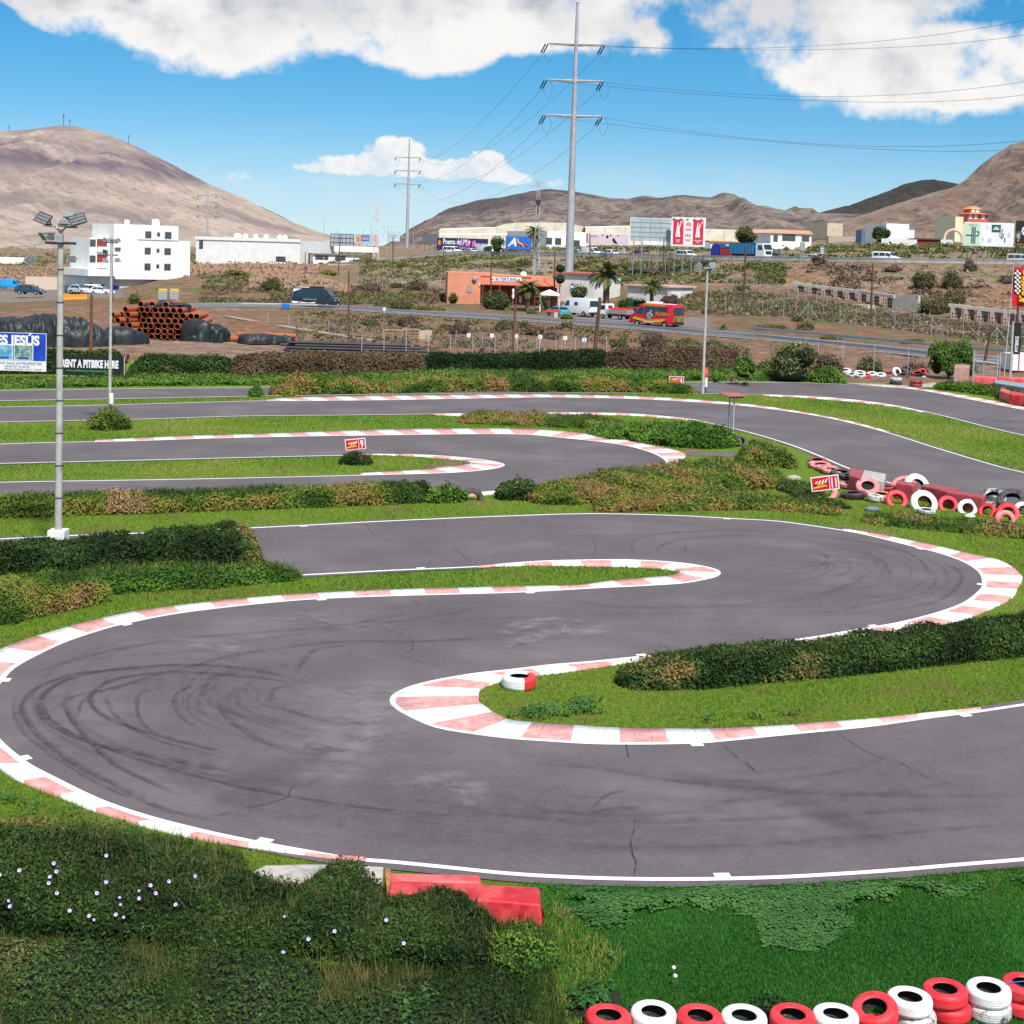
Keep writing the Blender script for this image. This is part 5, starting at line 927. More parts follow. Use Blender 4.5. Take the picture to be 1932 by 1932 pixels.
# number signs
sred = mat('sign_red', (.62, .012, .020), .45, (.55, .012, .02), 3); swh = mat('sign_white', (.80, .78, .78), .5, (.74, .72, .72), 4); syel = mat('sign_yellow', (.85, .50, .03), .5); sblk = mat('sign_black', (.02, .02, .02), .5); sora = mat('sign_orange', (.85, .22, .02), .5)
metal = mat('galvanised_steel', (.42, .43, .44), .45, (.34, .35, .36), 5, .1, .5); rust = mat('rusty_steel', (.20, .085, .045), .85, (.11, .05, .03), 6, .4)
def numsign(label, u, v, vb, wm, hm, roll, num, yaw=0.0):
    g_ = G(u, vb); c0 = P(u, v, g_.y); root = thing('number_sign', label, 'sign', (g_.x, g_.y, 0), yaw); zc = c0.z
    mb = MB(); mb.cyl((0, .03, -.1), (0, .03, zc), .02, .02, 8); mb.build('post', rust, root)
    pn = MB(); pn.box(-wm/2, wm/2, -.012, .012, -hm/2, hm/2); bd = pn.build('board', swh, root, bevel=.006); bd.location = (0, 0, zc); bd.rotation_euler = (0, rad(-roll), 0)
    s_ = wm*.66-wm/2; f = MB(); f.box(-wm/2+.04*wm, s_-.012*wm, -.016, -.0125, -hm/2+.07*hm, hm/2-.07*hm); f.build('emblem_panel', sred, bd)
    f = MB(); f.box(s_+.012*wm, wm/2-.04*wm, -.016, -.0125, -hm/2+.07*hm, hm/2-.07*hm); f.build('number_panel', sred, bd)
    cx = (s_+.012*wm+wm/2-.04*wm)/2; text(num, hm*.95, swh, bd, (cx, -.018, -hm*.34), bold=.028, xs=.62 if len(num) == 1 else .55, align='CENTER', name='number', depth=.002)
    # the emblem: chequered flash, racing car and a yellow streak
    ex0, ex1 = -wm/2+.08*wm, s_-.06*wm; ew = ex1-ex0; e = MB()
    for k in range(4): x0 = ex0+ew*(.10+.22*k); e.add([(x0, -.019, hm*.02), (x0+ew*.12, -.019, hm*.02), (x0+ew*.24, -.019, hm*(.20+.03*k)), (x0+ew*.12, -.019, hm*(.17+.03*k))], [(0, 1, 2, 3)])
    e.build('emblem_flash', swh, bd); e = MB(); e.add([(ex0, -.0185, -hm*.18), (ex0+ew*.45, -.0185, -hm*.02), (ex0+ew*.35, -.0185, hm*.12), (ex0+ew*.12, -.0185, hm*.1)], [(0, 1, 2, 3)]); e.add([(ex0+ew*.5, -.0185, -hm*.1), (ex1, -.0185, -hm*.05), (ex1, -.0185, hm*.12), (ex0+ew*.6, -.0185, hm*.05)], [(0, 1, 2, 3)]); e.build('emblem_shadow', sblk, bd)
    e = MB(); e.add([(ex0, -.0195, -hm*.30), (ex1-ew*.05, -.0195, -hm*.20), (ex1-ew*.15, -.0195, -hm*.12), (ex0, -.0195, -hm*.2)], [(0, 1, 2, 3)]); e.ball((ex0+ew*.62, -.0185, hm*.0), ew*.10, .002, hm*.11, 8, 6); e.build('emblem_streak', syel, bd)
    e = MB(); e.add([(ex0+ew*.2, -.020, -hm*.12), (ex0+ew*.75, -.020, -hm*.10), (ex0+ew*.8, -.020, -hm*.03), (ex0+ew*.3, -.020, hm*.02)], [(0, 1, 2, 3)]); e.build('emblem_car', sora, bd)
    return root
numsign('red and white board with the number 9 standing in a small bush', 669.8, 838, 876, .93, .50, 7, '9'); numsign('small red and white board with the number 6 by the far lane', 1275.5, 716.5, 741, 1.08, .50, 0, '6'); numsign('tilted red and white board with the number 11 leaning on the tyre pile', 1555, 911.5, 946, 1.15, .60, 8.5, '11')

# lamp masts
lens = mat('floodlight_glass', (.12, .125, .13), .15, (.2, .2, .21), 9, spec=.6); lhead = mat('grey_lamp_housing', (.36, .37, .36), .5, (.27, .28, .27), 6); ldark = mat('dark_lamp_housing', (.045, .045, .05), .5); mastm = mat('weathered_mast_paint', (.43, .42, .39), .7, (.33, .30, .26), 3, .2, lo=.4, hi=.7); wht = mat('white_paint', (.78, .78, .76), .55, (.70, .69, .66), 3)
def flood(par, loc, rot, s=1.0, dark_=False):
    mb = MB(); w_, h_, d_ = .24*s, .19*s, .07*s
    mb.add([(-w_, -d_, -h_), (w_, -d_, -h_), (w_, -d_, h_), (-w_, -d_, h_), (-w_*.7, d_, -h_*.6), (w_*.7, d_, -h_*.6), (w_*.7, d_, h_*.6), (-w_*.7, d_, h_*.6)], [(0, 1, 2, 3), (7, 6, 5, 4), (0, 4, 5, 1), (1, 5, 6, 2), (2, 6, 7, 3), (3, 7, 4, 0)])
    mb.box(-w_*1.05, -w_*.98, -d_*.5, d_*2.2, -.02, .02); mb.box(w_*.98, w_*1.05, -d_*.5, d_*2.2, -.02, .02); mb.box(-w_*1.05, w_*1.05, d_*2.2, d_*2.5, -.02, .02)
    o = mb.build('floodlight', ldark if dark_ else lhead, par); o.location = loc; o.rotation_euler = [rad(a) for a in rot]
    g = MB()
    for k in range(3): g.box(-w_*.88, w_*.88, -d_*1.12, -d_*1.02, -h_*.85+k*h_*.6, -h_*.85+k*h_*.6+h_*.42)
    g.build('glass', lens, o); return o
def mast(label, u, vb, vt, r0, r1, Y=None):
    b_ = G(u, vb); zt = P(u, vt, b_.y).z; root = thing('lamp_mast', label, 'lamp mast', (b_.x, b_.y, 0)); mb = MB(); mb.cyl((0, 0, -.2), (0, 0, zt), r0, r1, 14); mb.build('pole', mastm, root, True)
    return root, zt
m1, zt = mast('tall concrete lamp mast with a white block foot on the left', 109.5, 1062, 447, .115, .085)
mb = MB(); mb.box(-.26, .26, -.26, .26, -.1, 1.02); mb.build('foot_block', wht, m1, bevel=.02)
for k in range(1, 9): mb = MB(); zz = 1+k*(zt-1)/9; mb.cyl((0, 0, zz), (0, 0, zz+.03), .125-.003*k, .125-.003*k, 14); mb.build('clamp_band', ldark, m1)
mb = MB(); mb.box(-.45, .45, -.05, .05, zt-.22, zt-.14); mb.build('cross_arm', ldark, m1); mb = MB(); mb.box(-.12, .12, -.22, -.09, zt-.16, zt+.10); mb.build('junction_box', lhead, m1, bevel=.01)
mb = MB(); mb.cyl((0, 0, zt-.1), (0, 0, zt+.22), .06, .06, 8); mb.tube([(-.50, 0, zt+.34), (-.15, 0, zt+.30), (0, 0, zt+.12), (.15, 0, zt+.30), (.50, 0, zt+.30)], .03, 6); mb.build('forked_arm', metal, m1)
flood(m1, (-.50, -.05, zt+.50), (-38, 18, -18), 1.0, True); flood(m1, (.52, -.05, zt+.50), (-38, -18, 18), 1.0, True); flood(m1, (.14, -.12, zt+.42), (-62, 0, 10), .72); flood(m1, (.24, .1, zt+.60), (-50, 0, 170), .8); flood(m1, (-.52, .05, zt+.02), (35, 0, -50), .72); flood(m1, (-.32, .05, zt+.03), (15, 0, 40), .62)
mb = MB(); mb.tube([(-.45, 0, zt-.2), (-.78, 0, zt-.26), (-.84, 0, zt-.55)], .014, 5); mb.tube([(.26, 0, zt-.3), (.30, 0, zt-.5)], .014, 5); mb.build('broken_bracket', metal, m1); flood(m1, (-.92, 0, zt-.68), (10, -48, 20), .66); flood(m1, (.34, 0, zt-.64), (5, 0, 0), .55)
m2, zt = mast('thin grey lamp mast with a white box, behind the tall one', 206.5, 810, 458, .085, .07)
for dx_, dz_, rt in [(-.32, .10, (-35, 20, -25)), (.32, .10, (-35, -20, 25)), (0, .14, (-60, 0, 160)), (-.30, -.45, (25, 0, -30)), (.33, -.32, (20, 0, 30)), (-.28, -.95, (-20, 0, 10)), (.33, -.90, (-25, 0, -15))]: flood(m2, (dx_, -.03, zt+dz_), rt, .62, dz_ > .05 and dx_ != 0)
mb = MB(); mb.box(-.34, .34, -.03, .03, zt-.02, zt+.03); mb.box(-.32, .34, -.03, .03, zt-.66, zt-.60); mb.build('cross_arm', ldark, m2); mb = MB(); mb.box(.06, .24, -.3, -.1, 1.35, 1.9); mb.build('white_box', wht, m2, bevel=.02)
m3, zt = mast('thin lamp mast at the far lane beside the red and white marker', 1325.5, 744, 503, .12, .075)
for dx_, dz_, rt in [(-.30, .22, (-60, 0, 150)), (.35, .10, (-30, -20, 25)), (.45, -.30, (10, 0, 30)), (.05, .5, (-70, 0, 10)), (-.6, .05, (-20, 20, -40)), (.15, -.15, (60, 0, 0))]: flood(m3, (dx_, -.03, zt+dz_), rt, .95, dx_ == -.30)
mb = MB(); mb.box(-.6, .5, -.03, .03, zt-.0, zt+.06); mb.cyl((0, 0, zt), (0, 0, zt+.4), .04, .04, 6); mb.build('cross_arm', ldark, m3)
g_ = G(1331, 742); k = thing('marker_post', 'upright red and white marker tube beside the thin mast', 'marker', (g_.x, g_.y, 0)); z0 = P(1331, 730, g_.y).z; z1 = P(1331, 712, g_.y).z; z2 = P(1331, 694, g_.y).z
mb = MB(); mb.cyl((0, 0, -.05), (0, 0, z0), .04, .04, 8); mb.build('stand', ldark, k); mb = MB(); mb.cyl((0, 0, z0), (0, 0, z1), .115, .115, 14); mb.build('white_half', wht, k, True); mb = MB(); mb.cyl((0, 0, z1), (0, 0, z2-.05), .13, .13, 14); mb.cyl((0, 0, z2-.05), (0, 0, z2), .13, .08, 14); mb.build('red_half', TP['red'], k, True)
# marshal stand
g_ = G(1382, 839); k = thing('marshal_stand', 'tall thin two-legged stand with a small red roof beside the upper lane', 'stand', (g_.x, g_.y, 0)); zt = P(1382, 747, g_.y).z
grey_p = mat('grey_painted_post', (.55, .55, .54), .6, (.40, .40, .39), 3); rd = mat('faded_red_roof', (.42, .13, .12), .7, (.36, .10, .10), 5)
for x_, y_, z_ in ((0, 0, 0), (-.17, .5, 0)):
    mb = MB(); mb.cyl((x_, y_, -.1), (x_, y_, zt*.55), .035, .035, 8); mb.build('leg', grey_p, k); mb = MB(); mb.cyl((x_, y_, zt*.55), (x_, y_, zt), .036, .036, 8); mb.build('upper_leg', mastm, k)
mb = MB(); mb.add([(-.75, .55, zt+.06), (-.42, -.35, zt-.02), (.55, -.35, zt+.02), (.28, .55, zt+.10)]+[(-.75, .55, zt+.10), (-.42, -.35, zt+.02), (.55, -.35, zt+.06), (.28, .55, zt+.14)], [(0, 1, 2, 3), (7, 6, 5, 4), (0, 4, 5, 1), (1, 5, 6, 2), (2, 6, 7, 3), (3, 7, 4, 0)]); mb.build('roof', rd, k); mb = MB(); mb.box(-.3, .5, -.02, .02, zt-.10, zt-.02); mb.build('roof_beam', ldark, k)
mb = MB(); mb.add([(-.33, .15, .33), (-.2, -.2, .30), (.28, -.2, .22), (.42, .0, .30)]+[(-.33, .15, .39), (-.2, -.2, .36), (.28, -.2, .28), (.42, .0, .36)], [(3, 2, 1, 0), (4, 5, 6, 7), (0, 1, 5, 4), (1, 2, 6, 5), (2, 3, 7, 6), (3, 0, 4, 7)]); mb.build('foot_plate', grey_p, k)

# lilac flowers in the hedge
lil = mat('lilac_petals', (.52, .40, .80), .6, (.64, .52, .86), 20); lild = mat('violet_flower_throat', (.16, .05, .38), .6)
def nearest_hit(root, u, v):
    """the leaf of the hedge that the picture point falls on"""
    f = [c_ for c_ in root.children if c_.name.startswith('foliage')][0]; n = len(f.data.vertices); a = np.empty(n*3, np.float32); f.data.vertices.foreach_get('co', a); a = a.reshape(-1, 3)[::4]+np.array(root.location)
    d = np.array(ray(u, v)); d /= np.linalg.norm(d); r = a-np.array(CAM); t_ = r@d; off = np.linalg.norm(r-t_[:, None]*d, axis=1); k = np.nonzero(off < .12)[0]
    return Vector(a[k[np.argmin(t_[k])]]) if len(k) else None
def flower(root, u, v, s=.035):
    p = nearest_hit(root, u, v)
    if p is None: return
    mb = MB(); n = 10; vs = [(0, 0, -.4*s)]
    for i in range(n): a = 2*math.pi*i/n; r = s*(1 if i % 2 == 0 else .86); vs.append((r*math.cos(a), r*math.sin(a), .05*s))
    mb.add(vs, [(0, 1+i, 1+(i+1) % n) for i in range(n)]); mb.ball((0, 0, -.12*s), .28*s, .28*s, .1*s, 8, 4, 1); o = mb.build('blossom', [lil, lild], root)
    dr = (CAM-p).normalized(); o.location = p-root.location+dr*.03; o.rotation_euler = (dr+Vector((random.uniform(-.4, .4), random.uniform(-.2, .2), random.uniform(-.1, .5)))).to_track_quat('Z', 'Y').to_euler()
for x, y in [(65, 403), (205, 400), (200, 412), (180, 436), (215, 360), (204, 492), (42, 526), (18, 524), (253, 543), (312, 575), (325, 595), (405, 437), (376, 468), (433, 492), (461, 521), (447, 549), (457, 575), (555, 448), (530, 465), (602, 476), (630, 429), (660, 540), (416, 340), (745, 405), (1056, 573), (1060, 730), (1145, 702), (1290, 650), (1468, 572), (1509, 662), (540, 495), (5, 408)]:
    flower(h1, x/2, 1434+y/2, .029 if random.random() < .75 else .020)
# ---------------------------------------------------------------- beyond the circuit
plaster = mat('white_plaster', (.80, .79, .76), .8, (.72, .71, .68), .5); plaster2 = mat('off_white_plaster', (.70, .68, .65), .85, (.60, .58, .55), .6); glassd = mat('dark_window_glass', (.045, .055, .065), .12, (.07, .08, .09), 2, spec=.6); shut = mat('brown_window_frame', (.20, .13, .10), .6); salmon = mat('salmon_plaster', (.66, .27, .16), .85, (.56, .22, .13), .5); terra = mat('terracotta_tiles', (.55, .17, .11), .8, (.45, .13, .08), 3); orange_r = mat('orange_roof_tiles', (.70, .28, .11), .8, (.6, .22, .08), 3); maroon = mat('maroon_wall', (.25, .045, .03), .8)  # the first plaster is one even white wall colour
cream = mat('cream_sheeting', (.72, .66, .52), .7, (.60, .54, .42), .25); creamw = mat('pale_greenhouse_cover', (.80, .77, .68), .7, (.68, .63, .53), .3); bluep = mat('blue_vehicle_paint', (.02, .10, .34), .4); wood = mat('brown_pole_wood', (.085, .045, .030), .9, (.13, .075, .05), 3, .3); beige = mat('beige_plaster', (.58, .47, .34), .9, (.48, .39, .29), .6); block_m = mat('pale_blockwork', (.52, .47, .39), .9, (.42, .37, .30), 2, .3)
def frame(u1, Y1, u2, Y2, v=520):
    a = P(u1, v, Y1); b_ = P(u2, v, Y2); return a.x, a.y, math.atan2(b_.y-a.y, b_.x-a.x), math.hypot(b_.x-a.x, b_.y-a.y)
def Zv(u, v, Y): return P(u, v, Y).z
def opening(par, x, z, w_, h_, y=0, nm='window', fm=None, gm=None, mull=1):
    mb = MB(); mb.box(x-w_/2-.08, x+w_/2+.08, y-.06, y+.05, z-.08, z+h_+.08); o = mb.build(nm, fm or shut, par)
    g = MB(); n = mull+1; ww = (w_-.06*(n-1))/n
    for k in range(n): g.box(x-w_/2+k*(ww+.06), x-w_/2+k*(ww+.06)+ww, y-.075, y-.063, z, z+h_)
    g.build('pane', gm or glassd, o); return o
# --- white apartment block
Y0 = 283; x_, y_, yw, L = frame(214, 281, 335, 290); zb = -.6; gz = lambda v, u=270: Zv(u, v, 284)-zb
ap = thing('apartment_building', 'white four-storey flat-roofed apartment block at the foot of the pale hill', 'building', (x_, y_, zb), yw)
t1, t2 = gz(424), gz(452); sx = L/121.0
mb = MB(); mb.box(0, L, 0, 9, 3.4, t1); mb.build('wall', plaster, ap); mb = MB(); mb.box(L+.02, L+27*sx, .6, 8.6, 3.4, t2); mb.build('side_wing', plaster, ap); mb = MB(); mb.box(0, L+20*sx, 1.1, 9, -3, 3.38); mb.build('ground_floor', plaster2, ap)
mb = MB(); mb.box(-28*sx-1, -.02, 1.5, 10, 3.4, t2+.1); mb.build('balcony_wing', plaster, ap); mb = MB(); mb.box(44*sx, L-.02, -.15, -.002, t2, t1+.001); mb.build('upper_block', plaster, ap)
mb = MB(); mb.box(-48*sx-1, -.05, -2.5, 9, 4.0, 5.3); mb.build('canopy', plaster, ap); mb = MB(); mb.box(-42*sx-1, -.4, -.5, 8.5, -1, 3.98); mb.build('shop_wall', plaster2, ap)
for zz in (5.6, 8.6): 
    mb = MB(); mb.box(-15*sx-1, -2*sx-.5, 1.35, 1.49, zz+.8, zz+2.3); mb.build('balcony_recess', maroon, ap); mb = MB(); mb.box(-16*sx-1, -1.5*sx-.5, .7, 1.45, zz-.1, zz+.85); mb.build('balcony_parapet', plaster, ap)
    for k in (-25, -20): opening(ap, k*sx-1, zz+.9, .45, 1.2, 1.5, mull=0)
for cx, w_ in ((63, 10), (82.5, 4), (101, 11)):
    for v_ in (448, 479, 509): opening(ap, cx*sx, gz(v_)-(.0 if w_ > 5 else -.4), w_*sx, 1.15 if w_ > 5 else .6, -.155 if v_ < 452 else 0, mull=1 if w_ > 5 else 0)
for k, h_ in ((-39, 2.9), (-31, 2.4), (-17, 2.6)): opening(ap, k*sx-.5, -.2, 6*sx, h_, -.5, 'shop_window', plaster, glassd, 0)
for cx, zz, r in ((42, t1, .5), (96, t1, .7), (100, t1, .5), (-10, t2, .3), (-6, t2, .3)): mb = MB(); mb.cyl((cx*sx, 4, zz), (cx*sx, 4, zz+r*1.8), r, r, 10); mb.build('roof_tank', plaster, ap)
mb = MB(); mb.cyl((90*sx, 4, t1), (90*sx, 4, t1+3.4), .05, .05, 5); mb.box(90*sx-1.2, 90*sx+1.2, 3.97, 4.03, t1+1.6, t1+1.66); mb.box(90*sx-.8, 90*sx+.8, 3.97, 4.03, t1+2.5, t1+2.56); mb.build('roof_aerial', metal, ap)
mb = MB(); mb.box(9*sx, L*.95, 1.02, 1.09, 0, 3.0); mb.build('garage_opening', mat('pale_garage_door', (.62, .56, .52), .8), ap)
mb = MB(); mb.box(-4*sx, -4*sx+1.4, -.62, -.55, .8, 2.2); mb.build('blue_sign', mat('blue_sign_face', (.02, .07, .42), .5), ap)
# --- other buildings
def simple(name, label, u1, Y1, u2, Y2, vt, vb, depth, mt, cat='building', roof=None, wins=(), parapet=None, shed=0):
    x_, y_, yw, L = frame(u1, Y1, u2, Y2); um = (u1+u2)/2; Ym = (Y1+Y2)/2; zb = Zv(um, vb, Ym); h = Zv(um, vt, Ym)-zb
    r = thing(name, label, cat, (x_, y_, zb), yw); mb = MB(); mb.box(0, L, 0, depth, -3, h); mb.build('wall', mt, r)
    if roof: mb = MB(); mb.prism([(-.4, h+.003), (L+.4, h+.003), (L+.4, h+.3), (-.4, h+.3)] if not shed else [(-.4, h+.003), (L+.4, h+.003), (L-1, h+shed), (1, h+shed)], -.5, depth+.5); mb.build('roof', roof, r)
    for fx, fz, w_, h_ in wins: opening(r, fx*L, fz*h, w_, h_, 0, mull=0)
    return r, L, h
wh_, L, h = simple('warehouse', 'long white warehouse with round roof vents beside the apartment block', 369, 405, 565, 398, 451, 497, 30, plaster, wins=[(.82, .12, 2.6, 1.3), (.05, .55, 1.0, 2.2)])
mb = MB(); mb.box(-.2, L+.2, -.25, -.02, h-.5, h+.35); mb.build('parapet', plaster, wh_)
for fx in (.33, .36, .42, .52, .62, .75, .80): mb = MB(); mb.ball((fx*L, 4, h+.6), .8, .8, .9, 10, 6); mb.cyl((fx*L, 4, h), (fx*L, 4, h+.5), .5, .5, 8); mb.build('roof_vent', plaster, wh_, True)
b_, L, h = simple('small_building', 'low white building with a dark flat roof edge right of the warehouse', 590, 400, 677, 404, 481, 498, 12, plaster, roof=mat('grey_roof_edge', (.25, .2, .18), .8), wins=[(.1, .45, 1.2, 1), (.18, .45, 1, 1), (.28, .45, 1, 1), (.6, .45, 2.4, 1), (.5, .45, .6, .6)])
simple('hut', 'small pale hut with orange roof above the low white building', 577, 470, 606, 471, 466, 480, 8, plaster, roof=orange_r, shed=1.6)
simple('block_wall', 'long pale block retaining wall below the low white building', 618, 372, 722, 368, 499, 513, .4, block_m, 'wall')
simple('block_wall', 'low brick-holed retaining wall behind the reddish earth mound', 352, 330, 480, 334, 514, 522, .4, block_m, 'wall')
simple('ruined_wall', 'low pale pink wall in the car park at the left', 48, 290, 111, 290, 522, 543, .4, mat('pale_pink_render', (.66, .52, .42), .9), 'wall')
simple('white_wall', 'long white wall at the left edge below the pale hill', -80, 470, 45, 470, 484, 494, .5, plaster, 'wall')
# greenhouses
def wavy(name, label, pts, Y, vb, depth, mt, side):
    base = [(P(u, 450, Y).x, Zv(u, v, Y)) for u, v in pts]; zb = min(Zv(pts[0][0], vb, Y), Zv(pts[-1][0], vb, Y)); x0 = base[0][0]; r = thing(name, label, 'greenhouse', (x0, Y, zb)); n = len(base); mb = MB()
    top = [(x-x0, z-zb) for x, z in base]; rows = []
    for k in range(6): rows += [(x, depth*k/5, z+.8*math.sin(k*1.2+x*.05)*(k > 0)) for x, z in top]
    mb.add(rows, [(k*n+i, k*n+i+1, (k+1)*n+i+1, (k+1)*n+i) for k in range(5) for i in range(n-1)]); mb.build('cover', mt, r)
    mb = MB(); mb.add([(x, .05, -4) for x, z in top]+[(x, .05, z-.01) for x, z in top], [(i, i+1, n+i+1, n+i) for i in range(n-1)]); mb.build('side_netting', side, r)
    mb = MB()
    for k in range(0, int(top[-1][0]), 8): zt_ = np.interp(k, [t_[0] for t_ in top], [t_[1] for t_ in top]); mb.cyl((k, -.02, -3), (k, -.02, zt_), .08, .08, 4)
    mb.build('support_posts', metal, r); return r
wavy('greenhouse', 'long cream-covered greenhouse with a wavy roof behind the aquarium billboard', [(828, 434), (880, 432), (933, 430), (950, 424), (972, 420), (1019, 419), (1068, 420), (1104, 428), (1140, 429)], 620, 455, 60, creamw, cream)
wavy('greenhouse', 'lower greenhouse in front of the wavy-roofed one', [(830, 444), (900, 444), (960, 443), (1010, 440)], 560, 458, 30, creamw, cream)
wavy('greenhouse', 'long pale greenhouse right of the tall power mast', [(1104, 430), (1186, 428), (1331, 431), (1386, 433), (1440, 434)], 600, 462, 60, creamw, cream)
simple('warehouse', 'white industrial shed left of the pink poster billboard', 1030, 470, 1104, 476, 437, 468, 30, plaster, wins=[(.05, .2, 2, 2), (.28, .2, 2, 2), (.72, .1, 3, 2)])
simple('farmhouse', 'white house with orange roof behind the blue dump truck', 1451, 395, 1528, 400, 441, 463, 12, plaster, roof=mat('pale_orange_roof', (.72, .40, .28), .8), shed=1.0, wins=[(.12, .3, 1.2, 1.6), (.44, .4, 4, 1.6), (.85, .4, 2.2, 1.4)])
simple('shed', 'low pinkish-roofed shed right of the burger billboard', 1338, 410, 1408, 412, 457, 463, 10, plaster2, roof=orange_r)
simple('hut', 'beige windowless cube building on the slope', 1557, 560, 1586, 563, 421, 437, 14, beige)
w7, L, h = simple('white_house', 'tall plain white house right of the dark green tree', 1668, 430, 1711, 432, 422, 460, 12, plaster); mb = MB(); mb.box(L+.02, L+3, 2, 10, -1, h*.72); mb.build('side_wing', plaster, w7)
simple('white_wall', 'white yard wall in front of the tall white house', 1660, 395, 1727, 394, 451, 468, .5, plaster2, 'wall')
simple('shed', 'dark open shed with a white block right of the tall white house', 1727, 400, 1771, 400, 452, 463, 8, maroon, roof=mat('dark_roof', (.10, .08, .08), .9)); simple('white_block', 'white rounded block building between shed and arch', 1772, 398, 1790, 397, 452, 471, 5, plaster)
simple('blue_shed', 'long low blue-grey roofed shed left of the dark green tree', 1622, 470, 1672, 470, 434, 442, 8, mat('blue_sheet', (.10, .17, .25), .6)); simple('rubble_wall', 'pale stone terrace wall behind the highway', 1560, 500, 1640, 500, 446, 456, 3, stone, 'wall')
# red tower house
x_, y_, yw, L = frame(1803, 470, 1858, 474); zb = Zv(1830, 445, 470); zz = lambda v: Zv(1830, v, 470)-zb; redw = mat('red_plaster', (.62, .12, .08), .85)
rt = thing('tower_house', 'red house with orange hipped tower roofs and a cream wing above the cactus billboard', 'building', (x_, y_, zb), yw); sx = L/55
mb = MB(); mb.box(0, 30*sx, 1.5, 12, -2, zz(409)); mb.build('cream_wing', mat('cream_plaster', (.78, .70, .48), .85), rt); mb = MB(); mb.box(17*sx, L, 0, 14*sx*1.6, -2, zz(403)); mb.build('wall', redw, rt)
def hip(par, x0, x1, y0, y1, z0_, z1_, mt, nm='roof'):
    mb = MB(); i_ = (x1-x0)*.3; j_ = (y1-y0)*.38; mb.add([(x0, y0, z0_), (x1, y0, z0_), (x1, y1, z0_), (x0, y1, z0_), (x0+i_, y0+j_, z1_), (x1-i_, y0+j_, z1_), (x1-i_, y1-j_, z1_), (x0+i_, y1-j_, z1_)], [(0, 1, 5, 4), (1, 2, 6, 5), (2, 3, 7, 6), (3, 0, 4, 7), (4, 5, 6, 7), (3, 2, 1, 0)]); return mb.build(nm, mt, par)
hip(rt, 15*sx, L+1*sx, -1, 15*sx*1.6, zz(403)+.01, zz(400), orange_r); mb = MB(); mb.box(24*sx, 44*sx, 3*sx, 20*sx, zz(401), zz(394)); mb.build('tower', redw, rt); hip(rt, 22.5*sx, 45.5*sx, 1.5*sx, 21.5*sx, zz(394)+.01, zz(388), orange_r)
for fx, v_, y_ in ((32, 412, 0), (46, 412, 0), (22, 412, 0), (29, 399.5, 3*sx), (37, 399.5, 3*sx)): opening(rt, fx*sx, zz(v_), 5*sx, 1.1 if y_ else 1.5, y_, 'window', plaster, mat('bright_window', (.75, .75, .78), .3), 0)
# stone arch
x_, y_, yw, L = frame(1776, 400, 1807, 402); zb = Zv(1790, 463, 400); ar = thing('arch', 'pale pink horseshoe arch standing left of the cactus billboard', 'arch', (x_+L/2, y_, zb)); mb = MB(); r_ = L/2-.3; z0 = Zv(1790, 432, 400)-zb-r_-.2; pts = [(-r_*.95, 0, -1), (-r_, 0, z0)]+[(-r_*math.cos(a), 0, z0+r_*math.sin(a)) for a in np.linspace(.1, 3.04, 14)]+[(r_, 0, z0), (r_*.95, 0, -1)]; mb.tube(pts, .38, 8); mb.build('arch_ring', mat('pale_pink_stone', (.72, .50, .38), .85, (.62, .42, .32), 1), ar, True)

# --- bar
x_, y_, yw, L = frame(845, 252, 907, 252.5); zb = Zv(876, 569, 252); sx = L/62; Hh = Zv(876, 514.5, 252)-zb
bar = thing('bar_building', 'salmon-coloured bar with a white sign and a red tiled awning', 'building', (x_, y_, zb), yw-rad(1))
mb = MB(); mb.box(0, L, 0, 14, -1.5, Hh); mb.build('wall', salmon, bar); L2 = 202*sx
mb = MB(); mb.prism([(L+.01, -1.5), (L2, -1.5), (L2, Hh*.93), (158*sx, Hh*.93), (152*sx, Hh*1.0-.4), (128*sx, Hh*.92), (112*sx, Hh*1.0-.2), (100*sx, Hh*.97), (85*sx, Hh), (L+.01, Hh*1.0)], 2.5, 14); mb.build('front_wall', salmon, bar)
mb = MB(); mb.prism([(2.5, 3.62), (2.5, 3.5), (-.3, 2.95), (-.3, 3.07)], L+.02, L2+14*sx, plane='yz'); mb.build('awning', terra, bar); mb = MB(); mb.box(L+.1, 160*sx, 2.35, 2.49, 4.35, 4.5); mb.build('ledge', terra, bar)
mb = MB(); mb.box(L+12*sx, L2+8*sx, 2.3, 2.48, -.8, 2.75); mb.build('dark_porch', maroon, bar)
for k in (66, 98, 130, 165, 200, 212): mb = MB(); mb.cyl((k*sx, -.2, -1.4), (k*sx, -.2, 3.0), .1, .1, 6); mb.build('porch_post', maroon, bar)
mb = MB(); mb.box(82*sx, 141*sx, 2.2, 2.34, 3.62, 4.32); sg_ = mb.build('sign_board', wht, bar); sb = mat('sign_blue', (.05, .10, .42), .5); text("SUTER'S BAR", .68, sb, sg_, (112*sx, 2.18, 3.74), bold=.02, xs=.95, align='CENTER')
for k in (85.5, 136): mb = MB(); mb.ball((k*sx, 2.19, 3.92), .24, .01, .16, 8, 6); mb.build('red_emblem', TP['red'], sg_)
mb = MB(); mb.tube([(91*sx, 2.19, 4.15), (91.5*sx, 2.19, 3.8), (93*sx, 2.19, 3.8), (94*sx, 2.19, 4.15)], .03, 4); mb.build('cup_emblem', sb, sg_)
mb = MB(); mb.ball((51*sx, -.4, Hh-.95), .42, .2, .42, 14, 8); mb.cyl((51*sx, -.3, Hh-.95), (51*sx, .05, Hh-.95), .08, .08, 6); mb.build('satellite_dish', lhead, bar, True)
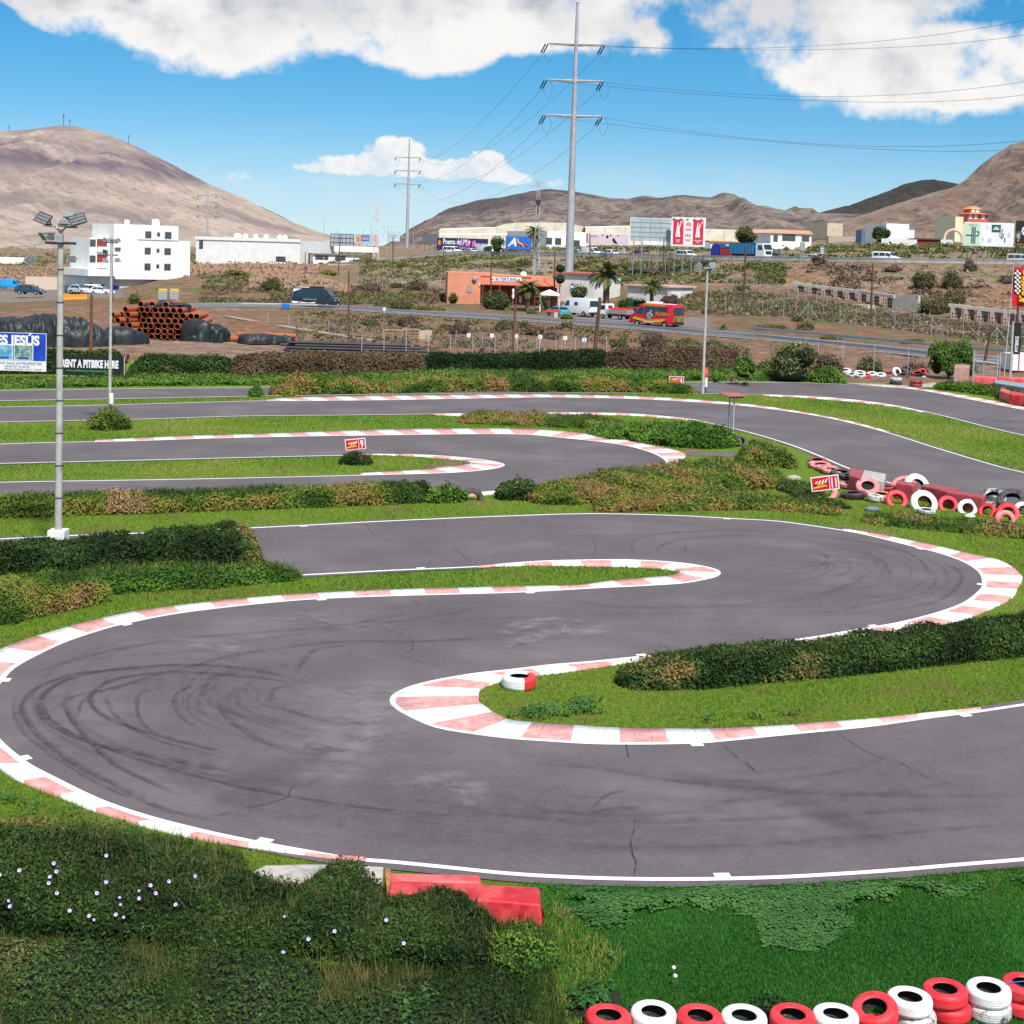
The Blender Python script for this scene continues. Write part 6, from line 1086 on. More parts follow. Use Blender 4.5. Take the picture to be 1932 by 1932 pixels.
mb = MB(); mb.ball((147*sx, 5, Hh*.97), .62, .62, .6, 14, 8); mb.build('white_dome', wht, bar, True); opening(bar, 41*sx, 1.6, .5, .95, 0, mull=0, gm=lhead); opening(bar, 67.5*sx, 2.0, .45, .5, 2.5, mull=0, gm=lhead)
mb = MB(); mb.box(47*sx, 50.5*sx, -.03, -.004, 3.45, 3.7); mb.build('small_blue_plate', sb, bar); mb = MB(); mb.cyl((60*sx, -.1, 2.7), (60*sx, -.1, 3.2), .12, .12, 8); mb.build('wall_lamp', wht, bar)
bw, L_, h_ = simple('white_annex', 'white flat building with a red roof edge right of the salmon bar', 1048, 262, 1122, 258, 517, 552, 10, plaster2, roof=terra)
simple('low_roof', 'low reddish-roofed outbuilding behind the palms', 1185, 255, 1262, 250, 541, 556, 8, plaster2, roof=mat('pale_pink_roof', (.66, .42, .35), .8))
def parasol(label, u, Y, vb, vt, closed=True):
    p = ground_at(u, Y); zb = Zv(u, vb, Y); zt = Zv(u, vt, Y)
    r = thing('parasol', label, 'parasol', (p.x, Y, zb)); mb = MB(); mb.cyl((0, 0, -1), (0, 0, zt-zb), .04, .04, 6); mb.build('pole', lhead, r); mb = MB(); H_ = zt-zb; mb.lathe([(.02, H_), (.22, H_-.25), (.20, H_*.72), (.14, H_*.62), (.26, H_*.45), (.16, H_*.25), (.02, H_*.22)], n=10, close=False); mb.build('folded_canopy', wht, r, True); return r
parasol('tall closed white parasol in front of the dark bar porch', 968, 249, 570, 544); parasol('shorter closed white parasol left of the first palm', 982.5, 246, 576, 556)
x_, y_, yw, L = frame(1019, 246, 1057, 246); zb = Zv(1036, 577, 246); H_ = Zv(1036, 554, 246)-zb; gz_ = thing('gazebo', 'white garden gazebo with a peaked roof beside the white van', 'gazebo', (x_+L/2, y_, zb)); hp = L/2
mb = MB(); mb.add([(-hp, -hp, H_), (hp, -hp, H_), (hp, hp, H_), (-hp, hp, H_), (0, 0, Zv(1036, 546, 246)-zb)], [(0, 1, 4), (1, 2, 4), (2, 3, 4), (3, 0, 4)]); mb.box(-hp, hp, -hp, -hp+.03, H_-.3, H_-.003); mb.box(-hp, -hp+.03, -hp+.04, hp, H_-.3, H_-.003); mb.box(hp-.03, hp, -hp+.04, hp, H_-.3, H_-.003); mb.build('roof', wht, gz_)
for a, c_ in ((-1, -1), (1, -1), (1, 1), (-1, 1)): mb = MB(); mb.cyl((a*hp*.93, c_*hp*.93, -1), (a*hp*.93, c_*hp*.93, H_), .16 if c_ < 0 else .05, .08 if c_ < 0 else .05, 6); mb.build('post', wht, gz_)
mb = MB(); mb.cyl((0, -.2, -1), (0, -.2, H_), .05, .05, 6); mb.build('post', wht, gz_); mb = MB(); mb.box(-hp*.5, hp*.85, hp, hp+.1, -.5, H_*.85); mb.build('brown_screen', mat('brown_screen', (.34, .13, .08), .8), gz_)
def flag(label, u, Y, vb, vt): 
    zb = Zv(u, vb, Y); p = P(u, vb, Y); r = thing('flag', label, 'flag', (p.x, Y, zb)); H_ = Zv(u, vt, Y)-zb; mb = MB(); mb.cyl((0, 0, -1), (0, 0, H_), .03, .03, 6); mb.build('pole', lhead, r); mb = MB(); mb.box(0, .35, -.05, .05, H_*.35, H_*.98); mb.build('cloth', bluep, r); mb = MB(); mb.box(.0, .36, -.06, .06, H_*.6, H_*.75); mb.build('white_band', wht, r)
flag('small blue and white flag above the white van', 1077, 243, 556, 534)

# --- plants round the bar
def palm(label, u, vb, vt, Y, rw, nf=34, seed=0, skirt=False):
    rs = random.Random(seed); zb = Zv(u, vb, Y); zt = Zv(u, vt, Y); p = P(u, vb, Y); R = rw/2; root = thing('palm_tree', label, 'palm tree', (p.x, Y, zb-.3)); H_ = (zt-zb)+.3; hc = H_-R*.48
    mb = MB(); 
    for k in range(8): mb.cyl((0, 0, hc*k/8), (0, 0, hc*(k+1)/8), R*.13+.05*(k % 2), R*.15, 10)
    mb.ball((0, 0, hc), R*.2, R*.2, R*.22, 10, 6); mb.build('trunk', bark, root)
    Vs, Fs, tn = [], [], []
    for f in range(nf):
        az = f*2.399+rs.uniform(-.2, .2); up = rs.uniform(-.25, 1.35) if not skirt else rs.uniform(-.9, 1.2); Lf = R*rs.uniform(.95, 1.15); pt = []; n = 14
        a = up; q = Vector((0, 0, hc)); dr = Vector((math.cos(az), math.sin(az), 0))
        for i in range(n+1): pt.append(q.copy()); q = q+(dr*math.cos(a)+Vector((0, 0, math.sin(a))))*(Lf/n); a -= (.05+.09*i/n*1.4)
        side = dr.cross(Vector((0, 0, 1)))
        for i in range(1, n):
            ll = Lf*.24*math.sin(math.pi*(i/n)**.75)+.05; tdir = (pt[i+1]-pt[i]).normalized()
            for s_ in (-1, 1):
                for sub in (0, .33, .66):
                    b0 = pt[i].lerp(pt[i+1], sub); tip = b0+side*s_*ll*.8+tdir*ll*.55+Vector((0, 0, -ll*rs.uniform(.1, .5))); b = len(Vs); Vs += [b0-tdir*.03*R/2, b0+tdir*.045*R/2, tip]; Fs.append((b, b+1, b+2)); tn.append(max(0, min(1, (.45+.3*up)+rs.uniform(-.2, .25) if up > -.1 else .95)))
    npmesh('fronds', np.array([tuple(v) for v in Vs]), np.array(Fs), leafmat('palm_fronds', [(0, (.030, .050, .018)), (.5, (.070, .105, .030)), (.85, (.14, .17, .05)), (1, (.22, .15, .07))], .5, .15) if 'palm_fronds' not in MATS else MATS['palm_fronds'], root, np.array(tn)); return root
mp = lambda px, Y: px*Y/2814.0
palm('date palm in front of the bar porch, left of the gazebo', 995, 586, 531, 244, mp(62, 244), 40, 1); palm('largest date palm, behind the white truck', 1143, 578, 500, 244, mp(84, 244), 52, 2); palm('date palm behind the red minibus', 1229, 580, 528, 238, mp(52, 238), 40, 3); palm('shaggy palm behind the lattice mast near the highway', 1009, 474, 428, 345, mp(44, 345), 44, 4, True); palm('tiny palm at the roadside right of the red minibus', 1364, 631, 612, 196, mp(22, 196), 18, 5)
palm('bright young palm in front of the gazebo', 1022, 592, 560, 240, mp(34, 240), 22, 6)
def tb_(label, u, v, Y, w_, h_, mt=None, n=700, leaf=.16, cat='bush', trunk=None, k=9, seed=0, tb=(0, 1), core=None, flat=.7, group=None, name='bush', fill=.75, rg=.3):
    """a bush or tree given by foot pixel, distance and size in pixels"""
    z = Zv(u, v, Y); p = P(u, v, Y); W_ = mp(w_, Y); H_ = mp(h_, Y); rs = random.Random(seed*7+int(u)); bl = []
    t0 = trunk[0] if trunk else 0
    for i in range(k):
        a = rs.uniform(0, 6.28); r = rs.uniform(.08, .34)*W_; s_ = rs.uniform(.14, .24)*W_; hh_ = (H_-t0)*rs.uniform(.26, .42); zc = t0+(H_-t0-hh_)*rs.uniform(.25, 1.0)*(1-.9*r/W_); bl.append((math.cos(a)*r, math.sin(a)*r*flat, zc, s_, s_*flat, hh_))
    bl.append((0, 0, t0+(H_-t0)*(.5 if trunk else .28), W_*.40, W_*.40*flat, (H_-t0)*(.42 if trunk else .60)))
    return bush(name, label, (p.x, Y, z-.15), bl, leaf, n, mt, core, cat, group, tb, trunk and (t0*1.6, trunk[1]), fill, rg, seed)
tb_('large grey-green bush in front of the salmon bar wall', 935, 584, 240, 66, 42, SCRUBG, 1800, seed=1); tb_('small yellow-green bush at the corner of the salmon bar', 855, 570, 247, 24, 22, SCRUBY, 500, seed=2, tb=(0, .6))
tb_('dark green bush behind the highest palm trunk', 1190, 590, 247, 56, 36, TREEG, 1700, seed=3); tb_('dense green bush between the two big palms', 1205, 586, 240, 40, 30, WILLOW, 1000, seed=4, tb=(0, .7)); tb_('brown leafless bush right of the third palm', 1262, 582, 243, 44, 36, SCRUBB, 1100, seed=5, core=core_b)
tb_('pale bush beside the white annex', 1092, 560, 250, 40, 30, SCRUBG, 900, seed=6, tb=(.2, .9)); tb_('yellow-green bush at the roadside in front of the teal car', 1070, 604, 216, 32, 15, SCRUBY, 700, seed=7, tb=(0, .4)); tb_('green bush below the small bright palm', 1003, 597, 232, 30, 16, SCRUBG, 500, seed=8)
p = P(1056, 552, 250); bush('topiary_tree', 'clipped two-ball evergreen beside the salmon bar', (p.x, 250, p.z-.5), [(0, 0, 4.5, .75, .75, .75), (0, 0, 2.7, .85, .85, .85)], .09, 1400, TREEG, core_d, 'tree', None, (0, .8), (4.4, .09), .9, .12)
for u, v, Y, w_, h_, mt, n, lb in [
 (1403, 706, 116, 50, 44, WILLOW, 2300, 'bright green leafy bush in the boundary hedge right of the thin mast'), (1490, 712, 121, 108, 88, SCRUBG, 4200, 'large olive feathery bush at the right end of the boundary hedge'), (1560, 712, 124, 70, 56, SCRUBB, 2200, 'brown twiggy bush right of the large olive bush'),
 (1640, 706, 134, 66, 42, SCRUBG, 1800, 'yellowish bush behind the scattered white tyres'), (1730, 708, 136, 50, 34, SCRUBB, 1100, 'dry twiggy bush left of the bright green tree'), (1446, 700, 130, 40, 30, SCRUBG, 900, 'green bush hiding the left foot of the large olive bush')]:
    tb_(lb, u, v, Y, w_, h_, mt, n, .11, seed=int(u), core=core_b if mt is SCRUBB else core_d, k=8)
g_ = G(1795, 716); bl = []
for i in range(16): a = i*2.4; r = .2+1.75*random.random(); bl.append((math.cos(a)*r, math.sin(a)*r*.7, random.uniform(1.0, 3.0)-(r*.25), .75, .65, random.uniform(.7, 1.1)))
bush('weeping_tree', 'bright green weeping tree beside the gate', (g_.x, g_.y+1, 0), bl, .12, 6200, WILLOW, core_d, 'tree', None, (0, .9), (1.6, .12), .62, .35, 7)
tb_('green roadside tree in front of the aquarium billboard', 938, 477, 352, 34, 36, TREEG, 1500, .22, 'tree', (.7, .2), 10, 11, (.3, 1), name='tree', fill=.6); tb_('round grey-green tree behind the blue dump truck', 1405, 456, 330, 50, 34, SCRUBG, 1900, .22, 'tree', None, 10, 12, (.2, .8), name='tree', flat=.9); tb_('dark green round tree left of the tall white house', 1660, 450, 405, 42, 27, TREEG, 1800, .25, 'tree', None, 10, 13, (0, .6), name='tree', flat=.9, fill=.85); tb_('small bush below the dark green round tree', 1662, 456, 396, 24, 12, SCRUBG, 300, .2, seed=14)
tb_('low tree left of the aquarium billboard', 920-0, 474, 365, 20, 12, SCRUBG, 300, .2, seed=15)
# scrub: the ones that stand out one by one
for i, (u, v, w_, h_, k, lb) in enumerate([
 (513, 549, 52, 32, 'g', 'big round grey-green bush left of the rubble heap'), (253, 574, 34, 26, 'g', 'round olive bush in the yard left of the black van'), (448, 519, 60, 14, 'y', 'yellow flowering shrubs on the reddish mound'), (620, 519, 44, 12, 'y', 'yellow shrubs right of the rubble heap'), (610, 598, 22, 14, 'g', 'pale green roadside shrub right of the black van'), (748, 543, 34, 14, 'g', 'greenish shrub on the slope below the fence'), (700, 548, 60, 18, 'b', 'grey twiggy shrub below the fence'), (790, 548, 50, 24, 'b', 'brown thorn bush left of the salmon bar'), (755, 584, 66, 22, 'g', 'wide olive bush above the guard rail'), (800, 586, 40, 13, 'y', 'yellowish bush above the guard rail'), (830, 586, 26, 10, 'y', 'small yellow bush near the salmon bar foot'),
 (695, 614, 40, 18, 'g', 'olive tuft below the guard rail right of the second pole'), (770, 616, 44, 28, 'b', 'grey bare bush in the middle of the scrub slope'), (742, 612, 28, 16, 'b', 'dark bare bush left of the middle one'), (785, 626, 32, 20, 'g', 'pale green bush beside the wooden pallets'), (830, 628, 24, 14, 'y', 'light green bush right of the wooden pallets'), (868, 630, 46, 28, 'b', 'wide dark bare bush left of the rusty pole'), (840, 624, 34, 18, 'b', 'brown bush behind the pallets on the right'),
 (950, 622, 44, 26, 'g', 'dark green bush left of the tall rusty pole'), (988, 622, 30, 22, 'g', 'pale green bush right of the tall rusty pole'), (1005, 632, 50, 26, 'b', 'bare brown bush right of the tall rusty pole'), (1070, 622, 36, 22, 'g', 'olive bush left of the thick leaning pole'), (1040, 640, 40, 22, 'b', 'bare bush between the two near poles'), (1170, 655, 40, 24, 'g', 'light olive bush right of the thick leaning pole'), (1236, 655, 66, 34, 'b', 'largest bare grey bush below the minibus'), (1300, 652, 40, 20, 'g', 'bright green shrub right of the largest bare bush'), (1180, 636, 16, 12, 'y', 'small yellow bush below the minibus'), (1350, 655, 50, 20, 'g', 'olive shrub left of the hedge end'),
 (1455, 622, 74, 16, 'g', 'low grey-green mat of shrubs beyond the far guard rail'), (1520, 622, 50, 20, 'g', 'olive shrub beyond the far guard rail'), (1570, 641, 50, 12, 'y', 'orange-yellow shrub beside the far guard rail'), (1720, 648, 54, 14, 'y', 'yellow shrub near the right fence'), (1505, 607, 30, 16, 'g', 'dark shrub beside the braced fence post'),
 (1545, 499, 40, 22, 'b', 'brown bush at the highway edge'), (1690, 512, 44, 16, 'b', 'brown bush under the white people carrier'), (1745, 545, 60, 42, 'g', 'dark olive bush high on the embankment'), (1795, 545, 50, 44, 'g', 'tallest olive bush on the embankment'), (1770, 592, 78, 44, 'g', 'large green bush between the two channel stretches'), (1830, 512, 30, 30, 'b', 'brown thorn bush leaning over the highway edge'), (1905, 532, 60, 18, 'b', 'brown scrub below the cactus billboard'), (1800, 575, 44, 36, 'g', 'green bush climbing the embankment gully'),
 (1100, 503, 50, 16, 'g', 'grey-green bush behind the white annex'), (1180, 508, 60, 20, 'g', 'olive bush under the empty billboard'), (1230, 520, 50, 18, 'b', 'brown bush under the empty billboard'), (1340, 520, 40, 16, 'g', 'green bush right of the burger billboard'), (1400, 548, 40, 14, 'g', 'bright green bush on the terrace'), (1440, 585, 44, 14, 'g', 'bright shrub left of the braced post'), (1340, 590, 44, 12, 'b', 'dry bush beside the track fence'),
 (875, 495, 28, 14, 'y', 'light green bush on the slope below the aquarium billboard'), (990, 500, 34, 14, 'g', 'green bush left of the lattice mast foot'), (760, 505, 32, 12, 'y', 'light bush right of the lattice tower foot'), (700, 495, 40, 10, 'g', 'green bush at the lattice tower foot')]):
    p = T(u, v, 130, 480); mt_, tb0 = {'g': (SCRUBG, (0, 1)), 'y': (SCRUBY, (0, .9)), 'b': (SCRUBB, (0, 1))}[k]
    tb_(lb, u, v, p.y, w_, h_, mt_, int(260+w_*h_*.9), max(.09, p.y*.0006), seed=100+i, tb=tb0, core=core_b, k=8, rg=.45)
# scrub too many to count
def scrubfield(name, label, li, lj, u0, u1, n, mt, hs, seed, thr=.45, tb=(0, 1)):
    a0, a1 = ubox(u0, u1); s_ = RN.uniform(a0, a1, n); ya = np.interp(s_, lines[li][0], lines[li][1]); yb = np.interp(s_, lines[lj][0], lines[lj][1]); f = RN.random(n)*(.80 if li == 4 and u0 > 1000 else 1); Y_ = ya+3+(yb-ya-5)*f; X_ = s_*Y_
    k = vn(X_*.14, Y_*.14, 4, seed) > thr; X_, Y_ = X_[k], Y_[k]; Z_ = hgt(X_, Y_); m_ = 16; hh_ = hs*RN.uniform(.4, 1.5, len(X_)); d = RN.normal(0, 1, (len(X_), m_, 3)); d /= np.linalg.norm(d, axis=2)[:, :, None]; d[:, :, 2] = np.abs(d[:, :, 2])
    C_ = (np.stack([X_, Y_, Z_], 1)[:, None, :]+d*np.stack([hh_*1.3, hh_*1.3, hh_], 1)[:, None, :]*RN.uniform(.7, 1.05, (len(X_), m_, 1))).reshape(-1, 3); V_, F_ = quads(C_, d.reshape(-1, 3), hs*.42, .55, .1); q = np.repeat(RN.random(len(X_)), m_)
    o = npmesh(name, V_, F_, mt, None, np.clip(tb[0]+(tb[1]-tb[0])*(q*.6+RN.random(len(q))*.4), 0, 1)); tag(o, label, kind='stuff')
for a in [('scrub', 'low dry scrub between the yard and the lower road', 0, 1, 560, 1420, 1500, SCRUBB, .45, 1, .50), ('scrub', 'grey-green scrub between the yard and the lower road', 0, 1, 560, 1420, 1300, SCRUBG, .42, 2, .52), ('scrub', 'grey-green scrub on the terraces beyond the lower road', 3, 5, 380, 840, 1500, SCRUBG, .5, 3, .5), ('scrub', 'dry scrub on the terraces beyond the lower road', 3, 5, 380, 840, 1500, SCRUBB, .5, 4, .5),
          ('scrub', 'green scrub of the valley below the highway', 4, 5, 1270, 2000, 1900, SCRUBG, .42, 5, .46), ('scrub', 'dry scrub of the valley below the highway', 4, 5, 1270, 2000, 2200, SCRUBB, .42, 6, .44), ('scrub', 'yellow-green scrub on the slope below the highway', 5, 6, 680, 1480, 3000, SCRUBG, .55, 7, .45), ('scrub', 'sparse scrub on the red embankment', 5, 6, 1470, 2000, 900, SCRUBB, .6, 8, .55), ('scrub', 'yellow-green scrub near the highway edge', 5, 6, 700, 1480, 900, SCRUBY, .5, 9, .55, (0, .5)), ('scrub', 'scrub beyond the highway', 7, 8, 840, 2000, 2200, SCRUBG, .9, 10, .5), ('scrub', 'scrub on the plain in front of the pale hill', 6, 8, -50, 700, 1800, SCRUBG, .7, 11, .52), ('scrub', 'green strip of scrub along the highway edge', 5, 6, 1300, 2000, 0, SCRUBG, .4, 12, .4)]:
    if a[6]: scrubfield(*a)
def rubble(name, label, li, lj, u0, u1, n, sz, seed, thr=.5, f0=0., f1=1., mt=None):
    a0, a1 = ubox(u0, u1); s_ = RN.uniform(a0, a1, n); ya = np.interp(s_, lines[li][0], lines[li][1]); yb = np.interp(s_, lines[lj][0], lines[lj][1]); Y_ = ya+2+(yb-ya-3)*RN.uniform(f0, f1, n); X_ = s_*Y_; k = vn(X_*.1, Y_*.1, 4, seed) > thr; X_, Y_ = X_[k], Y_[k]; n = len(X_); Z_ = hgt(X_, Y_)
    oc = np.array([(1, 0, 0), (0, 1, 0), (-1, 0, 0), (0, -1, 0), (0, 0, 1), (0, 0, -1)], float); r = sz*RN.uniform(.35, 1.0, (n, 1, 1))*RN.uniform(.6, 1.3, (n, 6, 1)); V_ = (oc[None]*r+np.stack([X_, Y_, Z_+sz*.15], 1)[:, None, :]).reshape(-1, 3); f8 = np.array([(0, 1, 4), (1, 2, 4), (2, 3, 4), (3, 0, 4), (1, 0, 5), (2, 1, 5), (3, 2, 5), (0, 3, 5)]); F_ = (f8[None]+6*np.arange(n)[:, None, None]).reshape(-1, 3)
    o = npmesh(name, V_, F_, mt or mat('brown_grey_rubble', (.30, .235, .18), .95, (.19, .14, .105), 2, .4)); tag(o, label, kind='stuff')
rub_r = mat('reddish_rubble', (.34, .21, .14), .95, (.22, .13, .09), 2, .4)
rubble('rubble', 'pale rocks scattered on the red embankment', 5, 6, 1470, 2000, 420, .42, 1, .45, .15, .95); rubble('rubble', 'heap of pale and reddish rocks left of the guard rail', 4, 5, 470, 660, 1100, .7, 2, .30, .45, 1, rub_r); rubble('rubble', 'loose stones on the slope below the highway', 5, 6, 700, 1480, 900, .5, 3, .45); rubble('rubble', 'rocks on the plain in front of the pale hill', 5, 6, -50, 600, 1500, .8, 4, .40, 0, 1, rub_r); rubble('rubble', 'small stones in the yard and along the road', 0, 1, -50, 1400, 1500, .14, 5, .45)
rubble('rubble', 'dry stone terraces beyond the highway', 7, 8, 1000, 1480, 2600, .9, 6, .30, .02, .35, rub_r); rubble('rubble', 'rocks in the valley below the highway', 4, 5, 1270, 2000, 600, .4, 7, .45)
# ---------------------------------------------------------------- poles, pylons, rails, fences, boards
steelg = mat('pale_grey_mast_steel', (.44, .44, .46), .5, (.36, .36, .38), .8, .05, .2); wire_m = mat('power_cable', (.05, .06, .07), .5)
def pole(label, ut, vt, ub, vb, r=.11, mt=None, Y=None, caps=0, name='utility_pole', cat='pole'):
    b_ = T(ub, vb, 100, 500) if Y is None else ground_at(ub, Y); t_ = P(ut, vt, b_.y); o = thing(name, label, cat, b_); mb = MB(); mb.cyl((0, 0, -.5), (t_.x-b_.x, 0, t_.z-b_.z), r, r*.75, 9); mb.build('shaft', mt or wood, o, True)
    mb = MB(); z_ = t_.z-b_.z; mb.cyl((t_.x-b_.x, 0, z_), (t_.x-b_.x, 0, z_+.12), r*.55, r*.3, 7); mb.build('cap', lhead if caps else (mt or wood), o); return o
for a in [('slim dark pole standing in the yard left of the wooden pallets', 658, 511, 658, 641, .10), ('rusty short steel post in front of the roadside bushes', 972, 579, 970, 672, .15, rust, 140), ('thick dark leaning pole left of the red minibus', 1132, 562, 1125, 664, .22, None, 152, 1), ('dark pole at the lower left corner of the gate view', 1871, 616, 1862, 690, .16, None, 146), ('rusty post above the black banner', 173, 556, 172, 668, .16, rust, 128), ('short rusty red post left of the pipe stack', 259, 546, 259, 574, .12, rust), ('thin dark pole in front of the apartment block', 212, 493, 213, 571, .10),
    ('leaning dark pole in front of the colourful far billboard', 642, 443, 638, 519, .13), ('dark pole under the grey road sign', 741.6, 449, 741.5, 527, .13), ('dark pole below the left end of the aquarium billboard', 837, 471, 836.5, 529, .13), ('dark pole rising beside the bar sign', 927, 471, 926.5, 556, .13, None, 246), ('dark pole at the right end of the salmon bar', 1047, 471, 1046.5, 540, .13, None, 252), ('dark pole above the white annex', 1113, 441, 1112.5, 515, .13, None, 268), ('dark pole in front of the empty billboard', 1253, 449, 1250, 530, .14), ('tall dark pole between the thin mast and the white people carrier', 1407, 464, 1403, 573, .16), ('dark pole crossing the channel on the embankment', 1647, 498, 1643, 602, .15), ('dark pole under the red flag', 1921, 560, 1919, 650, .16), ('short pole stump left of the low white building', 576, 476, 575.5, 515, .10), ('thin pole in the scrub at the far left', 117, 473, 116.5, 545, .09)]:
    pole(*a)
def monopole(label, ub, vb, Y, H, r0, r1, arms, armw, name='power_pylon', ang=0.0):
    b_ = P(ub, vb, Y); o = thing(name, label, 'power pylon', (b_.x, Y, b_.z), ang); mb = MB()
    for k in range(5): a, c_ = k/5, (k+1)/5; mb.cyl((0, 0, H*a-(3 if k == 0 else 0)), (0, 0, H*c_), r0+(r1-r0)*a, r0+(r1-r0)*c_, 12)
    mb.build('shaft', steelg, o, True); mb = MB(); mb.cyl((0, 0, H), (0, 0, H+.12), r1*1.3, r1*1.3, 12); mb.build('top_plate', steelg, o); ends = []
    for za in arms:
        mb = MB()
        for s_ in (-1, 1):
            mb.cyl((s_*r1, 0, za), (s_*armw, 0, za+.15), .30, .14, 6)
            for k in range(12): x_ = s_*(armw*.12+armw*.07*k); mb.box(x_-.06, x_+.06, -.05, .05, za-.48, za-.12)
            ends.append(Vector((b_.x+s_*armw*math.cos(ang), Y+s_*armw*math.sin(ang), b_.z+za)))
        mb.build('cross_arm', steelg, o)
        for s_ in (-1, 1):
            ins = MB()
            for q_ in (0, .5): ins.cyl((s_*armw-q_, 0, za-.05), (s_*armw-q_-.75, 1.2, za-1.5), .13, .13, 6)
            ins.tube([(s_*armw-.9, .8, za-1.6)]+[(s_*armw-.9+2.2*t_+.2, .3, za-1.6-2.6*math.sin(math.pi*t_)+1.4*t_) for t_ in np.linspace(.1, .9, 8)]+[(s_*armw+.9-.4, -.2, za-.2)], .035, 4)
            ins.build('insulators', wire_m, o)
    return o, ends
p1, e1_ = monopole('tall grey tubular power pylon with three cross arms behind the white annex', 1072.5, 524, 292, 0, 1, 1, [], 5) if False else (None, None)
Yp = 292; zb = Zv(1073, 524, Yp); hz_at = lambda u, v: Zv(u, v, Yp)-zb
p1, e1_ = monopole('tallest grey tubular power pylon with three cross arms behind the white annex', 1073, 524, Yp, hz_at(1093.5, 6), .90, .27, [hz_at(1090, 84.5), hz_at(1087, 153), hz_at(1085, 219.5)], 5.5)
Yq = 712; zb2 = Zv(767.5, 474, Yq); p2, e2_ = monopole('distant grey tubular power pylon rising between the two hills', 767.5, 474, Yq, Zv(770, 263, Yq)-zb2, .95, .3, [Zv(770, v, Yq)-zb2 for v in (297, 322, 347)], 5.8)
Yr = 900; zb3 = Zv(391, 450, Yr); p3, _ = monopole('faint far power pylon in front of the pale hill', 391, 452, Yr, Zv(391, 345, Yr)-zb3, .7, .2, [Zv(391, v, Yr)-zb3 for v in (367, 386, 405)], 5.5)
def wire(label, A, B, sag, r=.035, pts=None, grp='power cables'):
    if pts is None: q = [A.lerp(B, t_)+Vector((0, 0, -4*sag*t_*(1-t_))) for t_ in np.linspace(0, 1, 26)]
    else:
        M, E = pts; q = []
        for t_ in np.linspace(0, 1.35, 30): l0 = (1-2*t_)*(1-t_); l1 = 4*t_*(1-t_); l2 = t_*(2*t_-1); q.append(A*l0+M*l1+E*l2)
    mb = MB(); mb.tube([v-q[0] for v in q], r, 4); o = mb.build('power_cable', wire_m); o.location = q[0]; tag(o, label, 'cable', grp)
lvl = ['top', 'middle', 'lowest']
for i in range(6):
    s_ = 'left' if i % 2 == 0 else 'right'; A = e1_[i]+Vector((-.9, 1.2, -1.6)); wire(f'cable from {s_} end of the {lvl[i//2]} arm of the tallest pylon to the distant one', A, e2_[i]+Vector((0, 0, -1.2)), 9+i//2, .03)
for i, (m_, e_) in enumerate([((1450, 97), (1932, 66)), ((1420, 98), (1932, 38)), ((1480, 189), (1932, 179)), ((1470, 184), (1932, 154)), ((1560, 275), (1932, 281)), ((1540, 270), (1932, 265))]):
    s_ = 'left' if i % 2 == 0 else 'right'; A = e1_[i]+Vector((.3, -.8, -.2)); f = (m_[0]-1130)/(e_[0]-1130); Ye = 205; ym = 292-(292-Ye)*.5
    um = 1130+(1932-1130)*.5; vm = np.interp(um, [1140, m_[0], 1932], [84+68*(i//2)+6, m_[1], e_[1]]); wire(f'cable from {s_} end of the {lvl[i//2]} arm of the tallest pylon out to the right', A, None, 0, .03, (P(um, float(vm)+2, ym), P(1932, e_[1], Ye)))
def lattice(label, ub, vb, Y, vt, w0, w1, arms, mt, extra=None):
    b_ = P(ub, vb, Y); H = Zv(ub, vt, Y)-b_.z; o = thing('lattice_mast', label, 'lattice mast', (b_.x, Y, b_.z-.5)); mb = MB(); n = 12; H += .5
    cr = lambda k: [(s_*(w0+(w1-w0)*k/n), c_*(w0+(w1-w0)*k/n), H*k/n) for s_, c_ in ((-1, -1), (1, -1), (1, 1), (-1, 1))]
    for k in range(n):
        a, c_ = cr(k), cr(k+1)
        for j in range(4): mb.cyl(a[j], c_[j], .06, .06, 4); mb.cyl(a[j], c_[(j+1) % 4], .035, .035, 4); mb.cyl(a[(j+1) % 4], c_[j], .035, .035, 4)
    mb.build('lattice', mt, o)
    for v_, hw_ in arms: za = Zv(ub, v_, Y)-b_.z+.5; mb = MB(); mb.tube([(-hw_, 0, za), (0, 0, za+.5), (hw_, 0, za), (-hw_, 0, za)], .06, 4); mb.build('cross_arm', mt, o)
    return o, H
l1_, H = lattice('grey lattice mast with a transformer beside the shaggy palm', 1011, 519, 300, 342, .62, .22, [(352, 1.5), (346, .8)], steelg)
mb = MB(); mb.box(-.5, .5, -.5, .4, H*.76, H*.81); mb.cyl((0, -.3, H*.66), (0, -.3, H*.76), .12, .12, 6); mb.build('transformer', ldark, l1_); mb = MB(); mb.box(-.7, -.1, -.9, -.3, .6, 3.6); mb.box(.35, .8, -.9, -.4, 1.6, 4.4); mb.build('meter_cabinet', lhead, l1_)
l2_, H = lattice('red and white lattice tower behind the colourful far billboard', 709, 494, 392, 381, .75, .35, [(388, 1.6), (401, 1.5), (412, 1.3)], mat('red_white_tower_steel', (.62, .45, .42), .6, (.70, .68, .66), .35))
mb = MB(); mb.tube([(1.2+.9*math.cos(a), 0, H*.52+1.6*math.sin(a)) for a in np.linspace(-1.4, 1.4, 10)], .04, 4); mb.tube([(-1+.5*math.cos(a), 0, H*.55+1.2*math.sin(a)) for a in np.linspace(1.7, 4.5, 10)], .04, 4); mb.build('hanging_cable_loops', rust, l2_)
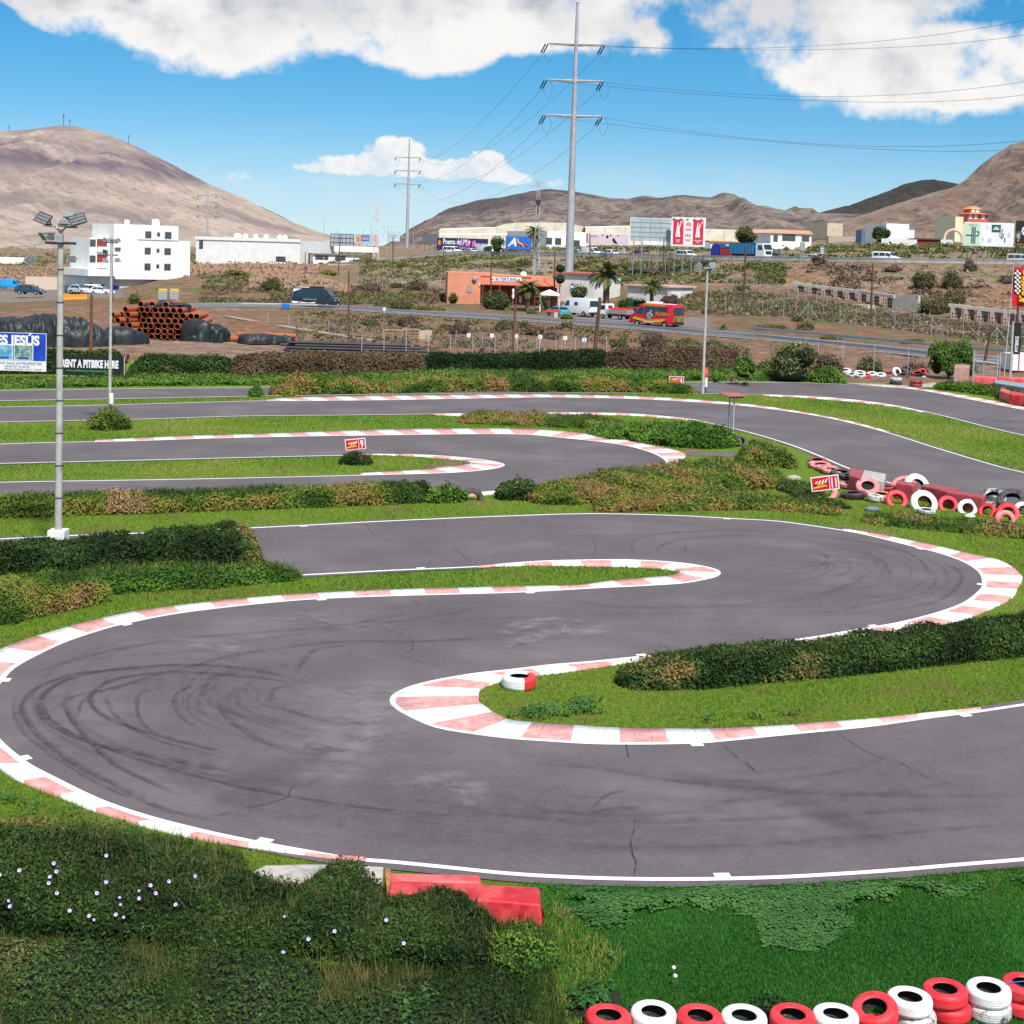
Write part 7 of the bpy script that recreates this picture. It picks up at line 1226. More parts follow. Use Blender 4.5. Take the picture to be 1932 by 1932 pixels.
for u, v0, v1, lb in [(120, 238, 215, 'tallest antenna mast on top of the pale hill'), (17, 249, 236, 'small antenna mast at the left on the hill'), (132, 239, 226, 'shorter antenna beside the tallest one on the hill'), (243, 268, 255, 'small antenna on the right shoulder of the hill')]:
    b_ = P(u, v0, 2195); o = thing('antenna_mast', lb, 'antenna', (b_.x, 2195, b_.z-4)); mb = MB(); mb.cyl((0, 0, -4), (0, 0, Zv(u, v1, 2195)-b_.z+4), .5, .3, 5); mb.box(-1.2, 1.2, -.3, .3, (Zv(u, v1, 2195)-b_.z)*.8+4, (Zv(u, v1, 2195)-b_.z)*.9+4); mb.build('mast', ldark, o)
for u, vt, vb, lb in [(610, 408, 463, 'first slim street lamp left of the far billboards'), (635, 428, 462, 'second street lamp behind the far billboards'), (685, 426, 462, 'third street lamp left of the lattice tower'), (731, 424, 466, 'street lamp right of the lattice tower'), (779, 419, 477, 'street lamp just right of the distant pylon')]:
    b_ = P(u, vb, 480); o = thing('street_lamp', lb, 'street lamp', (b_.x, 480, b_.z)); H = Zv(u, vt, 480)-b_.z; mb = MB(); mb.cyl((0, 0, -3), (0, 0, H), .09, .05, 6); mb.build('pole', lhead, o); mb = MB(); mb.box(-.5, .5, -.1, .1, H, H+.14); mb.build('lamp_head', wht, o)
# guard rails
def lineP(k, s_, d=0.0): y = float(np.interp(s_, lines[k][0], lines[k][1]))+d; return Vector((s_*y, y, float(np.interp(s_, lines[k][0], lines[k][2]))))
def guardrail(label, k, u0, u1, d, step=4.0, hgt_=.75, end=None, flat=0):
    s0, s1 = ubox(u0, u1); q = [lineP(k, s_, d) for s_ in np.linspace(s0, s1, 260)]; L_ = [0]
    for a, b_ in zip(q[:-1], q[1:]): L_.append(L_[-1]+(b_-a).length)
    root = thing('guard_rail', label, 'guard rail', q[0]); o0 = q[0]; V_, F_ = [], []; prof = [(-.04, hgt_-.31), (-.09, hgt_-.24), (-.03, hgt_-.16), (-.09, hgt_-.08), (-.04, hgt_)]; m_ = len(prof)
    for i, p in enumerate(q):
        for dy, z in prof: V_.append((p.x-o0.x, p.y-o0.y+dy, p.z-o0.z+z))
        if i:
            for j in range(m_-1): a = (i-1)*m_+j; F_.append((a, a+m_, a+m_+1, a+1))
    npmesh('rail', np.array(V_), np.array(F_), metal, root, smooth=True); post = None; n = min(int(L_[-1]/step), 100)
    for i in range(n+1):
        t_ = L_[-1]*i/max(n, 1); j = min(int(np.searchsorted(L_, t_)), len(q)-1); p = q[j]-o0
        if post is None: mb = MB(); mb.box(-.05, .05, -.02, .10, -.3, hgt_-.02); mb.box(-.04, .04, -.05, .02, hgt_-.25, hgt_-.1); post = mb.build('post', metal, root); c_ = post
        else: c_ = post.copy(); COL.objects.link(c_); c_.parent = root
        c_.location = p
    return root
guardrail('long steel guard rail along the near side of the lower road', 2, 255, 1775, .3); guardrail('steel guard rail along the far side of the lower road on the right', 3, 1412, 2080, 0); guardrail('steel guard rail along the highway on top of the embankment', 6, 770, 2080, .4, 2.9, .9)
def fence(label, pts, h, step=None, posts=None, net=.10, braces=(), r=.035, group=None):
    """pts: world points of the posts"""
    root = thing('wire_fence', label, 'fence', pts[0]); o0 = pts[0]; post = None
    for p in pts:
        if post is None: mb = MB(); mb.cyl((0, 0, -.3), (0, 0, h), r, r, 6); post = mb.build('post', steelg, root); c_ = post
        else: c_ = post.copy(); COL.objects.link(c_); c_.parent = root
        c_.location = p-o0
    mb = MB()
    for f in (.04, .35, .68, .98): mb.tube([p-o0+Vector((0, 0, h*f)) for p in pts], .006, 3)
    for a, b_ in zip(pts[:-1], pts[1:]):
        n = max(4, int((b_-a).length/.25))
        for i in range(1, n): p = a.lerp(b_, i/n)-o0; mb.cyl(p+Vector((0, 0, .03)), p+Vector((0, 0, h*.97)), .0045, .0045, 3, False)
    mb.build('netting', steelg, root)
    for i, s_ in braces: mb = MB(); mb.cyl(pts[i]-o0+Vector((0, 0, h*.85)), pts[i]-o0+Vector((s_, 0, 0)), r, r, 6); mb.build('brace', steelg, root)
    return root
FR = [T(u, v, 160, 260) for u, v in [(1368, 592), (1438, 597), (1478, 600), (1524, 603), (1552, 606), (1584, 611), (1614, 615), (1650, 619), (1687, 624), (1722, 629), (1757, 634), (1787, 640), (1816, 644), (1846, 649), (1880, 654), (1912, 658), (1950, 663)]]
fence('chain-link fence with slanting braces beyond the far guard rail', FR, 2.6, braces=[(3, -1.6), (3, 1.6), (10, 1.6), (14, -1.5), (14, 1.5)])
FS = [T(u, v, 190, 300) for u, v in [(1383, 534), (1396, 539), (1408, 543), (1421, 548), (1434, 553), (1447, 556), (1468, 560), (1487, 566), (1505, 570), (1520, 573), (1540, 576), (1560, 580)]]; fence('long chain-link fence running down through the green valley', FS, 2.2)
fence('wire fence in front of the terraces left of the salmon bar', [T(u, v, 200, 300) for u, v in [(676, 534), (690, 535), (705, 536), (722, 537), (740, 538), (757, 540), (776, 541), (797, 543), (812, 545), (830, 547)]], 2.0)
fence('low wire fence with small white plates across the scrub slope', [T(u, v, 140, 230) for u, v in [(505, 612), (545, 618), (582, 622), (620, 628), (664, 640), (722, 640), (766, 644), (810, 648), (860, 650), (910, 654), (960, 657), (1012, 663), (1048, 665), (1085, 664), (1112, 664)]], 1.5)
fence('row of thin fence posts right behind the boundary hedge', [G(u, 700)+Vector((0, 9, 0)) for u in range(660, 1190, 45)], 2.5)
fence('wire fence posts beside the white tyres at the gate', [G(1555, 704)+Vector((0, 3, 0)), G(1598, 705)+Vector((0, 2, 0)), G(1653, 706)+Vector((0, 1, 0)), G(1712, 707), G(1775, 709), G(1812, 712)], 2.6)
fence('wire fence between the legs of the billboards below the highway', [T(u, v, 230, 300) for u, v in [(1190, 514), (1212, 515), (1235, 516), (1262, 518), (1285, 518), (1310, 519), (1335, 520), (1360, 524), (1383, 530)]], 2.6)
for u, v, lb in [(725, 589, 'leftmost'), (884, 641, 'second'), (928, 641, 'third'), (974, 643, 'fourth'), (1019, 645, 'fifth'), (1066, 646, 'sixth'), (1102, 650, 'rightmost')]:
    b_ = T(u, v+4, 130, 230); mb = MB(); mb.box(-.22, .22, -.02, .02, .5, .92); mb.cyl((0, .03, -.1), (0, .03, .5), .03, .03, 4); o = mb.build('marker_plate', wht); o.location = b_; tag(o, lb+' small white plate on the low fence of the scrub slope', 'plate')
# ------------- boards
bk_red = mat('poster_red', (.62, .025, .06), .6, (.55, .02, .05), .5); bk_or = mat('poster_salmon', (.82, .26, .17), .6); post_w = mat('poster_white', (.74, .70, .74), .6, (.68, .64, .68), .8); gridm = mat('dark_board_frame', (.10, .10, .11), .6)
def board(label, u1, u2, vt, vb, Y, vleg=None, face=None, back=False, legs=3, fr=wht, lean=False, dY=0, name='billboard', framew=.16, cat='billboard', v0=None):
    x_, y_, yw, L = frame(u1, Y, u2, Y+dY, (vt+vb)/2); um = (u1+u2)/2; zt = Zv(um, vt, Y); zb = Zv(um, vb, Y); zg = hz1(x_, y_) if vleg is None else Zv(um, vleg, Y); r = thing(name, label, cat, (x_, y_, zg), yw); h = zt-zb; b0 = zb-zg
    mb = MB(); mb.box(0, L, 0, .22, b0, b0+h); mb.build('panel', fr, r); 
    if face is not None: mb = MB(); mb.box(framew, L-framew, -.03, -.003, b0+framew, b0+h-framew); mb.build('poster', face, r)
    for k in range(legs):
        x = L*(k+.5)/legs; mb = MB(); mb.cyl((x, .35, -.6), (x, .35, b0+h*.7), .09, .09, 6); mb.build('leg', metal if fr is not gridm else gridm, r)
        if lean: mb = MB(); mb.cyl((x-.9, 1.6, -.6), (x, .4, b0+h*.25), .08, .08, 6); mb.build('brace', gridm, r)
    return r, L, h, b0
# burger billboard
r, L, h, b0 = board('white-framed red billboard with a burger emblem between two road arrows', 1266.5, 1331, 410, 465, 284, 520, post_w, legs=4, framew=.22)
yf = -.045
for x0 in (.35, L*.635):
    x1 = x0+L*.30; mb = MB(); mb.box(x0, x1, -.045, -.032, b0+.35, b0+h-.45); p_ = mb.build('red_panel', bk_red, r); mb = MB(); c_ = (x0+x1)/2; zz_ = b0+h*.32; ht = h*.50
    mb.add([(c_-.52, -.06, zz_), (c_-.12, -.06, zz_), (c_-.03, -.06, zz_+ht), (c_-.16, -.06, zz_+ht)], [(0, 1, 2, 3)]); mb.add([(c_-.05, -.06, zz_), (c_+.38, -.06, zz_), (c_+.22, -.06, zz_+ht*.55), (c_+.50, -.06, zz_+ht*.92), (c_+.34, -.06, zz_+ht*.97), (c_+.08, -.06, zz_+ht*.62), (c_+.02, -.06, zz_+ht)], [(0, 1, 2, 3, 4, 5, 6)]); mb.build('road_arrow', wht, p_)
    text('10' if x0 < 1 else '5', .62, wht, p_, (x1-.12, -.06, b0+h*.80), bold=.02, align='RIGHT', depth=.004); text('DIRECTO\nAL SUR' if x0 < 1 else 'AUTO LAURENT\nTOTAL', .32, wht, p_, (c_, -.06, b0+h*.19), bold=.02, xs=.62, align='CENTER', depth=.004)
c_ = L*.495
for zc_, s_ in ((b0+h*.70, 1), (b0+h*.25, -1)):
    mb = MB(); n = 16; vs = [(c_+.58*math.cos(a), -.045, zc_+s_*.78*math.sin(a)*(1 if s_ > 0 else .55)) for a in np.linspace(0, math.pi, n)]; mb.add(vs, [tuple(range(n))]); mb.build('bun', bk_or, r)
text('BURGER', .56, bk_red, r, (c_, -.045, b0+h*.545), bold=.03, xs=.50, align='CENTER', depth=.004); text('KING', .72, bk_red, r, (c_, -.045, b0+h*.335), bold=.03, xs=.62, align='CENTER', depth=.004)
for k in range(5): mb = MB(); mb.tube([(L*(k+.5)/5, .1, b0+h), (L*(k+.5)/5, -.7, b0+h+.5)], .025, 4); mb.box(L*(k+.5)/5-.2, L*(k+.5)/5+.2, -.85, -.6, b0+h+.45, b0+h+.56); mb.build('spot_lamp', lhead, r)
r, L, h, b0 = board('empty grey back of a billboard left of the burger one', 1189, 1266, 411, 456, 286, 518, mat('pale_board_back', (.40, .47, .47), .7, (.33, .40, .41), .5), legs=5, framew=.12)
mb = MB()
for k in range(1, 4): mb.box(L*k/4-.05, L*k/4+.05, -.08, -.032, b0, b0+h)
for k in range(1, 5): mb.box(.1, L-.1, -.10, -.082, b0+h*k/5-.03, b0+h*k/5+.03)
mb.build('frame_bars', metal, r); mb = MB(); mb.box(L*.35, L, -.25, .0, b0-.65, b0-.02); mb.build('catwalk', wht, r)
for k in (.2, .45, .7): mb = MB(); mb.tube([(L*k, .1, b0+h), (L*k+.1, -.4, b0+h+.7)], .03, 4); mb.box(L*k-.15, L*k+.25, -.5, -.3, b0+h+.6, b0+h+.7); mb.build('spot_lamp', lhead, r)
for k, s_ in ((.55, -1.6), (.85, -2.2), (.98, 1.5)): mb = MB(); mb.cyl((L*k, 1.4, b0-.3), (L*k+s_, 1.6, -1), .08, .08, 5); mb.build('brace', metal, r)
# pink poster
pk_ = mat('pale_lilac_poster', (.62, .50, .56), .7, (.56, .45, .50), .4); r, L, h, b0 = board('long low billboard with a pale lilac poster left of the empty one', 1105, 1187.5, 440, 461, 318, 478, pk_, legs=4, framew=.14, fr=wht)
mb = MB(); mb.box(.18, .42, -.05, -.032, b0+.2, b0+h-.2); mb.build('purple_bar', mat('plum_ink', (.16, .02, .08), .6), r); text('FERRETERIA', .42, mat('grey_ink', (.12, .1, .12), .6), r, (.8, -.05, b0+h*.62), depth=.004, xs=.8); 
for k in (3.6, 5.3, 6.9): mb = MB(); mb.add([(k-.25, -.05, b0+h-.3), (k+.25, -.05, b0+h-.3), (k, -.05, b0+h-.75)], [(0, 1, 2)]); mb.build('purple_mark', bk_red, r)
mb = MB(); mb.add([(5.6, -.05, b0+.9), (6.0, -.05, b0+1.5), (6.3, -.05, b0+1.0), (6.9, -.05, b0+.2), (6.2, -.05, b0+.2)], [(0, 1, 2, 3, 4)]); mb.ball((4.6, -.045, b0+1.6), .3, .01, .35, 8, 5); mb.build('dark_figure', sblk, r)
# aquarium billboard
navy = mat('deep_navy_poster', (.02, .02, .06), .5, (.05, .02, .10), .3); r, L, h, b0 = board('wide dark aquarium billboard with pink jellyfish and white lettering', 824, 921, 449.5, 473, 386, 478, navy, legs=4, framew=.06, fr=gridm)
text('Poema del Mar', 1.95, wht, r, (1.6, -.05, b0+h*.50), bold=.02, xs=.60, depth=.004); text('AQUARIUM', 1.5, wht, r, (L*.74, -.05, b0+h*.30), bold=.015, xs=.50, depth=.004); text('@poemadelmar Gran Canaria', .6, wht, r, (1.5, -.05, b0+h*.17), xs=.8, depth=.004)
jel = mat('pink_jellyfish_print', (.62, .20, .35), .6, (.35, .12, .45), 1.2)
for k, s_ in ((6.4, .8), (8.0, 1.15), (9.7, .95)): mb = MB(); mb.ball((k, -.045, b0+h*.62), .62*s_, .012, .8*s_, 12, 6); mb.tube([(k-.3, -.05, b0+h*.5), (k-.5, -.05, b0+h*.3), (k-.2, -.05, b0+.3)], .12, 4); mb.tube([(k+.3, -.05, b0+h*.5), (k+.4, -.05, b0+h*.3), (k+.1, -.05, b0+.4)], .12, 4); mb.build('jellyfish', jel, r)
mb = MB(); mb.ball((.7, -.045, b0+h*.6), .35, .01, .7, 10, 6); mb.build('round_crest', sora, r)
bl_ = mat('bright_blue_poster', (.02, .12, .48), .5, (.03, .16, .55), .5); r, L, h, b0 = board('bright blue billboard with orange and red shapes left of the shaggy palm', 954, 1002, 446, 471, 378, 478, bl_, legs=3, framew=.06, fr=gridm)
text('A', 3.0, wht, r, (.7, -.05, b0+h*.26), bold=.03, shear=.3, depth=.004); mb = MB(); mb.tube([(2.9, -.05, b0+h*.8), (3.3, -.05, b0+h*.5), (4.0, -.05, b0+h*.42), (4.6, -.05, b0+h*.2)], .22, 5); mb.build('orange_swirl', syel, r); mb = MB(); mb.tube([(2.9, -.055, b0+h*.25), (3.5, -.055, b0+h*.5), (4.3, -.055, b0+h*.3), (5.0, -.055, b0+h*.42), (5.7, -.055, b0+h*.25)], .2, 5); mb.build('red_swirl', sred, r)
# far boards
r, L, h, b0 = board('dark gridded back of a far billboard next to the colourful one', 623, 668, 441, 466, 420, 474, mat('grey_mesh_back', (.36, .40, .43), .7), legs=3, framew=.2, fr=gridm); mb = MB()
for k in range(1, 6): mb.box(L*k/6-.07, L*k/6+.07, -.08, -.032, b0, b0+h)
for k in (1, 2): mb.box(0, L, -.10, -.082, b0+h*k/3-.1, b0+h*k/3+.1)
mb.build('frame_bars', gridm, r)
r, L, h, b0 = board('colourful far billboard with blue and yellow lettering', 670, 716, 441, 461, 424, 474, mat('sky_blue_poster', (.30, .52, .68), .6, (.55, .35, .30), .25), legs=3, framew=.05, fr=wht); mb = MB(); mb.box(L*.24, L*.58, -.05, -.032, b0+h*.3, b0+h*.85); mb.build('blue_patch', bl_, r); text('CIRCO', 1.15, syel, r, (L*.27, -.06, b0+h*.42), bold=.03, xs=.55, depth=.004); mb = MB(); mb.ball((L*.12, -.045, b0+h*.5), .5, .01, .9, 8, 6); mb.ball((L*.8, -.045, b0+h*.55), .5, .01, 1, 8, 6); mb.build('orange_figures', sora, r)
r, L, h, b0 = board('white lower board under the two far billboards', 630, 714, 465, 476, 416, 478, plaster, legs=2, framew=.05)
r, L, h, b0 = board('small grey road sign board on the dark pole right of the lattice tower', 732.6, 755, 437.5, 456, 378, 476, mat('grey_sign_face', (.55, .60, .64), .5), legs=2, framew=.1, name='road_sign', cat='road sign', fr=lhead); text('Los Cristianos\nLas Galletas', .5, mat('dark_sign_ink', (.12, .16, .2), .6), r, (.25, -.05, b0+h*.6), depth=.004, xs=.72)
r, L, h, b0 = board('dark gridded back of the small billboard left of the aquarium one', 797, 826, 442, 459, 420, 470, mat('dark_mesh_back', (.12, .13, .15), .7), legs=3, framew=.1, fr=gridm)
# cactus billboard
mint = mat('mint_poster', (.50, .66, .50), .6); r, L, h, b0 = board('large white billboard with dark green cactus drawings at the right', 1818.5, 1913, 420, 465, 300, 481, mat('white_poster', (.74, .72, .76), .6, (.66, .66, .68), .5), legs=5, framew=.12, lean=True, fr=wht)
for c_ in [c_ for c_ in r.children if c_.name.startswith('leg')]: c_.data.materials[0] = gridm
tg = mat('dark_teal_ink', (.01, .10, .09), .6); pg = mat('pale_grey_ink', (.50, .52, .58), .6); mb = MB(); mb.box(.13, L*.33, -.05, -.032, b0+.13, b0+h-.13); mb.build('mint_panel', mint, r)
mb = MB()
for dx_ in (-.42, -.1, .22): mb.box(L*.19+dx_, L*.19+dx_+.22, -.07, -.052, b0+h*.10, b0+h*.80)
mb.tube([(L*.04, -.06, b0+h*.45), (L*.17, -.06, b0+h*.45)], .11, 6); mb.tube([(L*.19+.5, -.06, b0+h*.44), (L*.19+.9, -.06, b0+h*.44), (L*.19+1.1, -.06, b0+h*.52), (L*.19+1.0, -.06, b0+h*.60), (L*.19+.6, -.06, b0+h*.62)], .11, 6); mb.build('cactus_drawing', tg, r)
text('SALIDA 67', .5, tg, r, (L*.09, -.055, b0+h*.84), depth=.004, xs=.8); mb = MB(); mb.box(L*.55, L*.73, -.05, -.032, b0+h*.60, b0+h*.92); em = mb.build('green_emblem', tg, r)
mb = MB()
for a in np.linspace(.25, 2.9, 7): c0_ = Vector((L*.64, -.06, b0+h*.70)); d_ = Vector((math.cos(a), 0, math.sin(a))); n_ = Vector((-math.sin(a), 0, math.cos(a))); mb.add([c0_, c0_+d_*.45+n_*.1, c0_+d_*.8, c0_+d_*.45-n_*.1], [(0, 1, 2, 3)])
mb.build('agave_emblem', mint, em); mb = MB(); mb.tube([(L*.76, -.05, b0+h*.34), (L*.76, -.05, b0+h*.75)], .12, 6); mb.tube([(L*.76, -.05, b0+h*.38), (L*.72, -.05, b0+h*.42), (L*.72, -.05, b0+h*.6)], .08, 6); mb.tube([(L*.76, -.05, b0+h*.35), (L*.79, -.05, b0+h*.40), (L*.79, -.05, b0+h*.55)], .08, 6); mb.tube([(L*.82, -.05, b0+h*.2), (L*.82, -.05, b0+h*.38)], .14, 6); mb.build('grey_cactus_print', mat('slate_ink', (.20, .22, .28), .6), r)
mb = MB()
for x_, z_, a, c_ in ((.38, .3, .22, .5), (.52, .25, .4, .55), (.46, .8, .15, .3), (.9, .5, .3, .5)): mb.ball((L*x_, -.045, b0+h*z_), a, .01, c_, 10, 6)
mb.build('pale_cactus_prints', pg, r)
r, L, h, b0 = board('black billboard with white drawing cut by the right edge', 1916.5, 1985, 417, 460, 302, 482, sblk, legs=4, framew=.05, lean=True, fr=gridm); text('O', 3.2, wht, r, (1.0, -.05, b0+h*.32), depth=.004); mb = MB()
for k in range(14): a = k*.45; mb.tube([(.6, -.05, b0+h*.35), (.6+.55*math.cos(a), -.05, b0+h*.35+.9*math.sin(a))], .03, 3)
mb.build('white_plant_drawing', wht, r); mb = MB(); mb.ball((.55, -.045, b0+h*.08+.15), .2, .01, .2, 8, 6); mb.build('orange_dot', sora, r)
for u1, u2, vt, vb, vl, k, lb in [(1329, 1339, 457, 469, 492, 'g', 'grey back of a road sign right of the burger billboard'), (1510, 1519, 457, 473, 492, 'g', 'grey back of a road sign on the highway near the dump truck'), (1548, 1554, 465, 479, 490, 'b', 'small blue and white road sign beyond the highway'), (1174, 1179.5, 468, 478, 487, 'b', 'small blue and white road sign beneath the empty billboard'), (960-18, 947, 470, 478, 484, 'b', 'small blue road sign beside the roadside tree')]:
    r, L, h, b0 = board(lb, u1, u2, vt, vb, float(np.interp(ubox(u1, u2)[0], lines[6][0], lines[6][1]))+(-1 if k == 'g' else 26), vl, lhead if k == 'g' else wht, legs=2 if k == 'g' else 1, framew=.05, name='road_sign', cat='road sign', fr=lhead)
    if k == 'b':
        mb = MB()
        for q_ in range(3): z_ = b0+h*(.12+.3*q_); mb.add([(.08, -.05, z_), (L-.08, -.05, z_+h*.14), (L-.08, -.05, z_+h*.30), (.08, -.05, z_+h*.16)], [(0, 1, 2, 3)])
        mb.build('blue_stripes', bl_, r)
# the two banners at the left edge
ub = G(60, 722).y; x1 = P(87, 700, ub); zt = Zv(60, 628.5, ub); zb = Zv(60, 700.5, ub); h = zt-zb; Lb = 6.2
r = thing('advertising_board', 'blue and white property advertising board cut by the left edge', 'billboard', (x1.x-Lb, ub, 0)); mb = MB(); mb.box(0, Lb, 0, .06, zb, zt); mb.build('panel', wht, r)
blu = mat('royal_blue_print', (.015, .035, .36), .5, (.01, .09, .50), .5); mb = MB(); mb.box(.03, Lb-.03, -.014, -.002, zb+h*.275, zt-.03); mb.build('blue_field', blu, r)
for k in (.5, 2.4, 4.4, 5.9): mb = MB(); mb.cyl((k, .1, -.2), (k, .1, zb+h*.5), .04, .04, 6); mb.build('leg', rust, r)
pxm = ub/2814.; text('ES JESÚS', 26*pxm*.95, wht, r, (Lb-13*pxm, -.02, zt-22.5*pxm), bold=.045, xs=.92, align='RIGHT', depth=.003); text('EL ESTUDIO INMOBILIARIO', 5.2*pxm, wht, r, (Lb-27*pxm, -.02, zt-28*pxm), bold=.02, align='RIGHT', depth=.003)
sea = mat('sea_print', (.30, .52, .62), .6, (.05, .25, .42), 1.3); grn = mat('green_view_print', (.05, .16, .12), .6, (.35, .42, .38), 3)
for a, c_, mt_ in ((24.5, 62, grn), (63.5, 100, sea)):
    x0, x1_ = Lb-(a+37)*pxm+.0 if a < 30 else Lb-(c_+1)*pxm, Lb-a*pxm; 
    if a < 30: x0 = Lb-61.5*pxm
    mb = MB(); mb.box(x0, x1_, -.022, -.015, zb+h*.28, zt-h*.305); mb.build('picture_border', wht, r); mb = MB(); mb.box(x0+.05, x1_-.05, -.030, -.023, zb+h*.30, zt-h*.33); mb.build('picture', mt_, r)
    mb = MB(); mb.box(x0+.25, x1_-.3, -.036, -.031, zb+h*.315, zb+h*.36); mb.build('caption_plate', blu, r)
ink = mat('blue_ink', (.05, .10, .28), .6); text('PURCHASE AND SALE OF PROPERTIES', 7.2*pxm, ink, r, (Lb-8*pxm, -.012, zb+h*.165), xs=1.0, align='RIGHT', depth=.003); text('(0034) 627 46 86 96', 5.2*pxm, ink, r, (Lb-32*pxm, -.012, zb+h*.09), xs=1.1, align='RIGHT', depth=.003); text('Playa Las Américas - Arona - Tenerife', 4.2*pxm, ink, r, (Lb-8*pxm, -.012, zb+h*.03), xs=1.1, align='RIGHT', depth=.003)
yb_ = G(170, 719).y; x0 = P(104, 690, yb_); x1 = P(234, 690, yb_); Lb = x1.x-x0.x; zt = Zv(170, 671.5, yb_); zb = Zv(170, 709.5, yb_); h = zt-zb; pxm = yb_/2814.
r = thing('banner', 'black banner with white and green lettering behind the lamp masts', 'banner', (x0.x, yb_, 0)); mb = MB(); mb.box(0, Lb, 0, .05, zb, zt); mb.build('panel', sblk, r, bevel=.005); mb = MB(); mb.box(-.03, Lb+.03, -.01, .06, zb-.04, zb-.003); mb.box(Lb+.003, Lb+.03, -.01, .06, zb, zt); mb.build('white_edge', wht, r)
for k in (.3, 2.4, 4.5): mb = MB(); mb.cyl((k, .1, -.2), (k, .1, zb+h*.5), .04, .04, 6); mb.build('leg', rust, r)
text('RENT A PITBIKE HERE', 19.5*pxm, wht, r, (Lb*.5+.02, -.012, zb+h*.43), bold=.055, xs=.575, align='CENTER', depth=.003); text('www.pitbikeexperiencetenerife.com', 6.2*pxm, mat('green_print', (.03, .36, .10), .6), r, (Lb*.5+.02, -.012, zb+h*.21), bold=.02, xs=.98, align='CENTER', depth=.003)
# ---------------------------------------------------------------- vehicles
tyb = mat('vehicle_tyre', (.02, .02, .02), .8); rimm = mat('wheel_rim', (.45, .45, .46), .35, metal=.5); headl = mat('headlamp_glass', (.7, .72, .74), .15, spec=.7); taill = mat('tail_lamp', (.40, .01, .01), .3); vtrim = mat('dark_plastic_trim', (.03, .03, .032), .6); vglass = mat('tinted_vehicle_glass', (.015, .025, .032), .08, (.02, .035, .045), 1, spec=.8)
def paint(name, c): return mat(name, c, .32, tuple(x*.93 for x in c), .4, spec=.5)
SHAPES = {
 'van': dict(W=2.0, zb=1.1, tb=.10, prof=[(-3.05, .42), (-3.08, 1.1), (-3.0, 2.45), (-2.85, 2.6), (1.3, 2.6), (1.62, 2.48), (2.42, 1.50), (2.95, 1.22), (3.08, .95), (3.1, .42)], fg=((1.66, 2.42), (2.38, 1.56)), rg=((-3.0, 2.3), (-3.06, 1.45)), wheels=(-1.95, 1.95), wr=.34,
   side=[[(1.05, 1.45), (2.15, 1.45), (1.62, 2.2), (1.05, 2.2)]], lamps=(2.98, 1.02), tails=(-3.08, 1.3)),
 'car': dict(W=1.75, zb=.9, tb=.22, prof=[(-2.0, .35), (-2.05, .8), (-1.9, 1.0), (-1.45, 1.42), (-.9, 1.5), (.15, 1.48), (.95, 1.0), (1.85, .82), (2.02, .6), (2.0, .32)], fg=((.2, 1.45), (.9, 1.03)), rg=((-1.5, 1.39), (-1.86, 1.05)), wheels=(-1.25, 1.28), wr=.30,
   side=[[(-1.55, 1.02), (-.55, 1.02), (-.55, 1.38), (-1.25, 1.38)], [(-.48, 1.02), (.72, 1.02), (.18, 1.38), (-.48, 1.38)]], lamps=(1.93, .70), tails=(-2.02, .88)),
 'carrier': dict(W=1.8, zb=1.0, tb=.16, prof=[(-2.1, .35), (-2.15, .9), (-2.05, 1.7), (-1.9, 1.82), (.4, 1.82), (.75, 1.7), (1.3, 1.12), (2.05, .95), (2.2, .7), (2.15, .35)], fg=((.78, 1.64), (1.25, 1.17)), rg=((-2.05, 1.62), (-2.13, 1.1)), wheels=(-1.35, 1.4), wr=.31,
   side=[[(-1.9, 1.12), (-.95, 1.12), (-.95, 1.62), (-1.85, 1.62)], [(-.85, 1.12), (.1, 1.12), (.1, 1.62), (-.85, 1.62)], [(.2, 1.12), (1.1, 1.12), (.68, 1.6), (.2, 1.6)]], lamps=(2.08, .85), tails=(-2.13, 1.0))}
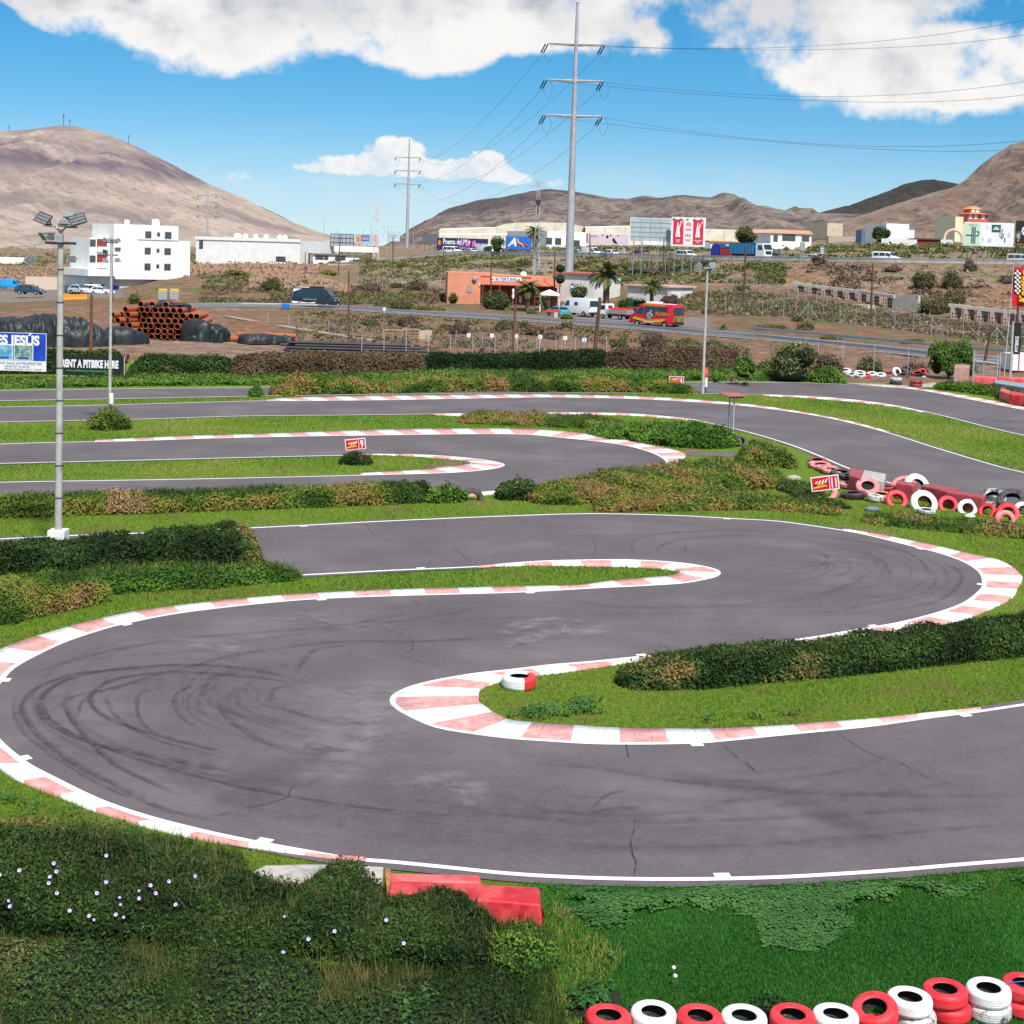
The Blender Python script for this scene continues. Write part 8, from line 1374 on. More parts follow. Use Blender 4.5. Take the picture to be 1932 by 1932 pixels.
def vehicle(label, shape, loc, yaw, col_, cat, s=1.0, name='parked_car', extra_side=None, noglass=False, group=None, glass=None):
    D = SHAPES[shape]; root = thing(name, label, cat, loc, yaw, group); root.scale = (s, s, s); H = max(z for x, z in D['prof']); hw_ = D['W']/2; G_ = glass or vglass
    half = lambda z: hw_*(1-D['tb']*max(0, z-D['zb'])/(H-D['zb']))
    n = len(D['prof']); mb = MB(); mb.add([(x, half(z), z) for x, z in D['prof']]+[(x, -half(z), z) for x, z in D['prof']], [tuple(range(n)), tuple(range(2*n-1, n-1, -1))]+[(i, i+n, (i+1) % n+n, (i+1) % n) for i in range(n)]); mb.build('body', col_, root, True, bevel=.05, seg=2)
    for poly in (extra_side if extra_side is not None else D['side']):
        for sg in (1, -1):
            mb = MB(); k = len(poly); f = tuple(range(k)) if sg < 0 else tuple(range(k-1, -1, -1)); mb.add([(x, sg*(half(z)+.014), z) for x, z in poly], [f]); mb.build('side_window', G_, root)
    for key, nm, off in (('fg', 'windscreen', 1), ('rg', 'rear_window', -1)):
        (xa, za), (xb, zb_) = D[key]; d_ = Vector((zb_-za, 0, -(xb-xa))).normalized(); d_ = d_ if d_.x*off > 0 else -d_; mb = MB(); mb.add([Vector((xa, half(za)*.88, za))+d_*.05, Vector((xa, -half(za)*.88, za))+d_*.05, Vector((xb, -half(zb_)*.90, zb_))+d_*.05, Vector((xb, half(zb_)*.90, zb_))+d_*.05], [(0, 1, 2, 3)]); mb.build(nm, G_, root)
    for wx in D['wheels']:
        for sg in (1, -1):
            mb = MB(); y_ = sg*(hw_-.09); mb.cyl((wx, y_-.11, D['wr']), (wx, y_+.11, D['wr']), D['wr'], D['wr'], 18); w_ = mb.build('wheel', tyb, root, bevel=.02); mb = MB(); mb.cyl((wx, y_+sg*.111, D['wr']), (wx, y_+sg*.125, D['wr']), D['wr']*.6, D['wr']*.55, 14); mb.build('rim', rimm, w_)
            mb = MB(); m_ = 14; vs = [(wx+(D['wr']+.07)*math.cos(a), sg*(hw_+.004), D['wr']+.02+(D['wr']+.07)*math.sin(a)) for a in np.linspace(-.15, math.pi+.15, m_)]; mb.add(vs, [tuple(range(m_)) if sg < 0 else tuple(range(m_-1, -1, -1))]); mb.build('wheel_arch', vtrim, root)
    lx, lz = D['lamps']; tx, tz = D['tails']
    for sg in (1, -1):
        mb = MB(); mb.box(lx-.10, lx+.10, sg*hw_*.70-.17, sg*hw_*.70+.17, lz-.07, lz+.08); mb.build('headlight', headl, root, bevel=.02); mb = MB(); mb.box(tx-.03, tx+.05, sg*hw_*.90-.06, sg*hw_*.90+.06, tz-.2, tz+.15); mb.build('tail_light', taill, root)
        mb = MB(); mb.box(D['fg'][1][0]-.3, D['fg'][1][0]-.12, sg*(hw_+.14)-.10, sg*(hw_+.14)+.10, D['fg'][1][1]+.05, D['fg'][1][1]+.25); mb.build('mirror', vtrim, root, bevel=.02)
    x1 = max(x for x, z in D['prof']); x0 = min(x for x, z in D['prof']); z0_ = D['prof'][0][1]
    for a, b_ in ((x1-.08, x1+.05), (x0-.05, x0+.08)): mb = MB(); mb.box(a, b_, -hw_*.97, hw_*.97, z0_-.05, z0_+.22); mb.build('bumper', vtrim if shape == 'van' else col_, root, bevel=.02)
    mb = MB(); mb.box(x1+.052, x1+.06, -.26, .26, z0_+.03, z0_+.14); mb.build('number_plate', wht, root); return root
def heading(k, u, rev=False):
    s0, s1 = ubox(u-12, u+12); d = lineP(k, s1, 5)-lineP(k, s0, 5); a = math.atan2(d.y, d.x); return a+math.pi if rev else a
white_v = paint('white_vehicle_paint', (.80, .80, .80)); black_v = paint('black_vehicle_paint', (.02, .028, .032)); red_v = paint('bright_red_vehicle_paint', (.68, .015, .03)); teal_v = paint('teal_vehicle_paint', (.05, .34, .36)); dred_v = paint('dark_red_vehicle_paint', (.22, .01, .02)); silver_v = paint('silver_vehicle_paint', (.52, .54, .56)); green_v = paint('dark_green_vehicle_paint', (.04, .12, .11)); blue_v = paint('blue_truck_paint', (.03, .20, .36))
def onroad(u, k, d): s_ = ubox(u, u+1)[0]; return lineP(k, s_, d)+Vector((0, 0, .06))
# black and white minibus van on the lower road
k_ = vehicle('black and white van driving along the lower road', 'van', onroad(596, 2, 5.2), heading(2, 596)-rad(14), black_v, 'van', 1.2, 'van', [[(1.05, 1.45), (2.15, 1.45), (1.62, 2.2), (1.05, 2.2)], [(-2.7, 1.25), (.95, 1.25), (.95, 2.25), (-2.7, 2.25)]])
mb = MB()
for sg in (1, -1): mb.add([(-3.0, sg*1.012, .95), (-2.8, sg*.99, 2.45), (-1.6, sg*.955, 2.45), (-2.9, sg*.985, 2.0)], [(0, 1, 2, 3)]); mb.add([(-3.0, sg*1.012, .5), (-3.0, sg*1.012, .8), (-.6, sg*1.012, .62), (.4, sg*1.012, .78), (.2, sg*1.012, .55)], [(0, 1, 2, 3, 4)])
mb.box(-2.8, -.8, -.7, .7, 2.605, 2.64); mb.build('white_stripe', white_v, k_); mb = MB(); mb.box(-.7, 1.0, -.6, .6, 2.605, 2.78); mb.build('roof_unit', vtrim, k_, bevel=.05); text('www.vip-tours.com', .24, wht, k_, (-1.4, -1.02, 1.02), depth=.004)
# white camper van, flatbed, cars at the bar
park = lambda u, Y, v=590: Vector((P(u, v, Y).x, Y, hz1(P(u, v, Y).x, Y)+.05))
vehicle('white panel van with small side window parked beside the gazebo', 'van', park(1092, 231), rad(180-48), white_v, 'van', 1.06, 'van', [[(1.05, 1.45), (2.15, 1.45), (1.62, 2.2), (1.05, 2.2)], [(-.7, 1.55), (-.0, 1.55), (-.0, 2.05), (-.7, 2.05)]])
vehicle('teal hatchback half hidden behind the roadside bush', 'car', park(1052, 226), rad(180-60), teal_v, 'car', 1.0, 'parked_car'); vehicle('dark red car parked behind the red minibus', 'car', park(1192, 226), rad(150), dred_v, 'car', 1.05, 'parked_car')
mb = MB(); p = ground_at(1044, 219); zz_ = Zv(1044, 592, 219)-p.z; mb.box(-.95, .95, -.05, .05, max(zz_, .9), max(zz_, .9)+.4); o = mb.build('menu_board', TP['red']); o.location = p; tag(o, 'red sign board on posts in front of the teal car', 'sign'); mb = MB(); mb.box(.2, .75, -.02, .4, -.3, .9); mb.build('sign_foot', beige, o)
# flatbed truck
def flatbed():
    r = thing('flatbed_truck', 'white flatbed truck carrying red gas bottles behind the pole', 'truck', park(1160, 222), rad(180-42)); mb = MB(); mb.prism([(.9, .6), (.9, 2.1), (1.1, 2.25), (1.9, 2.2), (2.35, 1.3), (2.5, .6)], -.95, .95); mb.build('cab', white_v, r, bevel=.05)
    for sg in (1, -1): mb = MB(); mb.add([(1.15, sg*.965, 1.35), (2.2, sg*.965, 1.35), (1.85, sg*.965, 2.0), (1.15, sg*.965, 2.0)], [(0, 1, 2, 3)]); mb.build('side_window', vglass, r)
    mb = MB(); mb.add([(1.95, -.85, 2.1), (1.95, .85, 2.1), (2.36, .85, 1.38), (2.36, -.85, 1.38)], [(0, 1, 2, 3)]); mb.build('windscreen', vglass, r); mb = MB(); mb.add([(.885, -.5, 1.6), (.885, .5, 1.6), (.885, .5, 1.95), (.885, -.5, 1.95)], [(0, 1, 2, 3)]); mb.build('rear_window', vglass, r)
    mb = MB(); mb.box(-2.9, .8, -1.0, 1.0, .75, .85)
    for z in (.9, 1.1, 1.3): mb.box(-2.92, .82, -1.04, -1.0, z, z+.15); mb.box(-2.92, .82, 1.0, 1.04, z, z+.15); mb.box(-2.96, -2.92, -1.0, 1.0, z, z+.15)
    mb.build('bed', lhead, r)
    for i in range(9):
        for j in range(4): mb = MB(); x_ = -2.6+i*.38; mb.cyl((x_, -.7+j*.46, .86), (x_, -.7+j*.46, 1.62), .14, .14, 8); mb.ball((x_, -.7+j*.46, 1.62), .14, .14, .1, 8, 4); mb.build('gas_bottle', TP['red'], r)
    for wx in (-1.7, 1.6):
        for sg in (1, -1): mb = MB(); mb.cyl((wx, sg*.85-.12, .36), (wx, sg*.85+.12, .36), .36, .36, 16); w_ = mb.build('wheel', tyb, r); mb = MB(); mb.cyl((wx, sg*.975, .36), (wx, sg*.985, .36), .2, .2, 12); mb.build('rim', rimm, w_)
    mb = MB(); mb.box(-2.7, .9, -.5, .5, .45, .74); mb.build('chassis', vtrim, r); mb = MB(); mb.box(-3.0, -2.97, -.75, -.25, .5, .85); mb.build('orange_plate', sora, r)
    for sg in (1, -1): mb = MB(); mb.box(-3.02, -2.97, sg*.8-.12, sg*.8+.12, .6, .72); mb.build('tail_light', taill, r)
flatbed()
# red karting minibus
k_ = vehicle('bright red karting minibus with picture-covered sides on the lower road', 'van', onroad(1240, 2, 12.5)+Vector((0, 0, 0)), heading(2, 1240, True)+rad(9), red_v, 'minibus', 1.24, 'minibus', [[(1.05, 1.45), (2.15, 1.45), (1.62, 2.2), (1.05, 2.2)], [(-2.35, 1.25), (.95, 1.25), (.95, 2.28), (-2.35, 2.28)]])
Dv = SHAPES['van']; hv = lambda z: 1.0*(1-.10*max(0, z-1.1)/1.5)+.02
for sg in (1,):
    mb = MB(); mb.add([(2.6, 1.022, .85), (2.5, 1.022, 1.1), (.4, 1.022, .82), (-2.2, 1.022, 1.0), (-1.4, 1.022, .62), (.6, 1.022, .55)], [(0, 1, 2, 3, 4, 5)]); mb.build('yellow_flash', syel, k_); mb = MB(); mb.add([(2.3, 1.024, 1.0), (.2, 1.024, .80), (-1.5, 1.024, .82), (.2, 1.024, .70)], [(0, 1, 2, 3)]); mb.build('orange_flash', sora, k_)
    mb = MB(); mb.ball((.25, 1.005, 1.25), .42, .03, .42, 12, 7); mb.ball((.05, .99, 1.75), .17, .03, .2, 10, 6); mb.tube([(.5, 1.0, 1.1), (.0, 1.0, 1.55), (-.3, 1.0, 1.2)], .09, 5); mb.build('racing_driver_print', lhead, k_)
    t_ = text('Karting', .62, TP['red'], k_, (-.45, hv(1.5)+.01, 1.45), rot=(math.pi/2, 0, math.pi), bold=.02, shear=.4, depth=.004, xs=1.1); text('Karting', .58, syel, k_, (-.60, hv(1.4)-.004, 1.36), rot=(math.pi/2, 0, math.pi), bold=.02, shear=.4, depth=.003, xs=1.1)
    text('KARTING CLUB TENERIFE', .27, syel, k_, (1.1, hv(2.42), 2.36), rot=(math.pi/2, 0, math.pi), bold=.02, depth=.004); text('922 73 07 03', .26, wht, k_, (.95, 1.022, .46), rot=(math.pi/2, 0, math.pi), bold=.02, depth=.004)
mb = MB(); mb.box(-2.3, 1.2, -.7, .7, 2.605, 2.62); mb.box(-.4, 1.1, -.55, .55, 2.62, 2.82); mb.build('white_roof_unit', white_v, k_, bevel=.03); mb = MB(); mb.box(-3.14, -3.10, -.85, .85, .75, 1.35); mb.build('rear_print', mat('golden_rear_print', (.45, .30, .03), .5, (.08, .07, .03), 3), k_)
# highway traffic
hwy = lambda u, d: onroad(u, 6, d)
def dumper():
    p = hwy(1412, 6); r = thing('dump_truck', 'blue tipper truck with a white cab on the highway', 'truck', p, heading(6, 1412)-rad(4)); r.scale = (1.12,)*3
    mb = MB(); mb.prism([(2.1, .7), (2.1, 2.9), (2.3, 3.05), (3.6, 3.0), (4.0, 1.9), (4.05, .5), (2.6, .5)], -1.2, 1.2); mb.build('cab', white_v, r, bevel=.06); mb = MB(); mb.add([(3.68, -1.05, 2.85), (3.68, 1.05, 2.85), (4.03, 1.05, 1.95), (4.03, -1.05, 1.95)], [(0, 1, 2, 3)]); mb.build('windscreen', vglass, r)
    for sg in (1, -1): mb = MB(); mb.add([(2.6, sg*1.215, 1.85), (3.7, sg*1.215, 1.85), (3.45, sg*1.215, 2.7), (2.6, sg*1.215, 2.7)], [(0, 1, 2, 3)]); mb.build('side_window', vglass, r)
    mb = MB(); mb.prism([(-3.6, 1.2), (-3.9, 2.9), (1.9, 2.9), (2.0, 3.2), (1.7, 3.2), (1.6, 1.1)], -1.25, 1.25)
    for k in range(7): x = -3.4+k*.8; mb.box(x, x+.12, -1.32, 1.32, 1.15, 2.85)
    mb.build('tipper_body', blue_v, r); mb = MB(); mb.box(-3.6, 3.6, -.5, .5, .6, 1.1); mb.build('chassis', vtrim, r)
    for wx in (-2.6, -1.4, 3.0):
        for sg in (1, -1): mb = MB(); mb.cyl((wx, sg*1.0-.15, .5), (wx, sg*1.0+.15, .5), .5, .5, 16); w_ = mb.build('wheel', tyb, r); mb = MB(); mb.cyl((wx, sg*1.155, .5), (wx, sg*1.165, .5), .28, .28, 12); mb.build('rim', rimm, w_)
    mb = MB(); mb.box(4.04, 4.12, -1.15, 1.15, .45, 1.0); mb.build('bumper', white_v, r); mb = MB(); mb.box(4.06, 4.09, -.8, .8, 1.15, 1.7); mb.build('grille', vtrim, r)
    for sg in (1, -1): mb = MB(); mb.box(4.1, 4.15, sg*.9-.15, sg*.9+.15, .6, .8); mb.build('headlight', headl, r)
dumper()
p = hwy(1372, 12); r = thing('lorry', 'blue-cabbed lorry with a red load passing behind the tipper truck', 'lorry', p, heading(6, 1372, True)); mb = MB(); mb.prism([(1.6, .6), (1.6, 3.2), (2.6, 3.3), (3.3, 3.1), (3.7, 1.9), (3.7, .6)], -1.2, 1.2); mb.build('cab', mat('deep_blue_cab', (.03, .05, .32), .4), r, bevel=.05); mb = MB(); mb.box(-4.5, 1.4, -1.2, 1.2, .9, 2.5); mb.build('load', mat('red_load', (.40, .04, .05), .5), r, bevel=.1); mb = MB(); mb.box(-4.4, 1.3, -1.25, 1.25, 2.503, 2.9); mb.build('blue_cover', blue_v, r)
mb = MB(); mb.add([(3.42, -1, 3.0), (3.42, 1, 3.0), (3.72, 1, 2.0), (3.72, -1, 2.0)], [(0, 1, 2, 3)]); mb.build('windscreen', vglass, r)
for wx in (-3.5, -2.3, 2.6):
    for sg in (1, -1): mb = MB(); mb.cyl((wx, sg-.15, .5), (wx, sg+.15, .5), .5, .5, 14); mb.build('wheel', tyb, r)
for u, d, sh, pt, s_, rev, cat, lb in [(1668, 5, 'carrier', white_v, 1.1, False, 'people carrier', 'white people carrier on the highway above the embankment'), (1463, 8, 'car', green_v, 1.1, False, 'car', 'dark green car directly behind the tipper truck'), (1528, 18, 'car', white_v, 1.0, True, 'car', 'pale car half hidden behind the highway rail'), (1922, 6, 'carrier', silver_v, 1.05, False, 'car', 'grey car at the right edge of the highway'), (1112, 12, 'van', white_v, .80, False, 'van', 'white van on the highway below the lilac poster'), (1146, 8, 'car', white_v, 1.1, True, 'car', 'white car on the highway right of the white van'), (1203, 6, 'car', mat('red_grey_car_paint', (.30, .12, .12), .4), 1.2, True, 'car', 'reddish car on the highway under the empty billboard'), (1292, 8, 'carrier', white_v, 1.05, False, 'car', 'white estate car on the highway under the burger billboard'), (1086, 15, 'car', silver_v, 1.0, True, 'car', 'silver car on the highway beside the tallest pylon'), (852, 12, 'carrier', white_v, 1.2, False, 'car', 'white car in front of the aquarium billboard'), (913, 14, 'van', white_v, .9, False, 'van', 'white van with blue sign right of the aquarium lettering'), (884, 8, 'car', white_v, 1.0, True, 'car', 'small white car between car and van below the aquarium board')]:
    vehicle(lb, sh, hwy(u, d), heading(6, u, rev), pt, cat, s_, 'car' if cat != 'van' else 'van')
vehicle('silver car parked in front of the apartment block canopy', 'car', Vector((P(152, 550, 272).x, 272, .1)), rad(-35), silver_v, 'car', 1.15, 'parked_car'); vehicle('blue hatchback left of the silver car at the apartment block', 'car', Vector((P(136, 550, 276).x, 276, .1)), rad(-60), paint('steel_blue_paint', (.06, .14, .22)), 'car', 1.05, 'parked_car'); vehicle('white car parked under the blue sign of the apartment block', 'carrier', Vector((P(180, 550, 273).x, 273, .1)), rad(-20), white_v, 'car', 1.0, 'parked_car'); vehicle('second white car nearest the thin mast at the apartment block', 'car', Vector((P(193, 550, 270).x, 270, .1)), rad(-15), white_v, 'car', 1.05, 'parked_car'); vehicle('dark blue car at the left behind the dirt mound', 'car', Vector((P(57, 550, 262).x, 262, .1)), rad(-10), paint('navy_paint', (.03, .06, .10)), 'car', 1.2, 'parked_car'); vehicle('bright blue and white van at the far left car park', 'van', Vector((P(20, 545, 288).x, 288, .1)), rad(-8), paint('azure_paint', (.03, .30, .68)), 'van', .75, 'van')
p = Vector((P(40, 545, 280).x, 280, .1))
# orange water-filled barriers
obar = mat('orange_barrier_plastic', (.78, .30, .03), .5); mb = MB(); mb.prism([(-.3, 0), (.3, 0), (.14, .5), (.12, 1.0), (-.12, 1.0), (-.14, .5)], -.65, .65, plane='yz'); mb.v = [(x_, y_, z_) for x_, y_, z_ in mb.v]; pr = None
for i, u in enumerate([122.5, 129, 135.5, 142, 148.5, 155, 161.5]):
    if pr is None: pr = mb.build('orange_barrier', [obar], bevel=.03); o = pr
    else: o = pr.copy(); COL.objects.link(o)
    q = P(u, 555, 252); o.location = (q.x, 252, hz1(q.x, 252)); o.rotation_euler = (0, 0, 0); o.scale = (.45, 1, .9); tag(o, 'orange plastic road barrier in the row before the parked cars', 'barrier', 'orange barriers before the parked cars')
q = ground_at(319, 246); mb = MB(); 
for i, (u, lb) in enumerate([(308, 'left'), (330, 'right')]): tank = thing('water_tank', lb+' grey water tank with a yellow top beside the pipe stack', 'tank', ground_at(u-0, 247)); mb = MB(); mb.box(-.8, .8, -.6, .6, 0, 1.5); mb.build('tank_body', lhead, tank, bevel=.15); mb = MB(); mb.box(-.7, .7, -.5, .5, 1.503, 1.85); mb.build('yellow_top', syel, tank, bevel=.1)
q = lineP(2, ubox(539, 540)[0], -.3); mb = MB(); mb.box(-.55, .55, -.3, .3, 0, .75); o = mb.build('blue_box', mat('bright_blue_plastic', (.02, .18, .50), .5), bevel=.04); o.location = q; tag(o, 'blue box by the guard rail left of the black van', 'box')
# ---------------------------------------------------------------- the pipe yard
cloth = mat('black_tarpaulin', (.012, .015, .017), .5, (.024, .029, .032), 1.5, .4, bscale=2.5, spec=.4); orp = mat('orange_pipe_plastic', (.46, .12, .045), .55, (.34, .09, .04), 1.5); dks = mat('black_pipe_plastic', (.030, .026, .030), .35, (.05, .042, .048), .5, spec=.5)
def drape(name, label, spine, seed, lump=.25, fold=.16, z0=0, cat='tarpaulin'):
    pts = np.array([(*[float(c_) for c_ in (G(u, v).x, G(u, v).y+w_)], h, w_) for u, v, h, w_ in spine]); s_ = np.r_[0, np.cumsum(np.hypot(*np.diff(pts[:, :2], axis=0).T))]; L = s_[-1]; ns, nt_ = int(L/.14), 40; S_, TH = np.meshgrid(np.linspace(0, L, ns), np.linspace(0, math.pi, nt_), indexing='ij'); s = S_.ravel(); th = TH.ravel()
    x, y, h, w_ = [np.interp(s, s_, pts[:, i]) for i in range(4)]; e = np.minimum(s, L-s)/.7; k = np.sqrt(np.clip(1-np.clip(1-e, 0, 1)**2, .002, 1)); q = vn(s*.9+seed*9, th*1.4, 3, seed); fo = 1-np.abs(2*vn(s*2.1+q*2+seed, th*.7, 3, seed+4)-1); lum = 1+lump*(q-.5)*2+fold*(fo-.5)
    d = pts[-1, :2]-pts[0, :2]; d /= np.hypot(*d); n_ = np.array([-d[1], d[0]]); ca, sa = np.cos(th), np.sin(th); a = -np.sign(ca)*np.abs(ca)**.6*w_*lum*k; z = np.abs(sa)**.6*h*lum*k; c0 = np.array([pts[:, 0].mean(), pts[:, 1].mean()])
    V_ = np.c_[x+n_[0]*a-c0[0], y+n_[1]*a-c0[1], z+z0]; i = (np.arange(ns-1)[:, None]*nt_+np.arange(nt_-1)[None, :]).ravel(); o = npmesh(name, V_, np.stack([i, i+1, i+nt_+1, i+nt_], 1), cloth, smooth=True); o.location = (c0[0], c0[1], 0); return tag(o, label, cat)
mb = MB(); mb.lathe([(.31, -3), (.31, 3), (.27, 3), (.27, -3)], n=18, axis='y'); pipe0 = mb.build('drainage_pipe', orp, smooth=True); mi = MB(); mi.lathe([(.268, -2.9), (.268, 2.9)], n=18, axis='y', close=False); mi.build('dark_bore', rubber, pipe0, True)
first = True; base = G(330, 642); cx0 = P(253, 630, base.y).x; n_ = 0
for row_ in range(7):
    x0 = [262, 256, 249, 226, 234, 248, 262][row_]; cnt = [8, 8, 9, 13, 12, 8, 5][row_]; 
    for i in range(cnt):
        u = x0+i*12.2+(6.1 if row_ % 2 else 0); 
        if row_ == 6 and i % 2: continue
        px_ = P(u, 620, base.y); fr_ = -1.9 if u < 246 else (-.9 if u < 262 else random.uniform(-.25, .35)); o = pipe0 if first else clone(pipe0); first = False
        o.location = (px_.x, base.y+3+fr_, .31+row_*.54); o.rotation_euler = (0, 0, rad(random.uniform(-1, 1)+(-14 if u < 262 else 4 if u > 350 else 0))); tag(o, 'orange drainage pipe in the big tarpaulin-covered stack', 'pipe', 'orange pipes in the stack')
drape('tarpaulin', 'black tarpaulin lying over the top of the orange pipe stack', [(258, 640, .5, 1.6), (300, 640, .75, 2.2), (352, 640, .55, 1.6)], 3, z0=3.1); drape('tarpaulin', 'black tarpaulin draped down the right side of the pipe stack', [(342, 647, 1.7, 1.6), (366, 647, 1.9, 1.9), (395, 646, 1.7, 2.2), (425, 645, .9, 1.2)], 5, fold=.35)
drape('tarpaulin', 'low grey tarpaulin-covered row in front of the pipe stack', [(190, 652, 1.7, 1.2), (235, 652, 1.65, 1.2), (276, 650, .9, .8)], 7, .06, .08); drape('tarpaulin', 'large heap under crumpled black tarpaulin behind the blue board', [(-120, 655, 2.4, 2.2), (0, 655, 2.5, 2.4), (80, 656, 2.7, 2.4), (150, 656, 2.3, 2.2), (205, 655, 1.2, 1.5)], 9, .16, .22); drape('tarpaulin', 'black wrap around the lying pipes right of the stack', [(446, 649, .95, 1.1), (490, 649, .95, 1.1), (552, 648, .7, .9)], 11, .1, .2)
mb = MB(); mb.lathe([(.31, 0), (.31, 4), (.27, 4), (.27, 0)], n=18, axis='x'); o = mb.build('drainage_pipe', orp, smooth=True); q = G(406, 645); o.location = (q.x, q.y+.6, .32); tag(o, 'single orange pipe lying right of the big stack', 'pipe'); mb = MB(); mb.lathe([(.25, 0), (.25, 6), (.22, 6), (.22, 0)], n=14, axis='x'); o = mb.build('drainage_pipe', orp, smooth=True); q = G(406, 645); o.location = (q.x+2, q.y+1.3, .75); tag(o, 'orange pipe behind the black wrap', 'pipe')
mb = MB(); mb.lathe([(.38, 0), (.38, 6), (.33, 6), (.33, 0)], n=18, axis='x'); o = mb.build('drainage_pipe', rust, smooth=True); q = G(125, 682); o.location = (q.x-1, q.y, .4); tag(o, 'rust-coloured pipe lying between the board and the lamp mast', 'pipe')
mb = MB(); mb.lathe([(.13, 0), (.13, 1), (.11, 1), (.11, 0)], n=10, axis='x'); bp = mb.build('black_pipe', dks, smooth=True); f1 = True
for j, (u0, u1, v, zz_, dy) in enumerate([(548, 845, 664, .13, 0), (540, 838, 664, .13, .5), (552, 842, 664, .13, 1), (546, 832, 664, .39, .25), (538, 828, 664, .39, .75), (530, 822, 664, .13, 1.5), (536, 818, 664, .39, 1.25), (556, 800, 664, .62, .5), (548, 794, 664, .62, 1.0), (542, 780, 664, .86, .8), (524, 776, 664, .62, 1.4), (600, 850, 664, .13, -.4), (640, 835, 664, .13, -.8), (556, 770, 664, .86, 1.3)]):
    a = G(u0, v); b_ = G(u1, v-.5); o = bp if f1 else bp.copy()
    if not f1: COL.objects.link(o)
    f1 = False; o.location = (a.x, a.y+dy, zz_); o.scale = (b_.x-a.x, 1, 1); o.rotation_euler = (0, 0, rad(1.2)); tag(o, 'long thin black pipe in the bundle on the yard', 'pipe', 'long black pipes on the yard')
for i, (u, v, w_, lb) in enumerate([(742, 640, 2.2, 'left stack of wooden pallets behind the black pipes'), (775, 639, 1.9, 'middle stack of wooden pallets behind the black pipes')]):
    q = T(u, v, 140, 230); r = thing('pallet_stack', lb, 'pallets', q); 
    for k in range(4): 
        mb = MB(); mb.box(-w_*.5, w_*.5, -.6, .6, k*.30+.12, k*.30+.16); mb.box(-w_*.5, w_*.5, -.6, -.5, k*.30, k*.30+.03)
        for x in (-.48, -.02, .44): mb.box(x*w_, x*w_+.12, -.6, .6, k*.30+.03, k*.30+.12)
        mb.build('pallet', mat('pallet_wood', (.48, .30, .17), .85, (.36, .22, .13), 4), r)
for u, lb in [(795, 'left'), (808, 'right')]: q = T(u, 640, 140, 230); mb = MB(); mb.box(-.4, .4, -.3, .3, 0, .95); o = mb.build('crate', mat('pale_crate_wood', (.56, .44, .30), .8), bevel=.02); o.location = q; tag(o, lb+' pale wooden crate at the end of the pallets', 'crate')
# light ramps and paths of the yard
def ramp(name, a, b_, w_, mt): d = (b_-a); n_ = Vector((-d.y, d.x, 0)).normalized()*w_; mb = MB(); mb.add([a, b_, b_+n_, a+n_]+[v-Vector((0, 0, .6)) for v in (a, b_, b_+n_, a+n_)], [(0, 1, 2, 3), (7, 6, 5, 4), (0, 4, 5, 1), (1, 5, 6, 2), (2, 6, 7, 3), (3, 7, 4, 0)]); o = mb.build(name, mt); tag(o, kind='structure')
ramp('concrete_ramp', P(70, 606, 205), P(285, 581, 222), 1.2, mat('grey_concrete', (.33, .30, .28), .9, (.25, .23, .21), 1)); ramp('earth_path', T(520, 617, 150, 230)+Vector((0, 0, .12)), T(690, 644, 140, 230)+Vector((0, 0, .12)), 1.4, mat('pale_earth_path', (.38, .28, .22), .95)); ramp('earth_path', T(420, 598, 150, 260)+Vector((0, 0, .12)), T(520, 617, 150, 230)+Vector((0, 0, .12)), 1.2, mat('pale_earth_path', (.38, .28, .22)))
# ---------------------------------------------------------------- the stone water channel on the embankment
chs = mat('lime_washed_channel', (.60, .55, .46), .85, (.46, .42, .35), 1.2, .3); chb = mat('pinkish_blockwork', (.36, .27, .23), .9, (.28, .21, .18), 2)
def channel(label, px, npil, drop=1.9):
    w_ = [P(u, v, Y) for u, v, Y in px]; r = thing('water_channel', label, 'water channel', w_[0]); o0 = w_[0]; mb = MB()
    for a, b_ in zip(w_[:-1], w_[1:]): a = a+Vector((0, -1.5, .25)); b_ = b_+Vector((0, -1.5, .25)); d = (b_-a).normalized(); n_ = Vector((-d.y, d.x, 0)).normalized(); c_ = [a+n_*.35, a-n_*.35, b_-n_*.35, b_+n_*.35]; mb.add([v-o0 for v in c_]+[v-o0-Vector((0, 0, .5)) for v in c_], [(0, 3, 2, 1), (4, 5, 6, 7), (0, 1, 5, 4), (1, 2, 6, 5), (2, 3, 7, 6), (3, 0, 4, 7)])
    mb.build('channel_beam', chs, r)
    for i in range(npil):
        t_ = (i+.5)/npil*(len(w_)-1); k = min(int(t_), len(w_)-2); p = w_[k].lerp(w_[k+1], t_-k)-o0+Vector((0, -1.5, .25)); zt = p.z-.5; mb = MB(); x0 = p.x-.85; mb.box(x0, x0+1.7, p.y-.2, p.y+.3, zt-drop, zt); pl_ = mb.build('pillar', chb, r); mb = MB()
        for ix in range(3):
            for iz in range(3): mb.box(x0+.22+ix*.5, x0+.47+ix*.5, p.y-.215, p.y-.203, zt-drop+.35+iz*.5, zt-drop+.6+iz*.5)
        mb.build('block_holes', rubber, pl_)
channel('left stretch of the raised stone water channel below the highway', [(1492, 534, 262), (1560, 543, 256), (1620, 550, 250), (1685, 559.5, 242)], 8); channel('right stretch of the raised stone water channel, level with the flag', [(1786, 575, 232), (1860, 584, 227), (1935, 591, 222), (2010, 600, 217)], 9, 2.4)
simple('block_wall', 'whitewashed broken wall between the two channel stretches', 1686, 241, 1735, 236, 556, 571, .4, chs, 'wall'); simple('block_wall', 'low pale block hut wall below the left channel stretch', 1612, 236, 1640, 234, 575, 594, 2, block_m, 'wall')
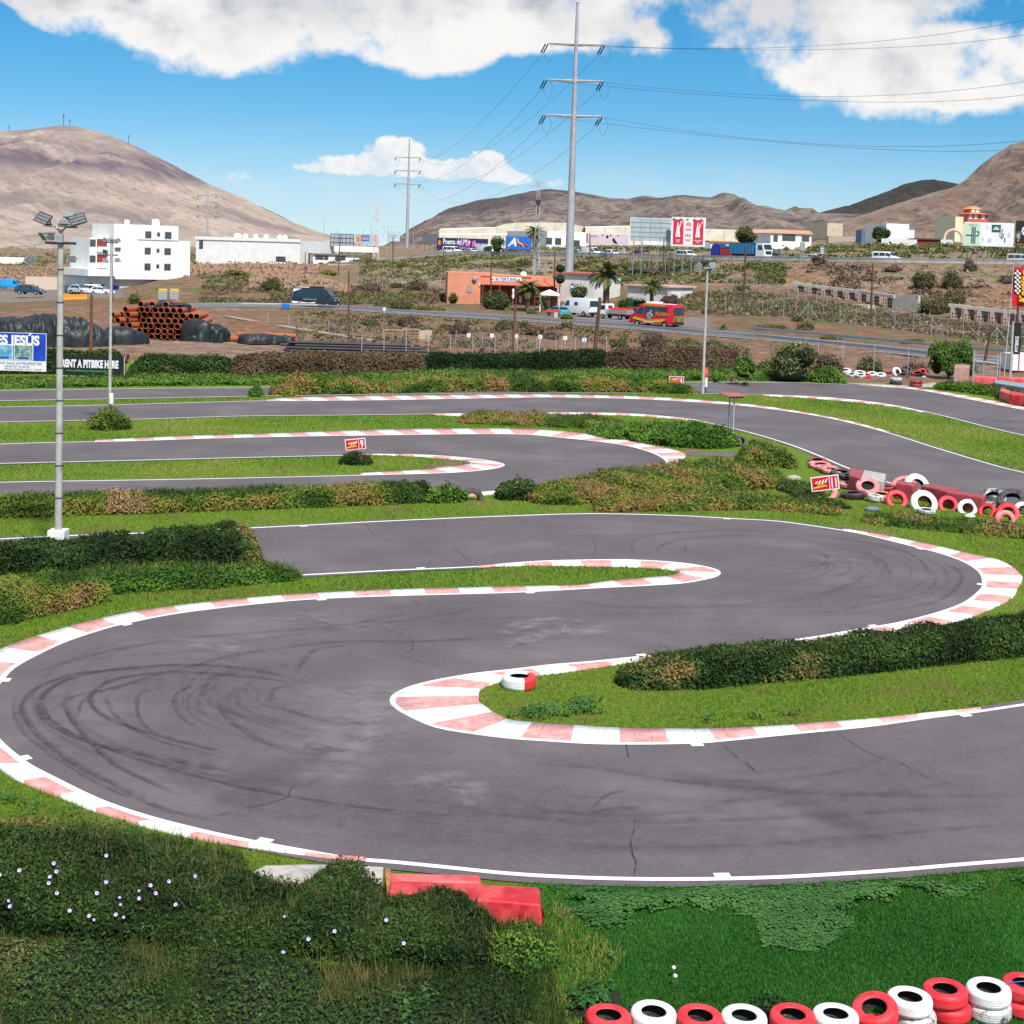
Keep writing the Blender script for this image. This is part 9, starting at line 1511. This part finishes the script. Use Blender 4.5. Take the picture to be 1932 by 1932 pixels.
# the gate corner at the right edge
UG = lambda x, y: (1720.8+.1094*x, 588.7+.1094*y)
q0 = G(1835, 724); gt = thing('steel_gate', 'grey steel mesh gate standing open beside the red barriers', 'gate', q0)
for u, vb, vt, rr in [(1835, 724, 660, .07), (1854, 727, 684, .05), (1880, 726, 669, .06), (1885, 722, 664, .05)]: b_ = G(u, vb); mb = MB(); mb.cyl(b_-q0, (b_.x-q0.x, b_.y-q0.y, Zv(u, vt, b_.y)), rr, rr, 8); mb.build('gate_post', steelg, gt)
a = P(1836, 679, G(1836, 724).y); b_ = P(1880, 686, G(1880, 726).y); mb = MB(); mb.cyl(a-q0, b_-q0, .05, .05, 6); mb.cyl(a-q0-Vector((0, 0, 1.2)), b_-q0-Vector((0, 0, 1.2)), .02, .02, 4); mb.build('top_rail', steelg, gt); mb = MB()
for t_ in np.linspace(.03, .97, 26): p = a.lerp(b_, t_)-q0; mb.cyl(p, (p.x, p.y, .1), .006, .006, 3, False)
for z_ in np.linspace(.2, 1.8, 12): mb.cyl((a.x-q0.x, a.y-q0.y, z_), (b_.x-q0.x, b_.y-q0.y, z_), .005, .005, 3, False)
mb.build('mesh_panel', steelg, gt)
def rblock(label, top, h, mt, name='plastic_barrier', cat='barrier'): return block(name, label, top, h, mt, cat, .05, .04)
rp = redpl; rblock('long upright red barrier wall seen through the gate', [(1837, 711), (1880, 712.5), (1880, 710.5), (1837, 709)], 1.15, pinkpl); rblock('red barrier wall right of the gate', [(1884, 712), (1960, 716), (1960, 714), (1884, 710)], 1.1, pinkpl); rblock('grey-blue concrete block wall beside the gate', [(1876, 722), (1960, 735), (1960, 727), (1878, 716)], .95, mat('grey_blue_concrete', (.26, .31, .34), .8, (.22, .26, .29), 1), 'concrete_wall', 'wall')
rblock('pale red barrier left of two by the gate grass', [(1886, 737), (1905, 743), (1908, 738), (1890, 730)], .7, pinkpl); rblock('bright red barrier at the right edge of the gate grass', [(1906, 744), (1960, 750), (1960, 745), (1908, 738)], .75, redpl)
rblock('pinkish block pile left of the gate', [(1800, 693), (1828, 694), (1830, 688), (1802, 687)], 1.6, mat('pinkish_blocks', (.42, .24, .20), .9, (.34, .19, .16), 3), 'block_pile', 'block pile'); rock('pale stone lying left of the gate', 1790, 722, .4, .3, .2, seed=8); rock('small pale stone by the red wall', 1743, 714, .25, .2, .15, seed=9)
yy = G(1918, 712).y+6; x_, y_, yw, L = frame(1919, yy, 1975, yy); r = thing('white_container', 'white container cut by the right edge behind the red wall', 'container', (x_, y_, 0)); mb = MB(); mb.box(0, L, 0, 3, Zv(1919, 700, yy), Zv(1919, 668, yy)); mb.build('shell', wht, r, bevel=.05); mb = MB(); mb.cyl((.6, -.05, 0), (.6, -.05, 2.3), .04, .04, 6); mb.build('red_pole', TP['red'], r)
# flag and its pole, second mast with a black banner
b_ = G(1894, 712); zt = Zv(1903, 540, b_.y); r = thing('flagpole', 'thin white pole carrying a red flag at the right edge', 'flagpole', b_); mb = MB(); mb.cyl((0, 0, -.2), (.35, 0, Zv(1903, 500, b_.y)), .05, .035, 8); mb.build('pole', grey_p, r)
f0 = P(1911, 503, b_.y)-b_; f1_ = P(1909, 577, b_.y)-b_; wv = 2.0; mb = MB(); n = 10; vs = []
for j in range(n+1):
    z_ = f0.z+(f1_.z-f0.z)*j/n; xx_ = f0.x+(f1_.x-f0.x)*j/n
    for i in range(9): vs.append((xx_+wv*i/8*(1-.05*j/n), .12*math.sin(i*1.1+j*.5), z_-.12*i/8*1.5))
mb.add(vs, [(j*9+i, (j+1)*9+i, (j+1)*9+i+1, j*9+i+1) for j in range(n) for i in range(8)]); fl = mb.build('flag_cloth', sred, None, True); fl.name = 'flag'; fl.location = b_; tag(fl, 'red flag with chequered pattern and yellow script at the right edge', 'flag')
mb = MB(); mw = MB(); hh_ = f1_.z-f0.z
for r_ in range(11):
    for c_ in range(3): 
        x0 = f0.x+.12+c_*.18+r_*.012; z0 = f0.z+hh_*(.08+.055*r_); (mb if (r_+c_) % 2 else mw).add([(x0, -.16, z0), (x0+.18, -.16, z0-.05), (x0+.19, -.16, z0+hh_*.055-.05), (x0+.01, -.16, z0+hh_*.055)], [(0, 1, 2, 3)])
mb.build('chequered_band', wht, fl); mw.build('chequered_band', sblk, fl)
text('Karting', .95, syel, fl, (f0.x+1.30, -.2, f0.z+hh_*.92), rot=(math.pi/2, -math.pi/2, 0), bold=.03, shear=.2, depth=.01); text('Karting', .95, sblk, fl, (f0.x+1.36, -.18, f0.z+hh_*.935), rot=(math.pi/2, -math.pi/2, 0), bold=.045, shear=.2, depth=.01)
mk, zt = mast('grey lamp mast with a black banner beside the container', 1905.5, 716, 606, .12, .09); mb = MB(); mb.box(.15, .75, -.03, .03, zt-2.9, zt-.1); bn_ = mb.build('black_banner', sblk, mk); text('PITBIKE', .42, wht, bn_, (.56, -.04, zt-2.7), rot=(math.pi/2, -math.pi/2, 0), bold=.02, depth=.005)
